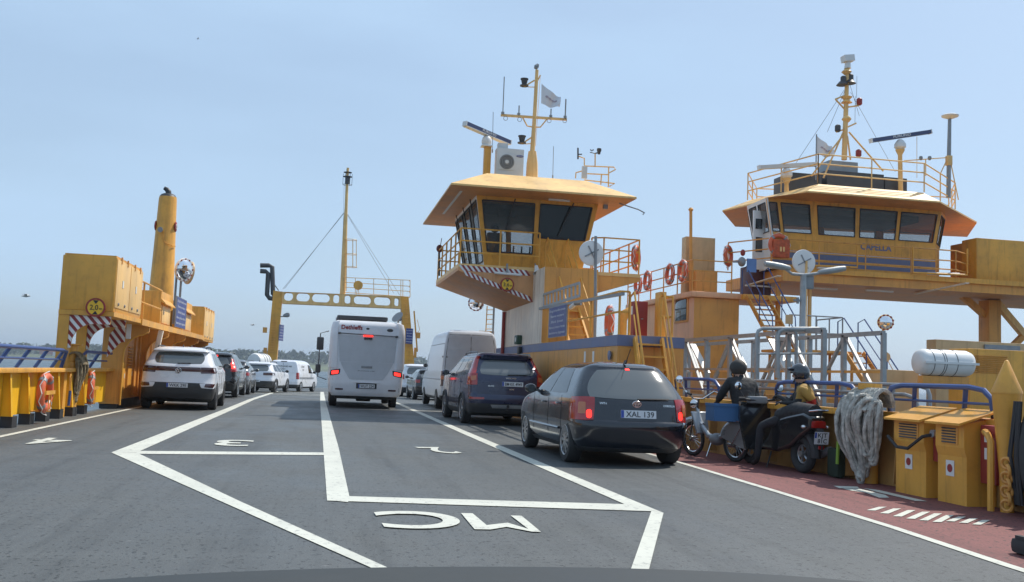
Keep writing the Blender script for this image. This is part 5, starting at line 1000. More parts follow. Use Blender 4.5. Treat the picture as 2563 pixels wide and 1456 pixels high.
railing("roof_railing", "yellow pipe railing round the roof of the other ferry's wheelhouse", [tuple(cc_+(p_-cc_)*1.02) for p_ in TT]+[tuple(cc_+(TT[0]-cc_)*1.02)], (.33, .66, .98), 1.6, PALE, .024)
railing("bridge_railing", "orange pipe railing with dark top rail along the other ferry's wheelhouse walkway", [(13.4, 31.2, 5.08), (14.2, BY0-.05, 5.08), (20.9, BY0-.05, 5.08), (22.0, 30.3, 5.08)], (.30, .60, .95), 1.5, ORA, .024)
p = at(1948, 612, Y=BY0-.2); dup(buoy, p, -1.57, "orange lifebuoy on the walkway railing before the white wheelhouse door"); p = at(1822, 640, Y=31); dup(buoy, p, 2.4, "orange lifebuoy at the landing left of the other ferry's wheelhouse")
t = T("inflatable_vest", "bright orange rescue vest hanging on the other ferry's walkway railing", "vest", at(1950, 625, Y=BY0-.22)); p = at(1955, 622, Y=BY0-.25); mb = MB(); mb.bbox(p.x-.3, p.x+.28, p.y-.06, p.y+.06, p.z-.3, p.z+.3, .05); mb.build("body", mat("vest_orange", (.48, .10, .04), .8, var=.3, vs=9), t); mb = MB(); mb.box(p.x-.08, p.x-.02, p.y-.075, p.y-.061, p.z-.1, p.z+.05); mb.box(p.x+.03, p.x+.08, p.y-.075, p.y-.061, p.z-.1, p.z+.05); mb.build("patches", PALE, t, smooth=0)
t = T("information_board", "pale blue panel on the landing left of the other ferry's wheelhouse", "panel", at(1880, 665, Y=29.5)); a, b_ = at(1869, 680, Y=29.5), at(1893, 648, Y=29.5); mb = MB(); mb.box(a.x, b_.x, 29.5, 29.54, a.z, b_.z); mb.build("board", mat("pale_blue_paint", (.12, .22, .45), .5), t, smooth=0)
t = T("searchlight", "grey and red searchlight beside the pale blue panel", "searchlight", at(1858, 660, Y=29.6)); mb = MB(); c = at(1856, 655, Y=29.6); mb.tube([c+V((-.3, 0, -.02)), c+V((.0, 0, 0))], .03, 6); mb.ell(c, .13, .13, .16); mb.build("body", GREY, t); mb = MB(); mb.ell(c+V((.03, 0, .3)), .08, .08, .11); mb.build("lamp", RED, t)
# inside: seats and consoles (dark shapes against the light)
tt = T("bridge_console", "dark control console inside the other ferry's wheelhouse", "console", (17.5, 31.2, 5.1)); mb = MB(); mb.bbox(xa+2.8, xb-1.0, 30.8, 32.0, 5.1, 6.25, .05); mb.build("desk", DGREY, tt)
mb = MB(); mb.bbox(xa+.8, xb-.3, 30.7, 33.0, 7.12, 7.36, .05); mb.build("overhead_panel", DGREY, tt)
# ---- roof gear of the other ferry
RY2 = 31.
def P2(x, y, Y=RY2): return at(x, y, Y=Y)
def radar2(name, lab, bar, gear, col_, m_, txt=None):
    tt = T("radar_scanner", lab, "radar", P2(*col_[0])); a, b_ = P2(*bar[0]), P2(*bar[1])
    c0, c1 = P2(*col_[0]), P2(*col_[1]); mb = MB(); mb.tube([V((c0.x, RY2, ztop)), c1-V((0, 0, .2)), c1-V((0, 0, .05)), c1], [.085, .075, .15, .16], 10); mb.build("column", PALE, tt)
    mb = MB(); mb.lathe([(.10, 0), (.2, .1), (.2, .22), (.13, .33), (.08, .38)], 10, P2(*gear)-V((0, 0, .2))); mb.build("gearbox", PLASW, tt)
    mb = MB(); mb.bar(a, b_, .18, .13); s_ = mb.build("scanner_bar", m_, tt, smooth=0); d = (b_-a).normalized(); mb = MB(); mb.bar(a-d*.04, a-d*.002, .2, .15); mb.build("end_cap", PLASW, s_, smooth=0); mb = MB(); mb.bar(b_+d*.002, b_+d*.04, .2, .15); mb.build("end_cap", PLASW, s_, smooth=0)
    if txt: mb = MB(); m2 = (a+b_)/2; mb.text(txt, m2+V((0, -.095, -.035)), d, (0, 0, 1), .08, .7, .0, bold=.02); mb.build("lettering", PLASW, s_, smooth=0)
radar2("", "dark blue radar scanner bar high on a column on the other ferry's roof", ((2180, 352), (2326, 330)), (2252, 362), ((2254, 440), (2252, 374)), RADB, "FURUNO")
radar2("", "pale grey radar scanner bar low over the railing on the other ferry's roof", ((1900, 419), (2040, 411)), (1968, 434), ((1968, 470), (1968, 446)), ACG)
tt = T("roof_lockers", "row of dark grey lockers on the other ferry's wheelhouse roof", "locker", P2(2150, 465)); 
for (x0, y0, x1, y1) in ((1984, 474, 2064, 434), (2076, 478, 2220, 434), (2222, 480, 2278, 444)): a, b_ = P2(x0, y0), P2(x1, y1); mb = MB(); mb.bbox(a.x, b_.x, RY2+.2, RY2+1.5, ztop, b_.z, .02); mb.build("box", DGREY, tt)
a, b_ = P2(2092, 432), P2(2166, 399); tt = T("grey_casing", "light grey casing at the foot of the other ferry's mast", "casing", a); mb = MB(); mb.bbox(a.x, b_.x, RY2+.5, RY2+1.3, a.z-.2, b_.z, .02); mb.build("body", mat("light_grey_paint", (.30, .34, .37), .5), tt)
tt = T("mast", "tall yellow lattice-stayed mast on the other ferry's wheelhouse roof", "mast", P2(2113, 430))
mb = MB(); mb.tube([P2(2112, 400), P2(2116, 290), P2(2118, 230), P2(2121, 165)], [.095, .085, .075, .06], 10)
for y, r0, r1 in ((180, .08, .18), (250, .2, .1), (298, .1, .17)): mb.lathe([(r0, -.1), (r1, 0), (r0, .1)], 12, P2(2118, y))
mb.build("pole", PALE, tt)
for (x0, y0, x1, y1) in ((2110, 330, 2060, 445), (2112, 335, 2030, 440), (2124, 330, 2210, 428), (2120, 340, 2128, 400)): mb = MB(); mb.tube([P2(x0, y0), P2(x1, y1)], .03, 6); mb.build("strut", PALE, tt)
for (x0, y0, x1, y1) in ((2112, 225, 1990, 410), (2114, 226, 2070, 330), (2128, 230, 2240, 430), (2126, 210, 2150, 290)): mb = MB(); mb.tube([P2(x0, y0), P2(x1, y1)], .008, 4); mb.build("stay", GREY, tt)
for (x0, y0, x1, y1) in ((2116, 238, 2090, 248), (2090, 248, 2112, 272), (2120, 268, 2148, 264), (2108, 325, 2092, 330), (2116, 320, 2142, 308)): mb = MB(); mb.tube([P2(x0, y0), P2(x1, y1)], .03, 6); mb.build("spreader", PALE, tt)
for (x, y, m_) in ((2150, 255, RED), (2148, 384, RED), (2110, 200, DGREY), (2128, 195, DGREY), (2096, 322, DGREY)):
    c = P2(x, y); mb = MB(); mb.lathe([(.06, -.12), (.10, -.08), (.10, .10), (.06, .14)], 12, c); mb.build("navigation_lamp", m_, tt)
mb = MB(); mb.lathe([(.22, 0), (.12, .12)], 12, P2(2108, 206)-V((0, 0, .1))); mb.lathe([(.22, 0), (.12, .12)], 12, P2(2126, 202)-V((0, 0, .1))); mb.build("lamp_shelf", DGREY, tt)
mb = MB(); c = P2(2121, 147); mb.obox(c, .38, .3, .22, 0, -.15); mb.tube([c-V((0, 0, .35)), c-V((0, 0, .1))], [.12, .09], 10); mb.build("searchlight", PLASW, tt)
for (x, y0, y1) in ((2143, 245, 190), (2139, 310, 240)): mb = MB(); mb.tube([P2(x, y0), P2(x+1, y1)], .008, 4); mb.build("whip_aerial", GREY, tt)
flag("flag", "white flag on the short staff beside the other ferry's mast", P2(2044, 340), P2(2044, 384), P2(2086, 394), P2(2082, 366), 5)
tt = T("flagstaff", "short grey flagstaff beside the other ferry's mast", "pole", P2(2042, 440)); mb = MB(); mb.tube([P2(2041, 450), P2(2043, 336)], .025, 6); mb.build("shaft", GREY, tt)
tt = T("satellite_antenna", "round flat white antenna on a tall grey pole on the other ferry's roof", "antenna", P2(2374, 490)); mb = MB(); mb.tube([P2(2373, 495), P2(2374, 400), P2(2376, 298)], [.08, .075, .06], 8); mb.build("pole", GREY, tt); mb = MB(); mb.lathe([(.08, -.08), (.28, 0), (.30, .04), (.22, .08), (.05, .10)], 24, P2(2377, 292)); mb.build("disc", PLASW, tt)
mb = MB(); mb.tube([P2(2377, 398), P2(2398, 500)], .02, 5); mb.tube([P2(2370, 398), P2(2354, 432)], .02, 5); mb.build("strut", PALE, tt); mb = MB(); p = P2(2374, 402); mb.bbox(p.x-.09, p.x+.09, p.y-.09, p.y+.09, p.z-.18, p.z+.18, .02); mb.build("collar", PALE, tt)
tt = T("sensor_frame", "thin yellow frame with wind sensors between radar column and antenna pole", "sensor frame", P2(2310, 440))
for (x0, y0, x1, y1) in ((2262, 402, 2372, 394), (2316, 398, 2316, 440), (2294, 445, 2294, 342)): mb = MB(); mb.tube([P2(x0, y0), P2(x1, y1)], .02 if x0 != 2294 else .01, 6); mb.build("bar", PALE, tt)
for x in (2304, 2326): mb = MB(); mb.lathe([(.04, -.08), (.07, 0), (.05, .06)], 10, P2(x, 395)); mb.build("sensor", GREY, tt)
# ---- further things on the other ferry's deck
c = at(2012, 655, Y=24.5); backdisc(c, .34, (c.x+.05, 24.48, .28), .05, "pale back of a round traffic mirror on tan pole behind the lamp post", PALE, .02)
c = at(2213, 806, Y=24.); mirror(c, (-.3, -1, -.1), .21, (c.x, 24.06, .3), "round traffic mirror on thin tan pole standing free against the sky", True, PALE, PALE)
c = at(2216, 893, Y=23.9); tt = T("signal_disc", "small tan disc low on the thin mirror pole", "disc", c); mb = MB(); mb.lathe([(.125, 0), (.125, .03)], 22, c, (0, -1, 0)); mb.build("plate", TAN, tt); mb = MB(); mb.tube([c, c+V((-.12, .05, -.4))], .012, 5); mb.tube([c, c+V((.3, .05, -.42))], .012, 5); mb.build("brace", TAN, tt)
a, b_ = at(2292, 905, Y=20), at(2428, 905, Y=20); tt = T("liferaft_canister", "white barrel-shaped liferaft canister with dark straps on the other ferry", "liferaft", a)
mb = MB(); L_ = (b_-a).length; mb.lathe([(.18, 0), (.26, .05), (.30, .16), (.30, L_-.16), (.26, L_-.05), (.18, L_)], 28, V((a.x, 20, a.z)), (1, 0, 0)); mb.build("canister", PLASW, tt)
mb = MB()
for k in (.2, .38, .42, .62): mb.ring((a.x+L_*k, 20, a.z), (1, 0, 0), .302, .007, 28, 6)
mb.build("straps", BLACK, tt); mb = MB(); mb.box(a.x+.03, b_.x, 19.68, 19.72, a.z-.03, a.z+.02); mb.build("seam_flange", PLASW, tt, smooth=0); mb = MB(); mb.bbox(a.x+.1, b_.x-.1, 19.9, 20.1, a.z-.5, a.z-.3, .02); mb.build("cradle", ORA, tt)
a, b_ = at(2426, 935, Y=20.6), at(2600, 880, Y=20.6); tt = T("louvred_casing", "yellow machinery casing with a wide louvre on the other ferry's deck", "casing", a); mb = MB(); mb.bbox(a.x, b_.x+1, 20.6, 21.4, .28, b_.z, .02); mb.build("body", YEL, tt)
p, q_ = at(2432, 930, Y=20.59), at(2520, 893, Y=20.59); mb = MB(); [mb.obox(((p.x+q_.x)/2, 20.585, p.z+(q_.z-p.z)*k/9), q_.x-p.x, .02, .02, .4) for k in range(10)]; mb.build("louvre", ORA, tt, smooth=0)
a, b_ = at(2342, 900, Y=27), at(2600, 862, Y=27); tt = T("long_casing", "long tan casing with grey solar panel behind the liferaft canister", "casing", a); mb = MB(); mb.bbox(a.x, b_.x, 27, 27.5, .28, b_.z, .02); mb.build("body", TAN, tt); p, q_ = at(2462, 878, Y=26.98), at(2550, 866, Y=26.98); mb = MB(); mb.box(p.x, q_.x, 26.93, 26.99, p.z, q_.z); mb.build("grey_panel", GREY, tt, smooth=0)
# ================================================================== VEHICLES
def paint(name, c, rough=.3, metal=0, coat=.7): return mat(name, c, rough, metal, var=.05, vs=3, coat=coat, dirt=.10, scol=(.12, .11, .10))
LAMPR = mat("tail_lamp_red", (.36, .012, .012), .12, var=.1, coat=1)
LAMPD = mat("tail_lamp_smoked", (.07, .018, .018), .12, var=.1, coat=1)
LAMPA = mat("tail_lamp_amber", (.50, .14, .04), .15, var=.1, coat=1)
LAMPON = mat("brake_lamp_lit", (1, .03, .02), .3, var=0, emit=2.2)
PLATEM = mat("plate_white", (.66, .68, .70), .4, var=.05)
PLATEB = mat("plate_blue", (.03, .07, .35), .4, var=0)
TYRE = mat("tyre_rubber", (.035, .035, .036), .85, var=.2, bump=.1)
ALLOY = mat("alloy", (.42, .43, .44), .3, .8, var=.1)
TRIMB = mat("black_plastic_trim", (.038, .039, .042), .55, var=.15)
RGL = glassmat("tinted_rear_glass", (.075, .085, .085), .07, 1.0)
class Body:
    """shell lofted upwards through rounded plan outlines: rows of z, rear y, front y, half width, rear corner, front corner"""
    def __init__(s, rows, n=3.4, ns=24, taper=.05):
        s.rows = rows; s.n = n; s.ns = ns; s.L = max(r[2] for r in rows); s.taper = taper
    def row(s, z):
        R_ = s.rows
        if z <= R_[0][0]: return R_[0]
        for a, b_ in zip(R_, R_[1:]):
            if z <= b_[0]: u = (z-a[0])/(b_[0]-a[0]); u = u; return tuple(a[i]+(b_[i]-a[i])*u for i in range(6))
        return R_[-1]
    def tp(s, y): d = abs((y-s.L*.48)/(s.L*.52)); return 1-s.taper*d**3
    def rear(s, xf, z):
        """xf: -1..1 across the rear, beyond that metres along the flank"""
        _, yr, yf, w_, c_, cf_ = s.row(z); sg = 1 if xf >= 0 else -1; a = abs(xf)
        if a <= 1:
            sn = a**(s.n/2); cs = math.sqrt(max(0, 1-sn*sn)); y = yr+c_*(1-cs**(2/s.n)); x = w_*a
        else: y = yr+c_+(a-1); x = w_
        return V((sg*x*s.tp(y), y, z))
    def side(s, sg, y, z):
        _, yr, yf, w_, c_, cf_ = s.row(z)
        if y < yr+c_:
            k = max(0, 1-(yr+c_-y)/c_); cs = (1-k)**(s.n/2); sn = math.sqrt(max(0, 1-cs*cs)); x = w_*sn**(2/s.n)
        elif y > yf-cf_:
            k = max(0, (yf-y)/cf_); cs = (1-k)**(s.n/2); sn = math.sqrt(max(0, 1-cs*cs)); x = w_*max(sn, 1e-3)**(2/s.n)
        else: x = w_
        return V((sg*x*s.tp(y), y, z))
    def mesh(s, mb, matf=None):
        q = 14; rings = []
        zs = []
        for a, b_ in zip(s.rows, s.rows[1:]):
            k = max(1, int((b_[0]-a[0])/.06)); zs += [a[0]+(b_[0]-a[0])*i/k for i in range(k)]
        zs.append(s.rows[-1][0])
        for z in zs:
            _, yr, yf, w_, c_, cf_ = s.row(z); P = []
            def arcp(front):
                o = []
                for i in range(-q, q+1):
                    t = i/q*math.pi/2; x = w_*math.copysign(abs(math.sin(t))**(2/s.n), t); cs = abs(math.cos(t))**(2/s.n)
                    y = yf-cf_*(1-cs) if front else yr+c_*(1-cs); o.append((x, y))
                return o
            rr = arcp(False); ff = arcp(True)[::-1]; P += rr
            P += [(w_, yr+c_+(yf-cf_-yr-c_)*k/s.ns) for k in range(1, s.ns)]; P += ff
            P += [(-w_, yf-cf_-(yf-cf_-yr-c_)*k/s.ns) for k in range(1, s.ns)]
            rings.append([V((x*s.tp(y), y, z)) for x, y in P])
        n = len(rings[0]); b = len(mb.v)
        fs = [(i*n+j, i*n+(j+1) % n, (i+1)*n+(j+1) % n, (i+1)*n+j) for i in range(len(rings)-1) for j in range(n)]+[tuple(range(n))[::-1], tuple(range((len(rings)-1)*n, len(rings)*n))]
        k0 = len(mb.f); mb.add([p for r in rings for p in r], fs)
        if matf:
            for i in range(k0, len(mb.f)):
                c = sum((mb.v[k] for k in mb.f[i]), V((0, 0, 0)))/len(mb.f[i]); mb.m[i] = matf(c)
    def patch(s, fn, quad, off=.006, n=10, m=6, rnd_=0, mb=None):
        """curved panel lying on the shell: corners (u,z) lower-left, lower-right, upper-right, upper-left"""
        P = []; nrm = []
        def uz(a, b_):
            if rnd_: a, b_ = a*2-1, b_*2-1; a, b_ = a*math.sqrt(1-rnd_*b_*b_/2), b_*math.sqrt(1-rnd_*a*a/2); a, b_ = (a+1)/2, (b_+1)/2
            q = quad; lo = (q[0][0]+(q[1][0]-q[0][0])*a, q[0][1]+(q[1][1]-q[0][1])*a); hi = (q[3][0]+(q[2][0]-q[3][0])*a, q[3][1]+(q[2][1]-q[3][1])*a)
            return lo[0]+(hi[0]-lo[0])*b_, lo[1]+(hi[1]-lo[1])*b_
        cy = s.L/2
        for j in range(m+1):
            for i in range(n+1):
                u, z = uz(i/n, j/m); p = fn(u, z); e = .012; du = fn(u+e, z)-fn(u-e, z); dz = fn(u, z+e)-fn(u, z-e); nn = du.cross(dz)
                if nn.length < 1e-9: nn = V((0, -1, 0))
                nn.normalize()
                if nn.dot(p-V((0, cy, p.z-.3))) < 0: nn = -nn
                P.append(p+nn*off); nrm.append(nn)
        k = len(P); Q = [p-nn*(off+.012) for p, nn in zip(P, nrm)]
        fs = [(j*(n+1)+i, j*(n+1)+i+1, (j+1)*(n+1)+i+1, (j+1)*(n+1)+i) for j in range(m) for i in range(n)]
        rim = [i for i in range(n+1)]+[j*(n+1)+n for j in range(1, m+1)]+[m*(n+1)+i for i in range(n-1, -1, -1)]+[j*(n+1) for j in range(m-1, 0, -1)]
        fs += [(rim[i], rim[(i+1) % len(rim)], k+rim[(i+1) % len(rim)], k+rim[i]) for i in range(len(rim))]
        (mb or MB()).add([], []); mb = mb or MB(); mb.add(P+Q, fs); return mb
def wheel_meshes(r, w_, spokes, rimm):
    a = MB(); a.lathe([(r*.70, -w_/2), (r*.93, -w_/2), (r, -w_/2+.03), (r, w_/2-.03), (r*.93, w_/2), (r*.70, w_/2), (r*.66, w_/2-.03), (r*.66, -w_/2+.03)], 32, (0, 0, 0), (1, 0, 0)); a.lathe([(r*.66, -.02), (r*.66, .0)], 24, (0, 0, 0), (1, 0, 0))
    b = MB(); b.ring((w_/2-.012, 0, 0), (1, 0, 0), r*.68, .014, 32, 6)
    for k in range(spokes):
        an = 2*math.pi*k/spokes; d = V((0, math.cos(an), math.sin(an))); b.bar(V((w_/2-.02, 0, 0))+d*r*.10, V((w_/2-.03, 0, 0))+d*r*.67, r*.13, .03, (1, 0, 0))
    b.lathe([(r*.17, w_/2-.04), (r*.15, w_/2-.005), (r*.08, w_/2)], 14, (0, 0, 0), (1, 0, 0))
    return a, b
_wc = {}
def add_wheels(t, axles, track, r, w_, spokes, rimm, key):
    for y in axles:
        for sg in (1, -1):
            if key in _wc: o = _wc[key][0].copy(); rm = _wc[key][1].copy(); S.collection.objects.link(o); S.collection.objects.link(rm); rm.parent = o; o.parent = t
            else:
                a, b = wheel_meshes(r, w_, spokes, rimm); o = a.build("wheel", TYRE, t, True); rm = b.build("rim", rimm, o, True); _wc[key] = (o, rm)
            o.location = (sg*(track/2), y, r); o.rotation_euler = (0, 0, 0 if sg > 0 else math.pi)
def cut_arches(o, axles, hw, r, depth=.34):
    mb = MB()
    for y in axles:
        for sg in (1, -1): mb.lathe([(r, 0), (r, depth+.3)], 28, (sg*(hw-depth), y, r*.93), (sg, 0, 0))
    c = mb.build("cutter", BLACK, None, True, 0); md = o.modifiers.new("b", 'BOOLEAN'); md.operation = 'DIFFERENCE'; md.solver = 'EXACT'; md.object = c; md.use_self = True
    dg = bpy.context.evaluated_depsgraph_get(); dg.update(); me = bpy.data.meshes.new_from_object(o.evaluated_get(dg)); o.modifiers.clear(); old = o.data; o.data = me; bpy.data.meshes.remove(old); bpy.data.objects.remove(c)
    me.name = "body"; me.polygons.foreach_set('use_smooth', [True]*len(me.polygons)); me.set_sharp_from_angle(angle=R(32))
def plate(t, txt, c, tilt=0, wd=.52, ht=.11, eu=True, frame=True, lines=None, m=PLATEM):
    """registration plate facing -y of its vehicle"""
    c = V(c); ey = V((0, math.sin(tilt), math.cos(tilt))); ex = V((1, 0, 0)); n = ex.cross(ey)
    def pr(x0, x1, z0, z1, d0, d1): mb = MB(); mb.prism([c+ex*x0+ey*z0+n*d0, c+ex*x1+ey*z0+n*d0, c+ex*x1+ey*z1+n*d0, c+ex*x0+ey*z1+n*d0], n*(d1-d0)); return mb
    p = pr(-wd/2, wd/2, -ht/2, ht/2, 0, .008).build("number_plate", m, t, True, 0)
    if eu: pr(-wd/2+.002, -wd/2+.045, -ht/2+.003, ht/2-.003, .0085, .0095).build("country_band", PLATEB, p, True, 0)
    mb = MB()
    if lines:
        for i, s_ in enumerate(lines): mb.text(s_, c+ey*(ht*.08-ht*.45*i), ex, ey, ht*.36, wd*.8, .0105, bold=.012)
    else: mb.text(txt, c+ex*.02-ey*ht*.34, ex, ey, ht*.68, wd*.80, .0105, bold=.012)
    mb.build("characters", BTEXT, p, True, 0); return p
def mirrors(t, B_, y, z, m, sz=(.10, .08, .075)):
    for sg in (1, -1):
        p = B_.side(sg, y, z); mb = MB(); mb.ell((p.x+sg*.13, p.y+.02, p.z+.03), sz[0], sz[1], sz[2], 14, 10); mb.bar(p-V((sg*.02, 0, 0)), (p.x+sg*.1, p.y+.02, p.z), .06, .04); o = mb.build("door_mirror", m, t, True)
        mb = MB(); mb.lathe([(.065, 0), (.06, .004)], 18, (p.x+sg*.13, p.y+.02-sz[1]-.002, p.z+.03), (0, -1, 0)); mb.build("mirror_glass", GLASS, o, True)
def car(name, label, cat, loc, rz, rows, pm, lower=.45, lower_rear=None, axles=(.8, 3.4), wr=.33, spokes=10, rimm=ALLOY, glass=None, sides=(), tails=(), hi=None, n=3.4, roofm=None, roofz=9, key='w', trk=None, mir=(2.9, .98), dark=TRIMB, mirm=None, wgl=GLASS, sgl=GLASS, taper=.05, ww=.21, archm=None, group="vehicles queuing on the ferry deck"):
    t = T(name, label, cat, loc, rz, group); B_ = Body(rows, n, taper=taper); mb = MB()
    def mf(c):
        if c.z > roofz: return 2
        if lower_rear and c.y < .45 and c.z < lower_rear: return 1
        return 1 if c.z < lower else 0
    B_.mesh(mb, mf); o = mb.build("body", [pm, dark, roofm or pm], t, True); hw = max(r[3] for r in rows); cut_arches(o, axles, hw, wr+.055)
    add_wheels(t, axles, (trk or 2*hw-.20), wr, ww, spokes, rimm, key)
    if glass: B_.patch(B_.rear, glass, .005, 28, 14, .38).build("rear_window", RGL, t, True)
    for (y0, y1, y2, y3, z0, z1, z2, z3) in sides:
        for sg in (1, -1): B_.patch(lambda u, z, sg=sg: B_.side(sg, u, z), [(y0, z0), (y1, z1), (y2, z2), (y3, z3)], .004, 10, 6, .12).build("side_window", sgl, t, True)
    for spec in tails:
        q, m_, off = spec[:3]
        for sg in (1, -1): B_.patch(lambda u, z, sg=sg: B_.rear(sg*u, z), q, off, 10, 6, .2).build(spec[3] if len(spec) > 3 else "tail_light", m_, t, True)
    if hi:
        x_, z0, z1, m_ = hi; B_.patch(B_.rear, [(-x_, z0), (x_, z0), (x_, z1), (-x_, z1)], .02, 8, 2).build("high_brake_light", m_, t, True)
    if mir: mirrors(t, B_, mir[0], mir[1], mirm or pm)
    return t, B_
def seams(t, B_, ys, z0, z1, m=BLACK):
    for y in ys:
        for sg in (1, -1): mb = MB(); mb.tube([B_.side(sg, y+(.05 if z > .9 else 0), z)+V((sg*.0, 0, 0)) for z in [z0+(z1-z0)*k/6 for k in range(7)]], .005, 4); mb.build("door_seam", m, t, True)
def handles(t, B_, ys, z, m):
    for y in ys:
        for sg in (1, -1): p = B_.side(sg, y, z); mb = MB(); mb.tube([p+V((0, -.09, 0)), p+V((sg*.03, -.05, 0)), p+V((sg*.03, .05, 0)), p+V((0, .09, 0))], .014, 6); mb.build("door_handle", m, t, True)
def arch_trim(t, B_, axles, r, z0, m):
    for y in axles:
        for sg in (1, -1): mb = MB(); mb.tube([B_.side(sg, y+(r+.05)*math.cos(R(a)), z0+(r+.05)*math.sin(R(a)))+V((sg*.004, 0, 0)) for a in range(0, 181, 15)], .03, 6); mb.build("arch_trim", m, t, True)
def underside(t, w_, y0, y1, z=.22, m=RUB): mb = MB(); mb.bbox(-w_, w_, y0, y1, z, z+.12, .03); mb.build("underbody", m, t, True)
def wiper(t, B_, x0, z0, x1, z1):
    mb = MB(); mb.tube([B_.rear(x0+(x1-x0)*k/5, z0+(z1-z0)*k/5)+V((0, -.025, 0)) for k in range(6)], .011, 5); mb.build("wiper", BLACK, t, True)
def roof_rails(t, B_, x, y0, y1, z, m):
    for sg in (1, -1): mb = MB(); mb.tube([(sg*x, y0, z-.05), (sg*x, y0+.15, z+.03), (sg*x, (y0+y1)/2, z+.045), (sg*x, y1-.15, z+.03), (sg*x, y1, z-.05)], .018, 6); mb.build("roof_rail", m, t, True)
def antenna(t, x, y, z, h=.06): mb = MB(); mb.prism([(x-.012, y, z-.02), (x+.012, y, z-.02), (x+.006, y-.06, z+h), (x-.006, y-.06, z+h)], (0, -.10, -.0)); mb.build("roof_aerial", BLACK, t, True, 0)
# ---------------- 1 dark blue hatchback, nearest
NAVY = paint("dark_blue_black_paint", (.008, .010, .017), .2, .0, .8)
rows = [(.19, .20, 3.95, .74, .46, .5), (.26, .09, 4.10, .80, .45, .5), (.36, .04, 4.16, .838, .44, .5), (.50, .01, 4.18, .852, .44, .48), (.58, .0, 4.17, .857, .44, .46), (.615, .015, 4.16, .855, .43, .45), (.64, .045, 4.15, .853, .42, .45), (.75, .065, 4.08, .852, .41, .5), (.84, .08, 3.98, .847, .40, .6), (.90, .10, 3.80, .84, .39, .7), (.94, .125, 3.35, .832, .38, .6), (.97, .15, 3.10, .822, .37, .5), (1.05, .23, 2.92, .788, .35, .42), (1.2, .38, 2.62, .715, .32, .36), (1.30, .49, 2.40, .655, .30, .3), (1.365, .565, 2.2, .605, .28, .28), (1.39, .575, 2.10, .575, .26, .28), (1.42, .62, 1.98, .515, .25, .26), (1.445, .75, 1.85, .42, .25, .26), (1.463, .95, 1.7, .29, .2, .2), (1.472, 1.15, 1.55, .14, .1, .1)]
t, B_ = car("hatchback", "dark blue hatchback with lit brake lights nearest the camera in lane 1", "car", (4.37, 13.15, 0), R(1.0), rows, NAVY, .30, None, (.78, 3.38), .315, 10, ALLOY, [(-.90, .935), (.90, .935), (.80, 1.355), (-.80, 1.355)],
    [(.86, 1.74, 1.64, 1.12, .99, .98, 1.36, 1.35), (1.80, 2.78, 2.30, 1.70, .98, .98, 1.36, 1.36)], [([(.74, .63), (1.10, .63), (1.04, .95), (.72, .955)], LAMPR, .012), ([(.86, .72), (.955, .72), (.955, .88), (.86, .88)], LAMPA, .016, "indicator_lens")], None, 3.0, NAVY, 9, 'hatch', 1.49, (2.62, .99), archm=None, ww=.20)
for sg in (1, -1): B_.patch(lambda u, z: B_.rear(sg*u, z), [(.77, .66), (.85, .66), (.85, .78), (.77, .78)], .018, 6, 5, .8).build("brake_light", LAMPON, t, True)
B_.patch(B_.rear, [(-.05, 1.345), (.05, 1.345), (.05, 1.368), (-.05, 1.368)], .012, 6, 2).build("high_brake_light", LAMPON, t, True)
for sg in (1, -1): B_.patch(lambda u, z: B_.rear(sg*u, z), [(.86, .565), (1.22, .565), (1.22, .625), (.86, .625)], .012, 8, 3).build("bumper_corner", CHROME, t, True) if sg > 0 else None
plate(t, "XAL 139", (.02, .058, .735), .12)
B_.patch(B_.rear, [(-.36, .665), (.36, .665), (.36, .80), (-.36, .80)], .004, 8, 3).build("plate_recess", NAVY, t, True)
def toyo(c, r):
    mb = MB(); c = V(c); mb.ring(c, (0, 1, .1), r, .009, 28, 6, .68); mb.ring(c+V((0, -.002, r*.12)), (0, 1, .1), r*.75, .007, 24, 6, .28); mb.ring(c+V((0, -.002, -r*.05)), (0, 1, .1), r*.30, .007, 20, 6, 1.9); return mb
toyo(B_.rear(.0, .875)+V((0, -.012, 0)), .060).build("emblem", CHROME, t, True)
for txt, x, z, w_ in (("COROLLA", .50, .85, .18), ("VVT-i", -.50, .86, .10)):
    p = B_.rear(x/.84, z)+V((0, -.008, 0)); mb = MB(); mb.text(txt, p, (1, -.1*math.copysign(1, -x), 0), (0, .1, 1), .028, w_, .004, bold=.03); mb.build("badge_lettering", CHROME, t, True, 0)
wiper(t, B_, .02, .945, .62, .955); seams(t, B_, (1.02, 1.78, 2.75), .38, .95); handles(t, B_, (1.18, 2.05), .83, NAVY); underside(t, .70, .45, 3.8); antenna(t, 0, .72, 1.46, .04)
mb = MB(); mb.tube([(0, .62, 1.46), (0, .42, 1.66)], .006, 5); mb.build("rod_aerial", BLACK, t, True)
for sg in (1, -1): mb = MB(); mb.tube([B_.side(sg, y, .47)+V((sg*.008, 0, 0)) for y in (1.1, 1.7, 2.3, 2.95)], .022, 6); mb.build("rubbing_strip", NAVY, t, True)
mb = MB(); [mb.bbox(x-.22, x+.22, 1.15, 1.35, .6, 1.12, .06) for x in (-.38, .38)]; [mb.ell((x, 1.22, 1.17), .11, .06, .09) for x in (-.38, .38)]; mb.build("seats", DGREY, t, True)
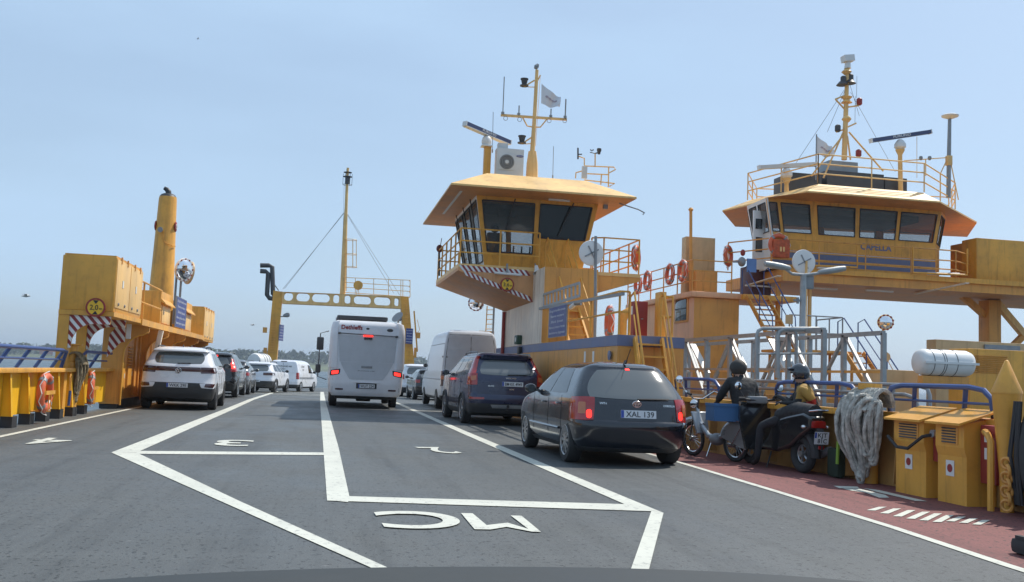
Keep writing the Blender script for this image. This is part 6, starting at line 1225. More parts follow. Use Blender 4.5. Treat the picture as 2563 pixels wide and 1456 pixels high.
# ---------------- 2 dark blue tall estate car / SUV
NAVY2 = paint("navy_paint", (.016, .022, .065), .3, .2, .8)
def suv_rows(L, W_, H_, rake=.38, lip=1.0):
    w_ = W_/2; h = H_
    return [(.22, .32, L-.3, w_*.87, .38, .5), (.30, .10, L-.1, w_*.95, .34, .5), (.45, .02, L-.02, w_*.99, .32, .5), (.60, .0, L, w_, .32, .5), (.70, .01, L-.02, w_, .31, .5), (.74, .04, L-.04, w_*.995, .30, .5), (lip-.06, .06, L-.14, w_*.99, .29, .55), (lip, .08, L-.3, w_*.985, .28, .7), (lip+.05, .10, L-1.0, w_*.97, .27, .6), (lip+.10, .13, L-1.2, w_*.95, .26, .5), (lip+.2, .13+rake*.35, L-1.45, w_*.885, .25, .42), (h-.19, .10+rake*.9, L-1.95, w_*.785, .24, .34), (h-.13, .12+rake*.9, L-2.12, w_*.755, .22, .3), (h-.11, .05+rake*.9, L-2.2, w_*.75, .2, .3), (h-.05, .12+rake*.9, L-2.4, w_*.69, .2, .3), (h-.015, .32+rake*.9, L-2.6, w_*.56, .2, .3), (h, .75+rake*.9, L-2.9, w_*.3, .2, .2)]
rows = suv_rows(4.80, 1.90, 1.76, .36, 1.16)
t, B_ = car("estate_suv", "dark blue tall estate car with high red tail lights just ahead of the hatchback", "car", (4.42, 23.2, 0), R(1.5), rows, NAVY2, .38, .50, (.98, 3.84), .36, 5, ALLOY, [(-.80, 1.20), (.80, 1.20), (.78, 1.58), (-.78, 1.58)],
    [(.55, 1.30, 1.25, .75, 1.2, 1.18, 1.60, 1.58), (1.36, 2.12, 1.98, 1.33, 1.18, 1.18, 1.60, 1.60), (2.18, 3.10, 2.62, 2.06, 1.18, 1.18, 1.60, 1.60)],
    [([(.80, .96), (1.16, .96), (1.06, 1.22), (.82, 1.24)], LAMPR, .012), ([(.86, 1.22), (1.06, 1.22), (1.04, 1.66), (.90, 1.66)], LAMPR, .010, "upper_tail_light"), ([(.84, 1.08), (.96, 1.06), (.96, 1.17), (.84, 1.18)], LAMPA, .016, "reversing_lens"), ([(.62, .62), (.98, .62), (.98, .67), (.62, .67)], LAMPR, .008, "reflector")], None, 4, NAVY2, 9, 'xc', None, (3.1, 1.2))
plate(t, "BM·KK 4949", (.12, .045, 1.0), .05); roof_rails(t, B_, .66, .55, 2.4, 1.72, GREY); underside(t, .78, .5, 4.3)
wiper(t, B_, .0, 1.22, .55, 1.235); arch_trim(t, B_, (.98, 3.84), .36, .34, TRIMB); handles(t, B_, (1.25, 2.15), 1.02, NAVY2); seams(t, B_, (1.33, 2.15, 3.1), .45, 1.12)
for txt, x, z, w_, h_ in (("D5 AWD", -.42, .93, .15, .03), ("VOLVO", .08, 1.125, .26, .032), ("XC90", .10, .86, .12, .03)):
    p = B_.rear(x/.94, z)+V((0, -.008, 0)); mb = MB(); mb.text(txt, p, (1, 0, 0), (0, .05, 1), h_, w_, .004, bold=.02); mb.build("badge_lettering", CHROME, t, True, 0)
B_.patch(B_.rear, [(-.40, .42), (.62, .42), (.66, .50), (-.45, .50)], .012, 10, 3).build("skid_plate", GREY, t, True)
mb = MB(); mb.lathe([(.025, 0), (.035, .05), (.03, .07)], 10, (.0, -.03, .47), (0, -1, 0)); mb.bar((0, .2, .38), (0, -.04, .40), .05, .05); mb.build("tow_bar", BLACK, t, True)
B_.patch(B_.rear, [(-.82, 1.595), (.82, 1.595), (.80, 1.66), (-.80, 1.66)], .05, 14, 3).build("roof_spoiler", NAVY2, t, True)
# ---------------- 3 white electric crossover on the left
WHT = paint("white_car_paint", (.76, .78, .82), .3, 0, .6)
rows = [(.20, .34, 4.3, .80, .36, .5), (.30, .10, 4.5, .89, .34, .5), (.45, .02, 4.57, .92, .32, .5), (.62, .0, 4.58, .925, .32, .5), (.70, .015, 4.57, .925, .32, .5), (.78, .05, 4.54, .92, .31, .52), (.92, .06, 4.45, .918, .30, .6), (1.0, .07, 4.2, .915, .30, .7), (1.05, .06, 3.6, .91, .28, .6), (1.10, .07, 3.35, .895, .28, .5), (1.17, .12, 3.2, .87, .27, .45), (1.30, .24, 2.95, .81, .26, .4), (1.42, .35, 2.7, .755, .25, .35), (1.49, .42, 2.5, .72, .24, .32), (1.505, .30, 2.45, .715, .22, .3), (1.54, .32, 2.35, .69, .22, .3), (1.585, .44, 2.15, .60, .2, .3), (1.615, .7, 1.95, .45, .2, .28), (1.63, 1.0, 1.7, .25, .2, .2)]
t, B_ = car("electric_crossover", "white crossover car with dark light bar and black bumper parked nearest in lane 4", "car", (-3.58, 26.2, 0), R(1.5), rows, WHT, .36, .69, (.86, 3.63), .365, 5, mat("dark_alloy", (.14, .14, .145), .35, .7), [(-.72, 1.175), (.72, 1.175), (.84, 1.475), (-.84, 1.475)],
    [(.62, 1.42, 1.36, .85, 1.16, 1.14, 1.47, 1.47), (1.48, 2.30, 2.16, 1.42, 1.14, 1.13, 1.48, 1.47), (2.36, 3.22, 2.70, 2.22, 1.13, 1.12, 1.46, 1.48)],
    [([(.62, .94), (1.22, .97), (1.16, 1.10), (.62, 1.10)], LAMPD, .012), ([(.66, .58), (.98, .56), (1.05, .70), (.60, .69)], WHT, .016, "bumper_accent"), ([(.74, .60), (.96, .585), (1.0, .685), (.76, .68)], LAMPD, .022, "reflector")], None, 3.8, WHT, 9, 'id', None, (3.02, 1.13), mirm=TRIMB)
B_.patch(B_.rear, [(-.62, .985), (.62, .985), (.62, 1.095), (-.62, 1.095)], .010, 16, 3).build("light_bar", LAMPD, t, True)
mb = MB(); c = B_.rear(0, 1.0)+V((0, -.018, 0)); mb.ring(c, (0, 1, 0), .072, .009, 28, 6)
for a, b_ in (((-.035, .055), (-.012, .006)), ((-.012, .006), (0, .03)), ((0, .03), (.012, .006)), ((.012, .006), (.035, .055)), ((-.056, .02), (-.026, -.05)), ((-.026, -.05), (0, -.005)), ((0, -.005), (.026, -.05)), ((.026, -.05), (.056, .02))): mb.tube([c+V((a[0], 0, a[1])), c+V((b_[0], 0, b_[1]))], .007, 5)
mb.build("emblem", CHROME, t, True); mb = MB(); mb.lathe([(.08, 0), (.078, .012)], 24, c+V((0, .016, 0)), (0, -1, 0)); mb.build("emblem_disc", BLACK, t, True)
plate(t, "WKK 29E", (.0, -.012, .63), .02); roof_rails(t, B_, .60, .62, 2.3, 1.60, BLACK); antenna(t, 0, .95, 1.62); underside(t, .78, .5, 4.2); wiper(t, B_, -.05, 1.19, .35, 1.2)
seams(t, B_, (1.45, 2.33, 3.2), .42, 1.08); handles(t, B_, (1.2, 2.1), .98, WHT)
# ---------------- 4..6 further cars of lanes 3 and 4
BLK = paint("black_car_paint", (.014, .013, .015), .25, .1, .9); GRYP = paint("grey_car_paint", (.17, .18, .19), .3, .4, .8)
rows = suv_rows(4.69, 1.90, 1.66, .40, 1.02)
t, B_ = car("dark_suv", "black SUV with lit red high brake light behind the white crossover's nose in lane 4", "car", (-3.97, 37.0, 0), R(-1), rows, BLK, .4, .5, (.92, 3.78), .37, 5, ALLOY, [(-.76, 1.06), (.76, 1.06), (.80, 1.46), (-.80, 1.46)],
    [(.55, 1.35, 1.28, .75, 1.1, 1.08, 1.5, 1.5), (1.42, 2.2, 2.05, 1.36, 1.08, 1.08, 1.5, 1.5), (2.26, 3.15, 2.6, 2.12, 1.08, 1.08, 1.48, 1.5)], [([(.80, .94), (1.2, .96), (1.1, 1.06), (.80, 1.06)], LAMPR, .012), ([(.84, 1.05), (1.02, 1.05), (1.02, 1.42), (.90, 1.42)], LAMPR, .012, "upper_tail_light")], (.30, 1.49, 1.535, LAMPON), 3.8, BLK, 9, 'xc60', None, (3.0, 1.1))
B_.patch(lambda u, z: B_.rear(u, z), [(.84, 1.05), (.97, 1.05), (.97, 1.26), (.86, 1.26)], .02, 5, 5).build("brake_light", LAMPON, t, True)
plate(t, "RGO 92G", (.0, .045, .84), .03); antenna(t, 0, 1.0, 1.66); underside(t, .76, .5, 4.2); roof_rails(t, B_, .62, .6, 2.3, 1.63, GREY)
rows = suv_rows(4.5, 1.80, 1.52, .5, .98)
t, B_ = car("grey_car", "silver grey car half hidden beyond the black SUV in lane 4", "car", (-3.95, 43.9, deckz(44.5)), R(-1), rows, GRYP, .35, .45, (.86, 3.5), .33, 8, ALLOY, [(-.76, 1.02), (.76, 1.02), (.78, 1.34), (-.78, 1.34)],
    [(.6, 1.4, 1.32, .8, 1.04, 1.03, 1.36, 1.36), (1.46, 2.25, 2.1, 1.4, 1.03, 1.02, 1.37, 1.36), (2.3, 3.0, 2.5, 2.16, 1.02, 1.02, 1.35, 1.37)], [([(.78, .82), (1.14, .84), (1.1, .96), (.78, .98)], LAMPR, .012)], None, 3.8, GRYP, 9, 'grey', None, (2.75, 1.04)); plate(t, "TDB 41M", (.0, .045, .80), .03); underside(t, .7, .5, 4)
rows = suv_rows(4.11, 1.78, 1.57, .34, 1.02)
t, B_ = car("white_crossover", "small white crossover angled to the side in lane 3 behind the white delivery van", "car", (-3.25, 51.0, deckz(52.5)), R(-11), rows, WHT, .40, .60, (.80, 3.35), .34, 5, mat("two_tone_alloy", (.25, .25, .26), .3, .7), [(-.76, 1.08), (.76, 1.08), (.80, 1.40), (-.80, 1.40)],
    [(.55, 1.2, 1.15, .72, 1.1, 1.08, 1.42, 1.42), (1.26, 1.95, 1.82, 1.22, 1.08, 1.07, 1.43, 1.42), (2.0, 2.75, 2.3, 1.88, 1.07, 1.06, 1.42, 1.43)], [([(.45, .88), (1.2, .90), (1.12, 1.02), (.45, 1.02)], LAMPD, .012)], None, 3.8, WHT, 9, 'tc', None, (2.62, 1.08), mirm=TRIMB)
plate(t, "PWF 60T", (.0, -.012, .60), .03); arch_trim(t, B_, (.80, 3.35), .34, .33, TRIMB); roof_rails(t, B_, .58, .6, 2.0, 1.55, BLACK); underside(t, .7, .5, 3.7); antenna(t, 0, .8, 1.57)
# ---------------- 7 white delivery van with dark lettering
rows = [(.22, .12, 4.1, .80, .2, .4), (.32, .02, 4.3, .88, .2, .45), (.5, .0, 4.38, .90, .18, .45), (.62, .0, 4.38, .905, .16, .45), (.68, .04, 4.36, .905, .15, .5), (.95, .05, 4.2, .905, .15, .6), (1.05, .06, 3.9, .90, .15, .6), (1.12, .06, 3.55, .89, .15, .5), (1.35, .08, 3.2, .85, .15, .45), (1.6, .11, 2.8, .79, .15, .4), (1.72, .15, 2.5, .73, .16, .35), (1.78, .24, 2.3, .64, .2, .3), (1.82, .5, 2.1, .45, .2, .2)]
t, B_ = car("delivery_van", "white delivery van with dark lettering on its closed rear door in lane 3", "van", (-2.15, 57.2, deckz(61)), R(-15), rows, WHT, .34, .45, (.75, 3.45), .315, 8, ALLOY, None, [(2.2, 2.95, 2.75, 2.2, 1.1, 1.08, 1.55, 1.58)], [([(.88, .75), (1.1, .75), (1.08, 1.12), (.88, 1.12)], LAMPR, .012)], None, 6, WHT, 9, 'van', None, (2.95, 1.12), mirm=TRIMB, taper=.03)
for txt, x, z, w_, h_, m_ in (("VVS BUTLAND AB", -.05, 1.42, 1.05, .075, TRIMB), ("0706", -.05, 1.28, .35, .06, GREY)):
    p = B_.rear(x, z)+V((0, -.008, 0)); mb = MB(); mb.text(txt, p, (1, 0, 0), (0, 0, 1), h_, w_, .004, bold=.02); mb.build("door_lettering", m_, t, True, 0)
B_.patch(B_.rear, [(-.45, .52), (-.02, .52), (-.02, 1.05), (-.45, 1.05)], .006, 6, 4).build("door_picture", mat("poster_grey", (.10, .11, .12), .5), t, True); B_.patch(B_.rear, [(-.55, .52), (-.47, .52), (-.47, 1.05), (-.55, 1.05)], .006, 3, 4).build("door_picture", mat("poster_pale", (.4, .42, .44), .5), t, True)
for txt, y, z, w_, h_ in (("STAN", 1.1, 1.42, .55, .10), ("0706", 1.1, 1.25, .3, .07)):
    p = B_.side(1, y, z); mb = MB(); mb.text(txt, p+V((.012, 0, 0)), (0, 1, 0), (0, 0, 1), h_, w_, .004, bold=.02); mb.build("side_lettering", TRIMB, t, True, 0)
for z in (.78, .84):
    mb = MB(); mb.tube([B_.side(1, y, z)+V((.008, 0, 0)) for y in (.4, 1.2, 2.0, 2.8, 3.3)], .012, 4); mb.build("side_stripe", TRIMB, t, True)
B_.patch(B_.rear, [(-.25, 1.70), (.25, 1.70), (.25, 1.745), (-.25, 1.745)], .012, 5, 2).build("high_brake_light", DGREY, t, True); underside(t, .7, .5, 3.9); mb = MB(); mb.tube([(0, .062, .6), (0, .045, 1.1), (0, .10, 1.65)], .006, 4); mb.build("door_seam", BLACK, t, True)
# ---------------- 8 motorhome
CAMP = paint("motorhome_white", (.74, .76, .80), .35, 0, .5); CAMP2 = paint("motorhome_panel_grey", (.50, .53, .57), .4, 0, .4)
rows = [(.38, .10, 6.7, 1.06, .25, .5), (.48, .03, 6.9, 1.13, .25, .5), (.75, .0, 6.95, 1.155, .24, .5), (1.0, .01, 6.9, 1.165, .22, .5), (1.2, .03, 6.6, 1.165, .2, .5), (1.9, .04, 6.1, 1.16, .16, .5), (2.35, .05, 5.6, 1.15, .15, .5), (2.6, .10, 5.3, 1.13, .16, .5), (2.7, .17, 5.1, 1.08, .18, .4), (2.76, .30, 4.9, .98, .2, .4), (2.78, .6, 4.5, .7, .2, .4)]
t, B_ = car("motorhome", "white motorhome with two lit red tail lights filling lane 2 seen from behind", "motorhome", (1.40, 31.3, 0), R(0), rows, CAMP, .36, None, (1.75, 5.6), .34, 6, ALLOY, None, [(1.2, 2.1, 2.1, 1.2, 1.5, 1.5, 2.0, 2.0), (5.0, 5.7, 5.4, 5.0, 1.5, 1.5, 2.1, 2.1)], [([(.72, 1.05), (.98, .99), (.96, 1.17), (.70, 1.22)], BLACK, .014, "lamp_housing"), ([(.755, 1.065), (.93, 1.03), (.93, 1.14), (.75, 1.17)], LAMPON, .024, "tail_light"), ([(.62, .56), (.84, .56), (.84, .61), (.62, .61)], LAMPD, .012, "reflector")], None, 7, CAMP, 9, 'camp', 1.95, None, taper=.01, ww=.24)
B_.patch(B_.rear, [(-.46, .90), (.46, .90), (.74, 1.45), (-.74, 1.45)], .012, 16, 5, .1).build("rear_panel", CAMP2, t, True); B_.patch(B_.rear, [(-.74, 1.451), (.74, 1.451), (.80, 2.28), (-.80, 2.28)], .012, 16, 6, 0).build("rear_panel", CAMP2, t, True)
for sg in (1, -1): B_.patch(lambda u, z: B_.rear(sg*u, z), [(.80, 1.25), (1.05, 1.25), (1.05, 2.66), (.84, 2.70)], .035, 8, 8).build("corner_trim", CAMP, t, True)
mb = MB(); mb.tube([(-.92, .02, 2.34), (.92, .02, 2.30)], .014, 6); mb.tube([(-.94, .01, 2.34), (-.86, .01, 2.34)], .03, 6); mb.tube([(.94, .01, 2.30), (.86, .01, 2.30)], .03, 6); mb.build("rear_rail", DGREY, t, True)
mb = MB(); mb.bbox(-.15, .15, -.01, .06, 2.26, 2.31, .012); mb.build("high_brake_light", LAMPON, t, True); mb = MB(); mb.bbox(-.13, .13, -.03, .06, 2.17, 2.235, .02); mb.build("rear_camera", BLACK, t, True)
mb = MB(); mb.text("Dethleffs", (-.52, .085, 2.47), (1, 0, 0), (0, .15, 1), .13, .66, .02, bold=.03); mb.build("maker_lettering", RED, t, True, 0); mb = MB(); mb.ell((-.02, .08, 2.51), .055, .012, .035); mb.build("maker_emblem", BLACK, t, True)
mb = MB(); mb.ell((.68, .075, 2.49), .10, .015, .055, 16, 8); mb.build("round_badge", DGREY, t, True); mb = MB(); mb.text("ESPRIT", (-.02, .018, 1.10), (1, 0, 0), (0, 0, 1), .085, .56, .005, bold=-.005, shear=.3); mb.build("model_lettering", DGREY, t, True, 0)
mb = MB(); mb.bbox(-.17, .17, .0, .03, 1.265, 1.335, .01); mb.build("panel_handle", GREY, t, True)
plate(t, "WUT 224", (.02, -.02, .70), 0, .52, .12); mb = MB(); mb.bbox(-.30, .34, -.012, .02, .62, .79, .01); mb.build("plate_holder", BLACK, t, True); mb = MB(); mb.bbox(-.38, .42, -.03, .03, .80, .82, .008); mb.build("plate_lamp_strip", CAMP, t, True)
mb = MB(); mb.bbox(-1.0, .62, .45, 2.3, 2.79, 2.93, .05); mb.build("roof_box", DGREY, t, True); mb = MB(); mb.bbox(-1.02, .64, 2.31, 2.36, 2.79, 2.95, .01); mb.build("roof_rack_end", CAMP, t, True)
mb = MB(); mb.tube([(.95, .5, 2.77), (.97, .48, 2.9)], .03, 6); mb.lathe([(.05, 0), (.2, .04), (.21, .06)], 16, (.95, .45, 2.92), (-.6, -.5, .6)); mb.build("satellite_dish", GREY, t, True)
for z, r_ in ((2.12, (.16, .06, .24)), (1.2, (.12, .06, .16))):
    mb = MB(); mb.bbox(-1.62, -1.62+r_[0]*1.6, 5.6, 5.72, z-r_[2], z+r_[2], .05); mb.build("wing_mirror", DGREY, t, True)
mb = MB(); mb.tube([(-1.2, 5.8, 2.6), (-1.5, 5.66, 2.5), (-1.52, 5.66, .9), (-1.2, 5.8, .8)], .02, 6); mb.build("mirror_arm", DGREY, t, True)
mb = MB(); mb.bbox(-.95, .95, .3, 6.4, .28, .40, .03); mb.build("underbody", RUB, t, True); mb = MB(); mb.bbox(-.25, .2, .7, 1.2, .20, .30, .03); mb.build("exhaust_silencer", RUB, t, True)
for x in (-1.04, 1.04): mb = MB(); mb.bar((x, .045, .52), (x, .03, .9), .01, .01); mb.build("panel_seam", GREY, t, True)
# ---------------- 9 tall white panel van
WV = paint("white_van_paint", (.56, .60, .66), .4, 0, .4)
rows = [(.30, .18, 6.2, .88, .2, .5), (.40, .05, 6.45, .95, .2, .5), (.6, .02, 6.5, .965, .14, .5), (.9, .03, 6.4, .97, .12, .6), (1.15, .03, 5.9, .97, .12, .7), (1.25, .035, 5.5, .965, .12, .6), (1.8, .06, 4.9, .93, .12, .5), (2.15, .09, 4.5, .89, .12, .45), (2.45, .14, 4.2, .84, .13, .4), (2.58, .20, 4.0, .78, .15, .4), (2.66, .32, 3.8, .66, .2, .4), (2.68, .6, 3.4, .4, .2, .3)]
t, B_ = car("panel_van", "tall white panel van with plain rear doors beside the deckhouse in lane 1", "van", (4.86, 32.3, 0), R(.0), rows, WV, .42, .48, (1.25, 5.3), .34, 6, GREY, None, [(4.4, 5.35, 4.85, 4.4, 1.28, 1.24, 1.85, 1.9)], [([(.86, .78), (1.02, .78), (1.02, 1.28), (.90, 1.28)], LAMPD, .012), ([(.89, 1.0), (1.01, 1.0), (1.01, 1.12), (.90, 1.12)], LAMPA, .018, "indicator_lens")], None, 7, WV, 9, 'pv', None, (5.25, 1.45), mirm=TRIMB, taper=.02, ww=.22)
mb = MB(); mb.tube([B_.rear(0, z)+V((0, -.003, 0)) for z in (.5, 1.0, 1.5, 2.0, 2.45)], .009, 4); mb.build("door_seam", DGREY, t, True)
for sg in (1, -1):
    mb = MB(); mb.tube([B_.rear(sg*.90, z)+V((0, -.003, 0)) for z in (.5, 1.2, 1.8, 2.3, 2.5)]+[B_.rear(sg*.02, 2.52)+V((0, -.003, 0))], .008, 4); mb.build("door_seam", DGREY, t, True)
    mb = MB(); mb.tube([B_.rear(sg*.84, 1.95)+V((0, -.002, 0)), B_.rear(sg*.80, 2.0)+V((0, -.002, 0)), B_.rear(sg*.2, 2.0)+V((0, -.002, 0)), B_.rear(sg*.14, 1.95)+V((0, -.002, 0))], .006, 4); mb.build("pressed_edge", WV, t, True)
for z in (.8, 1.75): p = B_.rear(-.97, z); mb = MB(); mb.bar(p+V((-.05, .05, 0)), p+V((.12, -.02, 0)), .03, .06); mb.build("hinge", GREY, t, True)
mb = MB(); mb.tube([B_.side(-1, y, 2.2)+V((-.004, 0, 0)) for y in (.2, 1.5, 3, 4.3)], .012, 4); mb.build("roof_seam", GREY, t, True); mb = MB(); mb.tube([B_.side(-1, y, 1.0)+V((-.004, 0, 0)) for y in (.2, 1.5, 3, 4.3, 5.6)], .014, 4); mb.build("side_crease", GREY, t, True); underside(t, .8, .4, 5.8, .3)
mb = MB(); mb.text("VAN", (0, 9, 0), (1, 0, 0), (0, 0, 1), .01) if 0 else None
# ---------------- 10, 11 cars beyond, between motorhome and panel van
rows = suv_rows(4.4, 1.80, 1.48, .5, .96)
t, B_ = car("dark_car", "dark car with its wing mirror showing beside the tall white panel van", "car", (5.25, 46.0, deckz(47)), R(1.5), rows, BLK, .35, .45, (.85, 3.45), .32, 8, ALLOY, [(-.76, 1.0), (.76, 1.0), (.78, 1.3), (-.78, 1.3)], [(.6, 1.4, 1.32, .8, 1.02, 1.01, 1.32, 1.32), (1.46, 2.25, 2.1, 1.4, 1.01, 1.0, 1.33, 1.32), (2.3, 3.0, 2.5, 2.16, 1.0, 1.0, 1.31, 1.33)], [([(.78, .80), (1.14, .82), (1.1, .94), (.78, .96)], LAMPR, .012)], None, 3.8, BLK, 9, 'dk', None, (2.7, 1.02), mirm=TRIMB)
underside(t, .7, .5, 4)
rows = suv_rows(4.9, 1.86, 1.80, .25, 1.2)
t, B_ = car("white_car", "tall white car partly hidden between the motorhome and the white panel van", "car", (5.2, 53.2, deckz(54)), R(1), rows, WHT, .4, .5, (.9, 3.9), .36, 5, ALLOY, [(-.76, 1.22), (.76, 1.22), (.80, 1.62), (-.80, 1.62)], [(.5, 1.4, 1.36, .7, 1.24, 1.22, 1.62, 1.62), (1.46, 2.3, 2.2, 1.42, 1.22, 1.22, 1.63, 1.62)], [([(.86, .95), (1.1, .95), (1.05, 1.22), (.88, 1.22)], LAMPR, .012)], None, 3.8, WHT, 9, 'wc', None, (3.1, 1.22)); underside(t, .75, .5, 4.3)
# tank of a lorry far ahead
a, b_ = at(620, 897, Y=63), at(648, 905, Y=63); t = T("tank_trailer", "white rounded tank standing far ahead beyond the small white crossover", "tank", (a.x, 63, deckz(63)), 0)
mb = MB(); mb.lathe([(.2, 0), (.48, .05), (.54, .2), (.54, 1.3), (.42, 1.4)], 24, (a.x+.35, 63, 1.45), (.45, .9, 0)); mb.build("tank", PLASW, t); mb = MB(); [mb.ring(V((a.x+.35, 63, 1.45))+V((.45, .9, 0))*k, (.45, .9, 0), .545, .02, 24, 6) for k in (.5, .8, 1.1)]; mb.build("strap", GREY, t)
mb = MB(); mb.bbox(a.x-.2, a.x+1.2, 63.2, 64.4, -.1, .9, .05); mb.build("carrier", DGREY, t)
# ---------------- own bonnet
t = T("car_bonnet", "dark grey car bonnet edge along the bottom of the view", "car", (0, 1.5, .7)); BON = paint("grey_bonnet_paint", (.03, .034, .034), .6, 0, 0)
mb = MB(); nX, nY = 40, 10; P = []
for j in range(nY+1):
    for i in range(nX+1):
        x = -1.0+2.3*i/nX; v = j/nY; xc = (x-.36); y = .75+1.15*v; z = .812+.02*math.sin(v*1.6)-.05*abs(xc)**2.2-.05*max(0, .5-v); P.append((x, y, z))
q_ = [(x, y+.05, z-.10) for (x, y, z) in P]
mb.add(P+q_, [(j*(nX+1)+i, j*(nX+1)+i+1, (j+1)*(nX+1)+i+1, (j+1)*(nX+1)+i) for j in range(nY) for i in range(nX)]); k = len(P)
fs = [(nY*(nX+1)+i, nY*(nX+1)+i+1, k+nY*(nX+1)+i+1, k+nY*(nX+1)+i) for i in range(nX)]; mb.f += [list(f) for f in fs]; mb.m += [0]*len(fs); mb.build("panel", BON, t, smooth=60)
# ================================================================== PEOPLE AND TWO-WHEELERS
SKIN = mat("skin", (.42, .24, .17), .55, var=.08); JACK = mat("black_jacket", (.022, .022, .024), .75, var=.35, vs=9, bump=1.0, bs=13); TROU = mat("dark_trousers", (.024, .025, .029), .8, var=.3, vs=8, bump=.9, bs=13)
OCH = mat("ochre_jacket_panel", (.40, .23, .05), .75, var=.2, vs=9); REDJ = mat("red_sleeve_band", (.35, .025, .02), .7, var=.1); GLOVE = mat("black_glove", (.015, .015, .016), .6, var=.2); SHOE = mat("dark_boot", (.014, .013, .012), .6, var=.2)
HELM = mat("dark_helmet_gloss", (.03, .033, .04), .18, .2, var=.1, coat=1); HELM2 = mat("matt_dark_helmet", (.04, .036, .032), .7, var=.25, vs=12)
def skinned(name, J, E_, root, mats, matf, par):
    bm = bmesh.new(); lay = bm.verts.layers.skin.verify(); vs = {}
    for k, (p, r) in J.items():
        v = bm.verts.new(V(p)-par.location); v[lay].radius = (r, r) if not isinstance(r, tuple) else r; v[lay].use_root = k == root; vs[k] = v
    for a, b in E_: bm.edges.new((vs[a], vs[b]))
    me = bpy.data.meshes.new(name); bm.to_mesh(me); bm.free(); o = bpy.data.objects.new(name, me); S.collection.objects.link(o)
    o.modifiers.new("s", 'SKIN').use_smooth_shade = True; sb = o.modifiers.new("d", 'SUBSURF'); sb.levels = 2; sb.render_levels = 2
    dg = bpy.context.evaluated_depsgraph_get(); dg.update(); m2 = bpy.data.meshes.new_from_object(o.evaluated_get(dg)); o.modifiers.clear(); o.data = m2; bpy.data.meshes.remove(me); m2.materials.clear()
    for m in mats: m2.materials.append(m)
    for p in m2.polygons: p.material_index = matf(p.center+par.location); p.use_smooth = True
    o.parent = par; return o
def hand(J, E_, pre, wrist, d, side, up, curl=.5):
    """palm and five separate fingers continuing from a wrist joint; d = pointing direction, side = towards the thumb"""
    w_ = V(wrist); d = V(d).normalized(); sd_ = V(side).normalized(); up = V(up).normalized()
    J[pre+'palm'] = (w_+d*.055, .026); E_.append((pre+'wrist', pre+'palm'))
    for i, (off, ln) in enumerate(((.030, .070), (.010, .080), (-.010, .075), (-.030, .060))):
        a = w_+d*.095+sd_*off; b = a+(d*(1-curl*.5)-up*curl*.6).normalized()*ln*.5; c = b+(d*(1-curl)-up*curl*1.2).normalized()*ln*.5
        for n_, p_, r in (('a', a, .0095), ('b', b, .009), ('c', c, .0075)): J[f'{pre}{i}{n_}'] = (p_, r)
        E_ += [(pre+'palm', f'{pre}{i}a'), (f'{pre}{i}a', f'{pre}{i}b'), (f'{pre}{i}b', f'{pre}{i}c')]
    a = w_+d*.045+sd_*.042; b = a+(d*.6+sd_*.5-up*.4).normalized()*.045
    J[pre+'ta'] = (a, .0105); J[pre+'tb'] = (b, .009); E_ += [(pre+'palm', pre+'ta'), (pre+'ta', pre+'tb')]
def figure(name, label, base, hip, chest, neck, head, hdir, sh, el, wr, kn, an, toe, hands, mats, matf, hr=1.0):
    t = T(name, label, "person", base); J = {}; E_ = []
    hip, chest, neck, head = map(V, (hip, chest, neck, head)); hd = V(hdir).normalized()
    J['hip'] = (hip, .145); J['waist'] = (hip.lerp(chest, .5), .165); J['chest'] = (chest, .185); J['neck'] = (neck, .062); J['head'] = (head-V((0, 0, .01)), .085); J['skull'] = (head+V((0, 0, .06)), .085); J['chin'] = (head+hd*.055-V((0, 0, .07)), .042); J['nose'] = (head+hd*.115-V((0, 0, .01)), .016)
    E_ += [('hip', 'waist'), ('waist', 'chest'), ('chest', 'neck'), ('neck', 'head'), ('head', 'skull'), ('head', 'chin'), ('head', 'nose')]
    for i, s_ in enumerate('LR'):
        J[s_+'sh'] = (sh[i], .092); J[s_+'el'] = (el[i], .068); J[s_+'fa'] = (V(el[i]).lerp(V(wr[i]), .45), .05); J[s_+'wrist'] = (wr[i], .034); E_ += [('chest', s_+'sh'), (s_+'sh', s_+'el'), (s_+'el', s_+'fa'), (s_+'fa', s_+'wrist')]
        hand(J, E_, s_, wr[i], *hands[i])
        hj = hip+(V(kn[i])-hip).normalized()*.02; sx = -1 if i == 0 else 1
        J[s_+'th'] = (hip.lerp(V(kn[i]), .25)+V((sx*.06, 0, -.03)), .095); J[s_+'kn'] = (kn[i], .065); J[s_+'ca'] = (V(kn[i]).lerp(V(an[i]), .35), .062); J[s_+'an'] = (an[i], .042); J[s_+'toe'] = (toe[i], .035); E_ += [('hip', s_+'th'), (s_+'th', s_+'kn'), (s_+'kn', s_+'ca'), (s_+'ca', s_+'an'), (s_+'an', s_+'toe')]
    b = skinned("body", J, E_, 'hip', mats, matf, t)
    ez = hd.cross(V((0, 0, 1))).normalized()
    for s_ in (1, -1): mb = MB(); mb.ell(head+hd*.082+ez*s_*.032+V((0, 0, .012)), .012, .012, .009, 10, 6); mb.build("eye", mat("eye_dark", (.03, .025, .02), .2, var=0), t)
    mb = MB(); mb.ell(head+hd*.088-V((0, 0, .055)), .026, .026, .007, 10, 6); mb.build("mouth", mat("lips", (.30, .12, .10), .5, var=0), t)
    return t
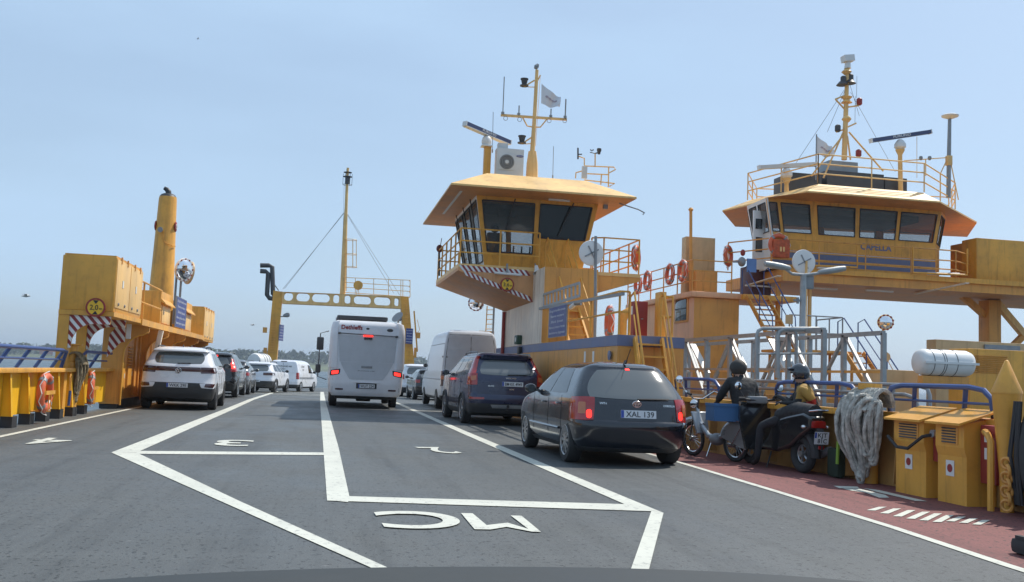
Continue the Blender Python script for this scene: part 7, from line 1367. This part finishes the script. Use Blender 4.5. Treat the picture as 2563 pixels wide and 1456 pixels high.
def helmet(t, c, hd, m, visor=True, r=.135):
    c = V(c); hd = V(hd).normalized(); q = V((0, 1, 0)).rotation_difference(V((hd.x, hd.y, 0)).normalized()).to_matrix(); mb = MB(); n, m_ = 28, 16; vs_ = []; fs = []
    for j in range(m_+1):
        a = math.pi*(j/m_)
        for i in range(n):
            b = 2*math.pi*i/n; fr = math.sin(b); zc = math.cos(a); lim = -.12 if fr > .45 else -.72   # open at the face, deep at the nape
            zz_ = max(zc, lim); rr = math.sqrt(max(0, 1-zz_*zz_))*(1 if zc > lim else max(0, math.sin(a))/max(1e-3, math.sqrt(1-lim*lim)))
            vs_.append(c+q @ V((r*.92*rr*math.cos(b), r*1.08*rr*math.sin(b), r*1.02*zz_)))
    fs = [(j*n+i, j*n+(i+1) % n, (j+1)*n+(i+1) % n, (j+1)*n+i) for j in range(m_) for i in range(n)]; mb.add(vs_, fs); h = mb.build("helmet", m, t, smooth=60)
    if visor: mb = MB(); mb.add([c+q @ V((r*k*math.sin(R(a)), r*k2*math.cos(R(a)), z)) for z, k, k2 in ((.02, .98, 1.12), (.055, 1.0, 1.35), (.07, .98, 1.12)) for a in range(-60, 61, 12)], [(j*11+i, j*11+i+1, (j+1)*11+i+1, (j+1)*11+i) for j in range(2) for i in range(10)]); mb.build("peak", m, h)
    mb = MB(); mb.tube([c+q @ V((s_*r*.85, .01, -.02)) for s_ in (1,)]+[c+q @ V((r*.6, .07, -.12)), c+q @ V((0, .09, -.15)), c+q @ V((-r*.6, .07, -.12)), c+q @ V((-r*.85, .01, -.02))], .009, 5); mb.build("chin_strap", BLACK, h)
# ---------------- black scooter with rider
rw_, fw_ = V((6.74, 12.92, .27)), V((6.60, 14.34, .27)); ax_ = (fw_-rw_).normalized(); sdv = V((ax_.y, -ax_.x, 0))
def L(f, s_, z): return rw_.lerp(fw_, f)*1+sdv*s_+V((0, 0, z-.27))
SCB = paint("black_scooter_paint", (.016, .017, .019), .2, .1, 1)
t = T("motor_scooter", "black motor scooter with white plate seen from behind on the red footway", "motorcycle", (6.76, 13.6, 0))
def bike_wheel(c, r, w_, t, wire=0):
    mb = MB(); mb.ring(c, sdv, r-w_/2, w_/2, 32, 10); o = mb.build("wheel", TYRE, t); mb = MB(); mb.ring(c, sdv, r-w_-.015, .014, 28, 6); mb.tube([c-sdv*.06, c+sdv*.06], .045, 10)
    for k in range(wire or 5): a = 2*math.pi*k/(wire or 5); d = ax_*math.cos(a)+V((0, 0, math.sin(a))); mb.tube([c+d*.03, c+d*(r-w_-.01)], .004 if wire else .016, 5)
    mb.build("rim", ALLOY if not wire else CHROME, o); return o
bike_wheel(rw_, .27, .13, t); bike_wheel(fw_, .27, .11, t)
mb = MB(); pr = [(-.22, .62), (-.25, .80), (-.12, .86), (.15, .80), (.42, .72), (.50, .50), (.62, .34), (.80, .36), (.80, .28), (.35, .26), (.10, .36), (-.05, .50)]
mb.prism([L(f, -.13, z) for f, z in pr], sdv*.26); b_ = mb.build("body_shell", SCB, t); bv = b_.modifiers.new("bevel", 'BEVEL'); bv.width = .05; bv.segments = 3
mb = MB(); mb.tube([L(-.2, 0, .86), L(.1, 0, .86), L(.4, 0, .76)], [.11, .14, .13], 12); mb.build("seat", JACK, t)
mb = MB(); mb.prism([L(.78, -.26, .24), L(.78, .26, .24), L(.90, .28, .70), L(.94, .24, .95), L(.94, -.24, .95), L(.90, -.28, .70)], ax_*.06); mb.build("leg_shield", SCB, t)
mb = MB(); mb.prism([L(.96, -.2, .84), L(.96, .2, .84), L(.88, .14, 1.12), L(.88, -.14, 1.12)], ax_*.012); mb.build("windscreen", CLEAR, t, smooth=0)
mb = MB(); mb.bbox(*(lambda c: (c.x-.15, c.x+.15, c.y-.05, c.y+.09, c.z-.05, c.z+.06))(L(.88, 0, .98)), .03); mb.build("instrument_panel", GREY, t)
mb = MB(); mb.tube([L(.84, -.36, 1.0), L(.86, -.12, .98), L(.86, .12, .98), L(.84, .36, 1.0)], .018, 8); hb = mb.build("handlebar", BLACK, t)
for s_ in (-1, 1):
    mb = MB(); mb.tube([L(.84, s_*.36, 1.0), L(.84, s_*.25, 1.0)], .023, 8); mb.build("grip", RUB, hb); mb = MB(); mb.tube([L(.86, s_*.24, 1.0), L(.86, s_*.34, 1.14)], .01, 6); mb.lathe([(.02, -.01), (.075, 0), (.07, .012)], 18, L(.86, s_*.36, 1.19), -ax_); m_ = mb.build("mirror", BLACK, hb); mb = MB(); mb.lathe([(.06, 0), (.055, .002)], 18, L(.86, s_*.36, 1.19)-ax_*.014, -ax_); mb.build("mirror_glass", MIRROR, m_)
mb = MB(); mb.tube([fw_+V((0, 0, .0)), L(.95, 0, .8)], .035, 8); mb.tube([fw_+sdv*.09, L(.97, .09, .55)], .025, 8); mb.tube([fw_-sdv*.09, L(.97, -.09, .55)], .025, 8); mb.build("fork", GREY, t)
mb = MB(); mb.tube([fw_+ax_*.3*math.cos(R(a))+V((0, 0, .3*math.sin(R(a)))) for a in range(20, 161, 14)], .06, 8); mb.build("front_mudguard", SCB, t)
mb = MB(); mb.tube([rw_+ax_*.3*math.cos(R(a))+V((0, 0, .3*math.sin(R(a)))) for a in range(60, 190, 14)], .07, 8); mb.build("rear_mudguard", BLACK, t)
mb = MB(); c = L(-.25, 0, .70); mb.bbox(c.x-.10, c.x+.10, c.y-.03, c.y+.05, c.z-.05, c.z+.05, .02); mb.build("tail_light", LAMPR, t)
for s_ in (-1, 1): mb = MB(); mb.ell(L(-.20, s_*.19, .66), .035, .04, .03); mb.tube([L(-.18, s_*.1, .66), L(-.20, s_*.19, .66)], .012, 5); mb.build("indicator", CHROME, t)
mb = MB(); mb.tube([L(.2, .13, .25), L(-.1, .15, .27), L(-.3, .15, .36)], [.03, .06, .055], 10); mb.build("exhaust_silencer", GREY, t)
mb = MB(); mb.tube([L(.45, -.12, .25), L(.42, -.22, .02)], .012, 6); mb.build("side_stand", BLACK, t)
mb = MB(); mb.tube([L(-.2, -.1, .88), L(-.32, -.08, .9), L(-.32, .08, .9), L(-.2, .1, .88)], .012, 6); mb.build("grab_rail", CHROME, t)
pe = T("plate_mount", "", "", (0, 0, 0)); bpy.data.objects.remove(pe)
c = L(-.30, .0, .52)
def free_plate(t, c, lines):
    c = V(c); ex = V((1, -.1, 0)).normalized(); ey = V((0, -.15, 1)).normalized(); n = ex.cross(ey); q_ = [c+ex*a+ey*b for a, b in ((-.10, -.085), (.10, -.085), (.10, .085), (-.10, .085))]
    mb = MB(); mb.prism(q_, n*.006); p = mb.build("number_plate", PLATEM, t, smooth=0); mb = MB(); mb.prism([c+ex*a+ey*b+n*.0065 for a, b in ((-.098, .0), (-.07, .0), (-.07, .08), (-.098, .08))], n*.001); mb.build("country_band", PLATEB, p, smooth=0)
    mb = MB(); mb.text(lines[0], c+ex*.01+ey*.012+n*.0075, ex, ey, .058, .13, .001, bold=.015); mb.text(lines[1], c+ex*.01-ey*.068+n*.0075, ex, ey, .058, .13, .001, bold=.015); mb.build("characters", BTEXT, p, smooth=0)
    mb = MB(); mb.bar(c+V((0, .02, .08)), c+V((0, .12, .2)), .10, .02); mb.bar(c+V((0, .02, -.085)), c+V((0, .02, -.16)), .09, .02); mb.build("plate_holder", BLACK, t, smooth=0); mb = MB(); mb.obox(c+V((0, .005, -.13)), .08, .015, .045); mb.build("reflector", LAMPR, t, smooth=0)
free_plate(t, c, ("KJT", "81C"))
# rider
hdir = V((-.80, .55, -.08)); hc = at(2001, 938, Y=13.40)
hip = V((hc.x+.03, hc.y-.17, .88)); chest = V((hc.x+.03, hc.y-.06, 1.09)); neck = V((hc.x+.02, hc.y-.04, 1.25)); sh = [chest+V((-.10, -.17, .09)), chest+V((.10, .17, .09))]; gl, gr = chest+V((-.36, -.02, -.12)), L(.84, .28, 1.03)
def rmat(c):
    if (c-V(hc)).length < .13 and c.z > hc.z-.11: return 0
    for g in (gl, gr):
        if (c-g).length < .13: return 4
    if c.z < .16: return 5
    if c.z < .84: return 2
    if (c-sh[0]-V((.03, -.03, -.03))).length < .15: return 3
    if abs((c-(chest+V((.0, -.19, -.12)))).x) < .05 and c.y < chest.y-.12: return 6
    return 1
ft = L(.55, -.27, .0), L(.66, .16, .36)
rider = figure("person", "person in dark helmet and black jacket with ochre shoulder sitting on the black scooter", (hip.x, hip.y, .0), hip, chest, neck, hc, hdir, sh, [chest+V((.10, -.24, -.13)), chest+V((.02, .42, -.12))], [gl+V((.08, 0, .0)), gr-ax_*.10+V((0, 0, .02))],
    [L(.50, -.26, .62), L(.55, .20, .66)], [V((ft[0].x, ft[0].y, .10)), V((ft[1].x, ft[1].y, .42))], [V((ft[0].x, ft[0].y+.16, .045)), V((ft[1].x, ft[1].y+.15, .385))], [(V((-1, .3, 0)), V((.3, 1, 0)), V((0, 0, 1)), .5), (ax_, -sdv, V((0, 0, 1)), .7)], [SKIN, JACK, TROU, OCH, GLOVE, SHOE, REDJ], rmat)
helmet(rider, hc+V((0, 0, .035)), hdir, HELM)
# ---------------- moped with blue crate
rw_, fw_ = V((6.44, 14.55, .29)), V((6.14, 15.58, .29)); ax_ = (fw_-rw_).normalized(); sdv = V((ax_.y, -ax_.x, 0)); L_m = L
SILV = paint("silver_moped_paint", (.38, .40, .42), .3, .5, .6)
t = T("moped", "silver moped with chrome handlebars and a blue crate on its rear rack", "moped", (6.3, 15, 0))
bike_wheel(rw_, .29, .055, t, 18); bike_wheel(fw_, .29, .055, t, 18)
mb = MB(); mb.tube([L(.92, 0, .78), L(.80, 0, .50), L(.62, 0, .34), L(.40, 0, .32), L(.12, 0, .40), L(.0, 0, .60)], [.03, .04, .045, .045, .04, .03], 12); mb.build("frame", SILV, t)
mb = MB(); mb.prism([L(.74, -.13, .36), L(.74, .13, .36), L(.86, .16, .72), L(.86, -.16, .72)], ax_*.05); o = mb.build("leg_shield", SILV, t); bv = o.modifiers.new("b", 'BEVEL'); bv.width = .03; bv.segments = 3
for c_ in (rw_, fw_): mb = MB(); mb.tube([c_+ax_*.32*math.cos(R(a))+V((0, 0, .32*math.sin(R(a)))) for a in (range(20, 200, 14) if c_ is rw_ else range(10, 150, 14))], .055, 8); mb.build("mudguard", SILV, t)
for s_ in (-1, 1): mb = MB(); mb.prism([rw_+sdv*s_*.05+ax_*.31*math.cos(R(a))+V((0, 0, .31*math.sin(R(a)))) for a in range(15, 196, 12)], sdv*s_*.012); mb.build("rear_skirt", SILV, t, smooth=0)
mb = MB(); mb.ell(L(.1, .1, .45), .16, .06, .12, 14, 8, ax_.rotation_difference(V((1, 0, 0))).inverted().to_matrix()); mb.build("side_cover", SILV, t)
mb = MB(); mb.ell(L(.42, 0, .30), .14, .10, .10); mb.build("engine", GREY, t); mb = MB(); mb.tube([L(.35, .1, .22), L(-.2, .13, .22)], .035, 8); mb.build("exhaust_silencer", CHROME, t)
for s_ in (-1, 1): mb = MB(); mb.tube([fw_+sdv*s_*.06, L(.93, s_*.05, .72)], .018, 6); mb.build("fork_leg", CHROME, t)
mb = MB(); mb.tube([L(.90, 0, .72), L(.89, 0, .92)], .02, 6); mb.tube([L(.76, -.34, 1.02), L(.86, -.30, 1.06), L(.90, -.10, .93), L(.90, .10, .93), L(.86, .30, 1.06), L(.76, .34, 1.02)], .013, 8); hb = mb.build("handlebar", CHROME, t)
for s_ in (-1, 1): mb = MB(); mb.tube([L(.76, s_*.34, 1.02), L(.64, s_*.36, 1.0)], .019, 8); mb.build("grip", RUB, hb)
mb = MB(); mb.tube([L(.86, -.30, 1.06), L(.84, -.42, 1.2)], .007, 5); mb.lathe([(.03, -.015), (.06, 0), (.056, .008)], 18, L(.84, -.44, 1.24), V((-.2, -1, 0))); m_ = mb.build("mirror", CHROME, hb); mb = MB(); mb.lathe([(.05, 0), (.048, .001)], 18, L(.84, -.44, 1.24)+V((-.2, -1, 0)).normalized()*.009, V((-.2, -1, 0))); mb.build("mirror_glass", MIRROR, m_)
mb = MB(); mb.lathe([(.03, -.08), (.07, -.02), (.075, .03), (.06, .05)], 16, L(.98, 0, .84), ax_); mb.build("headlight", CHROME, t)
mb = MB(); mb.tube([L(.0, 0, .66), L(.25, 0, .70), L(.42, 0, .64)], [.09, .10, .05], 12); mb.build("seat", JACK, t)
mb = MB()
for s_ in (-.1, .1): mb.tube([L(.15, s_, .62), L(-.35, s_, .62)], .009, 5); mb.tube([rw_+sdv*s_*.7, L(-.28, s_, .62)], .009, 5)
mb.build("rear_rack", CHROME, t); mb = MB(); mb.tube([L(.5, -.05, .24), L(.45, -.18, .02)], .012, 6); mb.build("side_stand", CHROME, t)
a, b_ = at(1786, 1066, Y=14.4), at(1857, 1012, Y=14.4); t = T("crate", "blue plastic crate strapped on the moped's rear rack", "crate", ((a.x+b_.x)/2, 14.5, a.z)); CRB = mat("blue_crate_plastic", (.06, .17, .36), .5, var=.1)
a.z = max(a.z, .632); mb = MB(); x0, x1, y0, y1 = a.x, b_.x, 14.4, 14.74
mb.box(x0, x1, y0, y0+.015, a.z, b_.z); mb.box(x0, x1, y1-.015, y1, a.z, b_.z); mb.box(x0, x0+.015, y0+.0151, y1-.0151, a.z, b_.z); mb.box(x1-.015, x1, y0+.0151, y1-.0151, a.z, b_.z); mb.box(x0+.016, x1-.016, y0+.016, y1-.016, a.z, a.z+.015); mb.build("shell", CRB, t, smooth=0)
mb = MB(); mb.box(x0-.012, x1+.012, y0-.012, y0-.001, b_.z-.04, b_.z+.004); mb.box(x0-.012, x0-.001, y0, y1, b_.z-.04, b_.z+.004); mb.build("rim", CRB, t, smooth=0)
# ---------------- standing person behind the moped
hc = at(1847, 925, Y=15.35); hip = V((hc.x+.06, 15.18, .84)); chest = V((hc.x+.02, 15.28, 1.14)); neck = V((hc.x, 15.33, 1.32)); hd2 = V((-.35, .92, -.2))
wl, wr2 = chest+V((-.24, .40, -.24)), chest+V((.26, .38, -.22))
def smat(c):
    if (c-V(hc)).length < .13 and c.z > hc.z-.10: return 0
    if (c-wl).length < .15 and c.y > wl.y-.0 or (c-wr2).length < .15 and c.y > wr2.y: return 3
    if c.z < .13: return 4
    return 2 if c.z < .80 else 1
st = figure("person", "person in black jacket and dull helmet standing with back turned behind the moped", (hip.x, hip.y, 0), hip, chest, neck, hc, hd2, [chest+V((-.21, .0, .10)), chest+V((.21, 0, .10))], [chest+V((-.32, .12, -.16)), chest+V((.33, .10, -.16))], [wl, wr2], [hip+V((-.10, .12, -.38)), hip+V((.12, .06, -.39))], [V((hip.x-.11, hip.y-.02, .09)), V((hip.x+.14, hip.y-.05, .09))], [V((hip.x-.14, hip.y+.14, .04)), V((hip.x+.16, hip.y+.11, .04))],
    [(V((.1, 1, -.2)), V((1, 0, 0)), V((0, 0, 1)), .5), (V((-.1, 1, -.2)), V((-1, 0, 0)), V((0, 0, 1)), .5)], [SKIN, JACK, TROU, GLOVE, SHOE], smat)
helmet(st, hc+V((0, 0, .03)), hd2, HELM2, False, .14)
t = T("backpack", "green and black bag standing on the red footway by the bulwark", "bag", (6.95, 12.4, 0)); mb = MB(); mb.bbox(6.86, 6.99, 12.2, 12.5, .01, .40, .05); mb.build("body", mat("dark_green_cloth", (.02, .035, .022), .8, var=.3), t); mb = MB(); mb.bar((6.85, 12.19, .2), (6.86, 12.19, .5), .05, .02); mb.build("bright_strap", mat("lime_cloth", (.25, .42, .05), .7), t, smooth=0)
# ---------------- gulls
GW = mat("gull_white", (.6, .6, .58), .8); GG = mat("gull_grey", (.50, .51, .53), .8)
def gull(c, sp, rz, label):
    t = T("seagull", label, "bird", c, rz, "gulls over the water"); mb = MB(); mb.tube([(-.24, 0, 0), (-.12, 0, .01), (.05, 0, 0), (.18, 0, .02), (.24, 0, .03), (.30, 0, .02)], [.02, .06, .075, .045, .04, .008], 10)
    for s_ in (1, -1):
        P = [(.10, s_*.04, .03), (.13, s_*.3, .12), (.06, s_*.62, .09), (-.08, s_*.70, .06), (-.02, s_*.34, .10), (-.07, s_*.04, .03)]; k = len(mb.v); mb.add([V(p) for p in P]+[V(p)+V((0, 0, .02)) for p in P], [(0, 1, 4, 5), (1, 2, 3, 4), (6, 11, 10, 7), (7, 10, 9, 8)]+[(i, (i+1) % 6, 6+(i+1) % 6, 6+i) for i in range(6)])
    for i, f in enumerate(mb.f): mb.m[i] = 1 if abs(mb.v[f[0]].y) > .1 else 0
    mb.build("body", [GW, GG], t, True); t.scale = (sp,)*3
gull(at(64, 741, Y=50), .75, .1, "gull gliding over the water beside the large storage locker"); gull(at(632, 813, Y=110), .9, .4, "tiny gull flying between the machinery house and the gantry"); gull(at(495, 97, Y=160), .8, .2, "speck of a gull high in the sky above the funnel")
# ================================================================== HAZE
HAZE_D = .00028
if HAZE_D:
    hm = bpy.data.materials.new("haze_air"); hm.use_nodes = True; nt = hm.node_tree; nt.nodes.clear(); o_ = nt.nodes.new("ShaderNodeOutputMaterial"); pv = nt.nodes.new("ShaderNodeVolumePrincipled"); pv.inputs['Density'].default_value = HAZE_D; pv.inputs['Color'].default_value = (.66, .76, .88, 1); pv.inputs['Anisotropy'].default_value = .3; nt.links.new(pv.outputs[0], o_.inputs['Volume'])
    mb = MB(); mb.box(-2600, 2600, -60, 2600, -6, 40); o = mb.build("haze", hm, smooth=0); o['kind'] = 'stuff'; o['label'] = "thin summer haze over the ferry and the water"
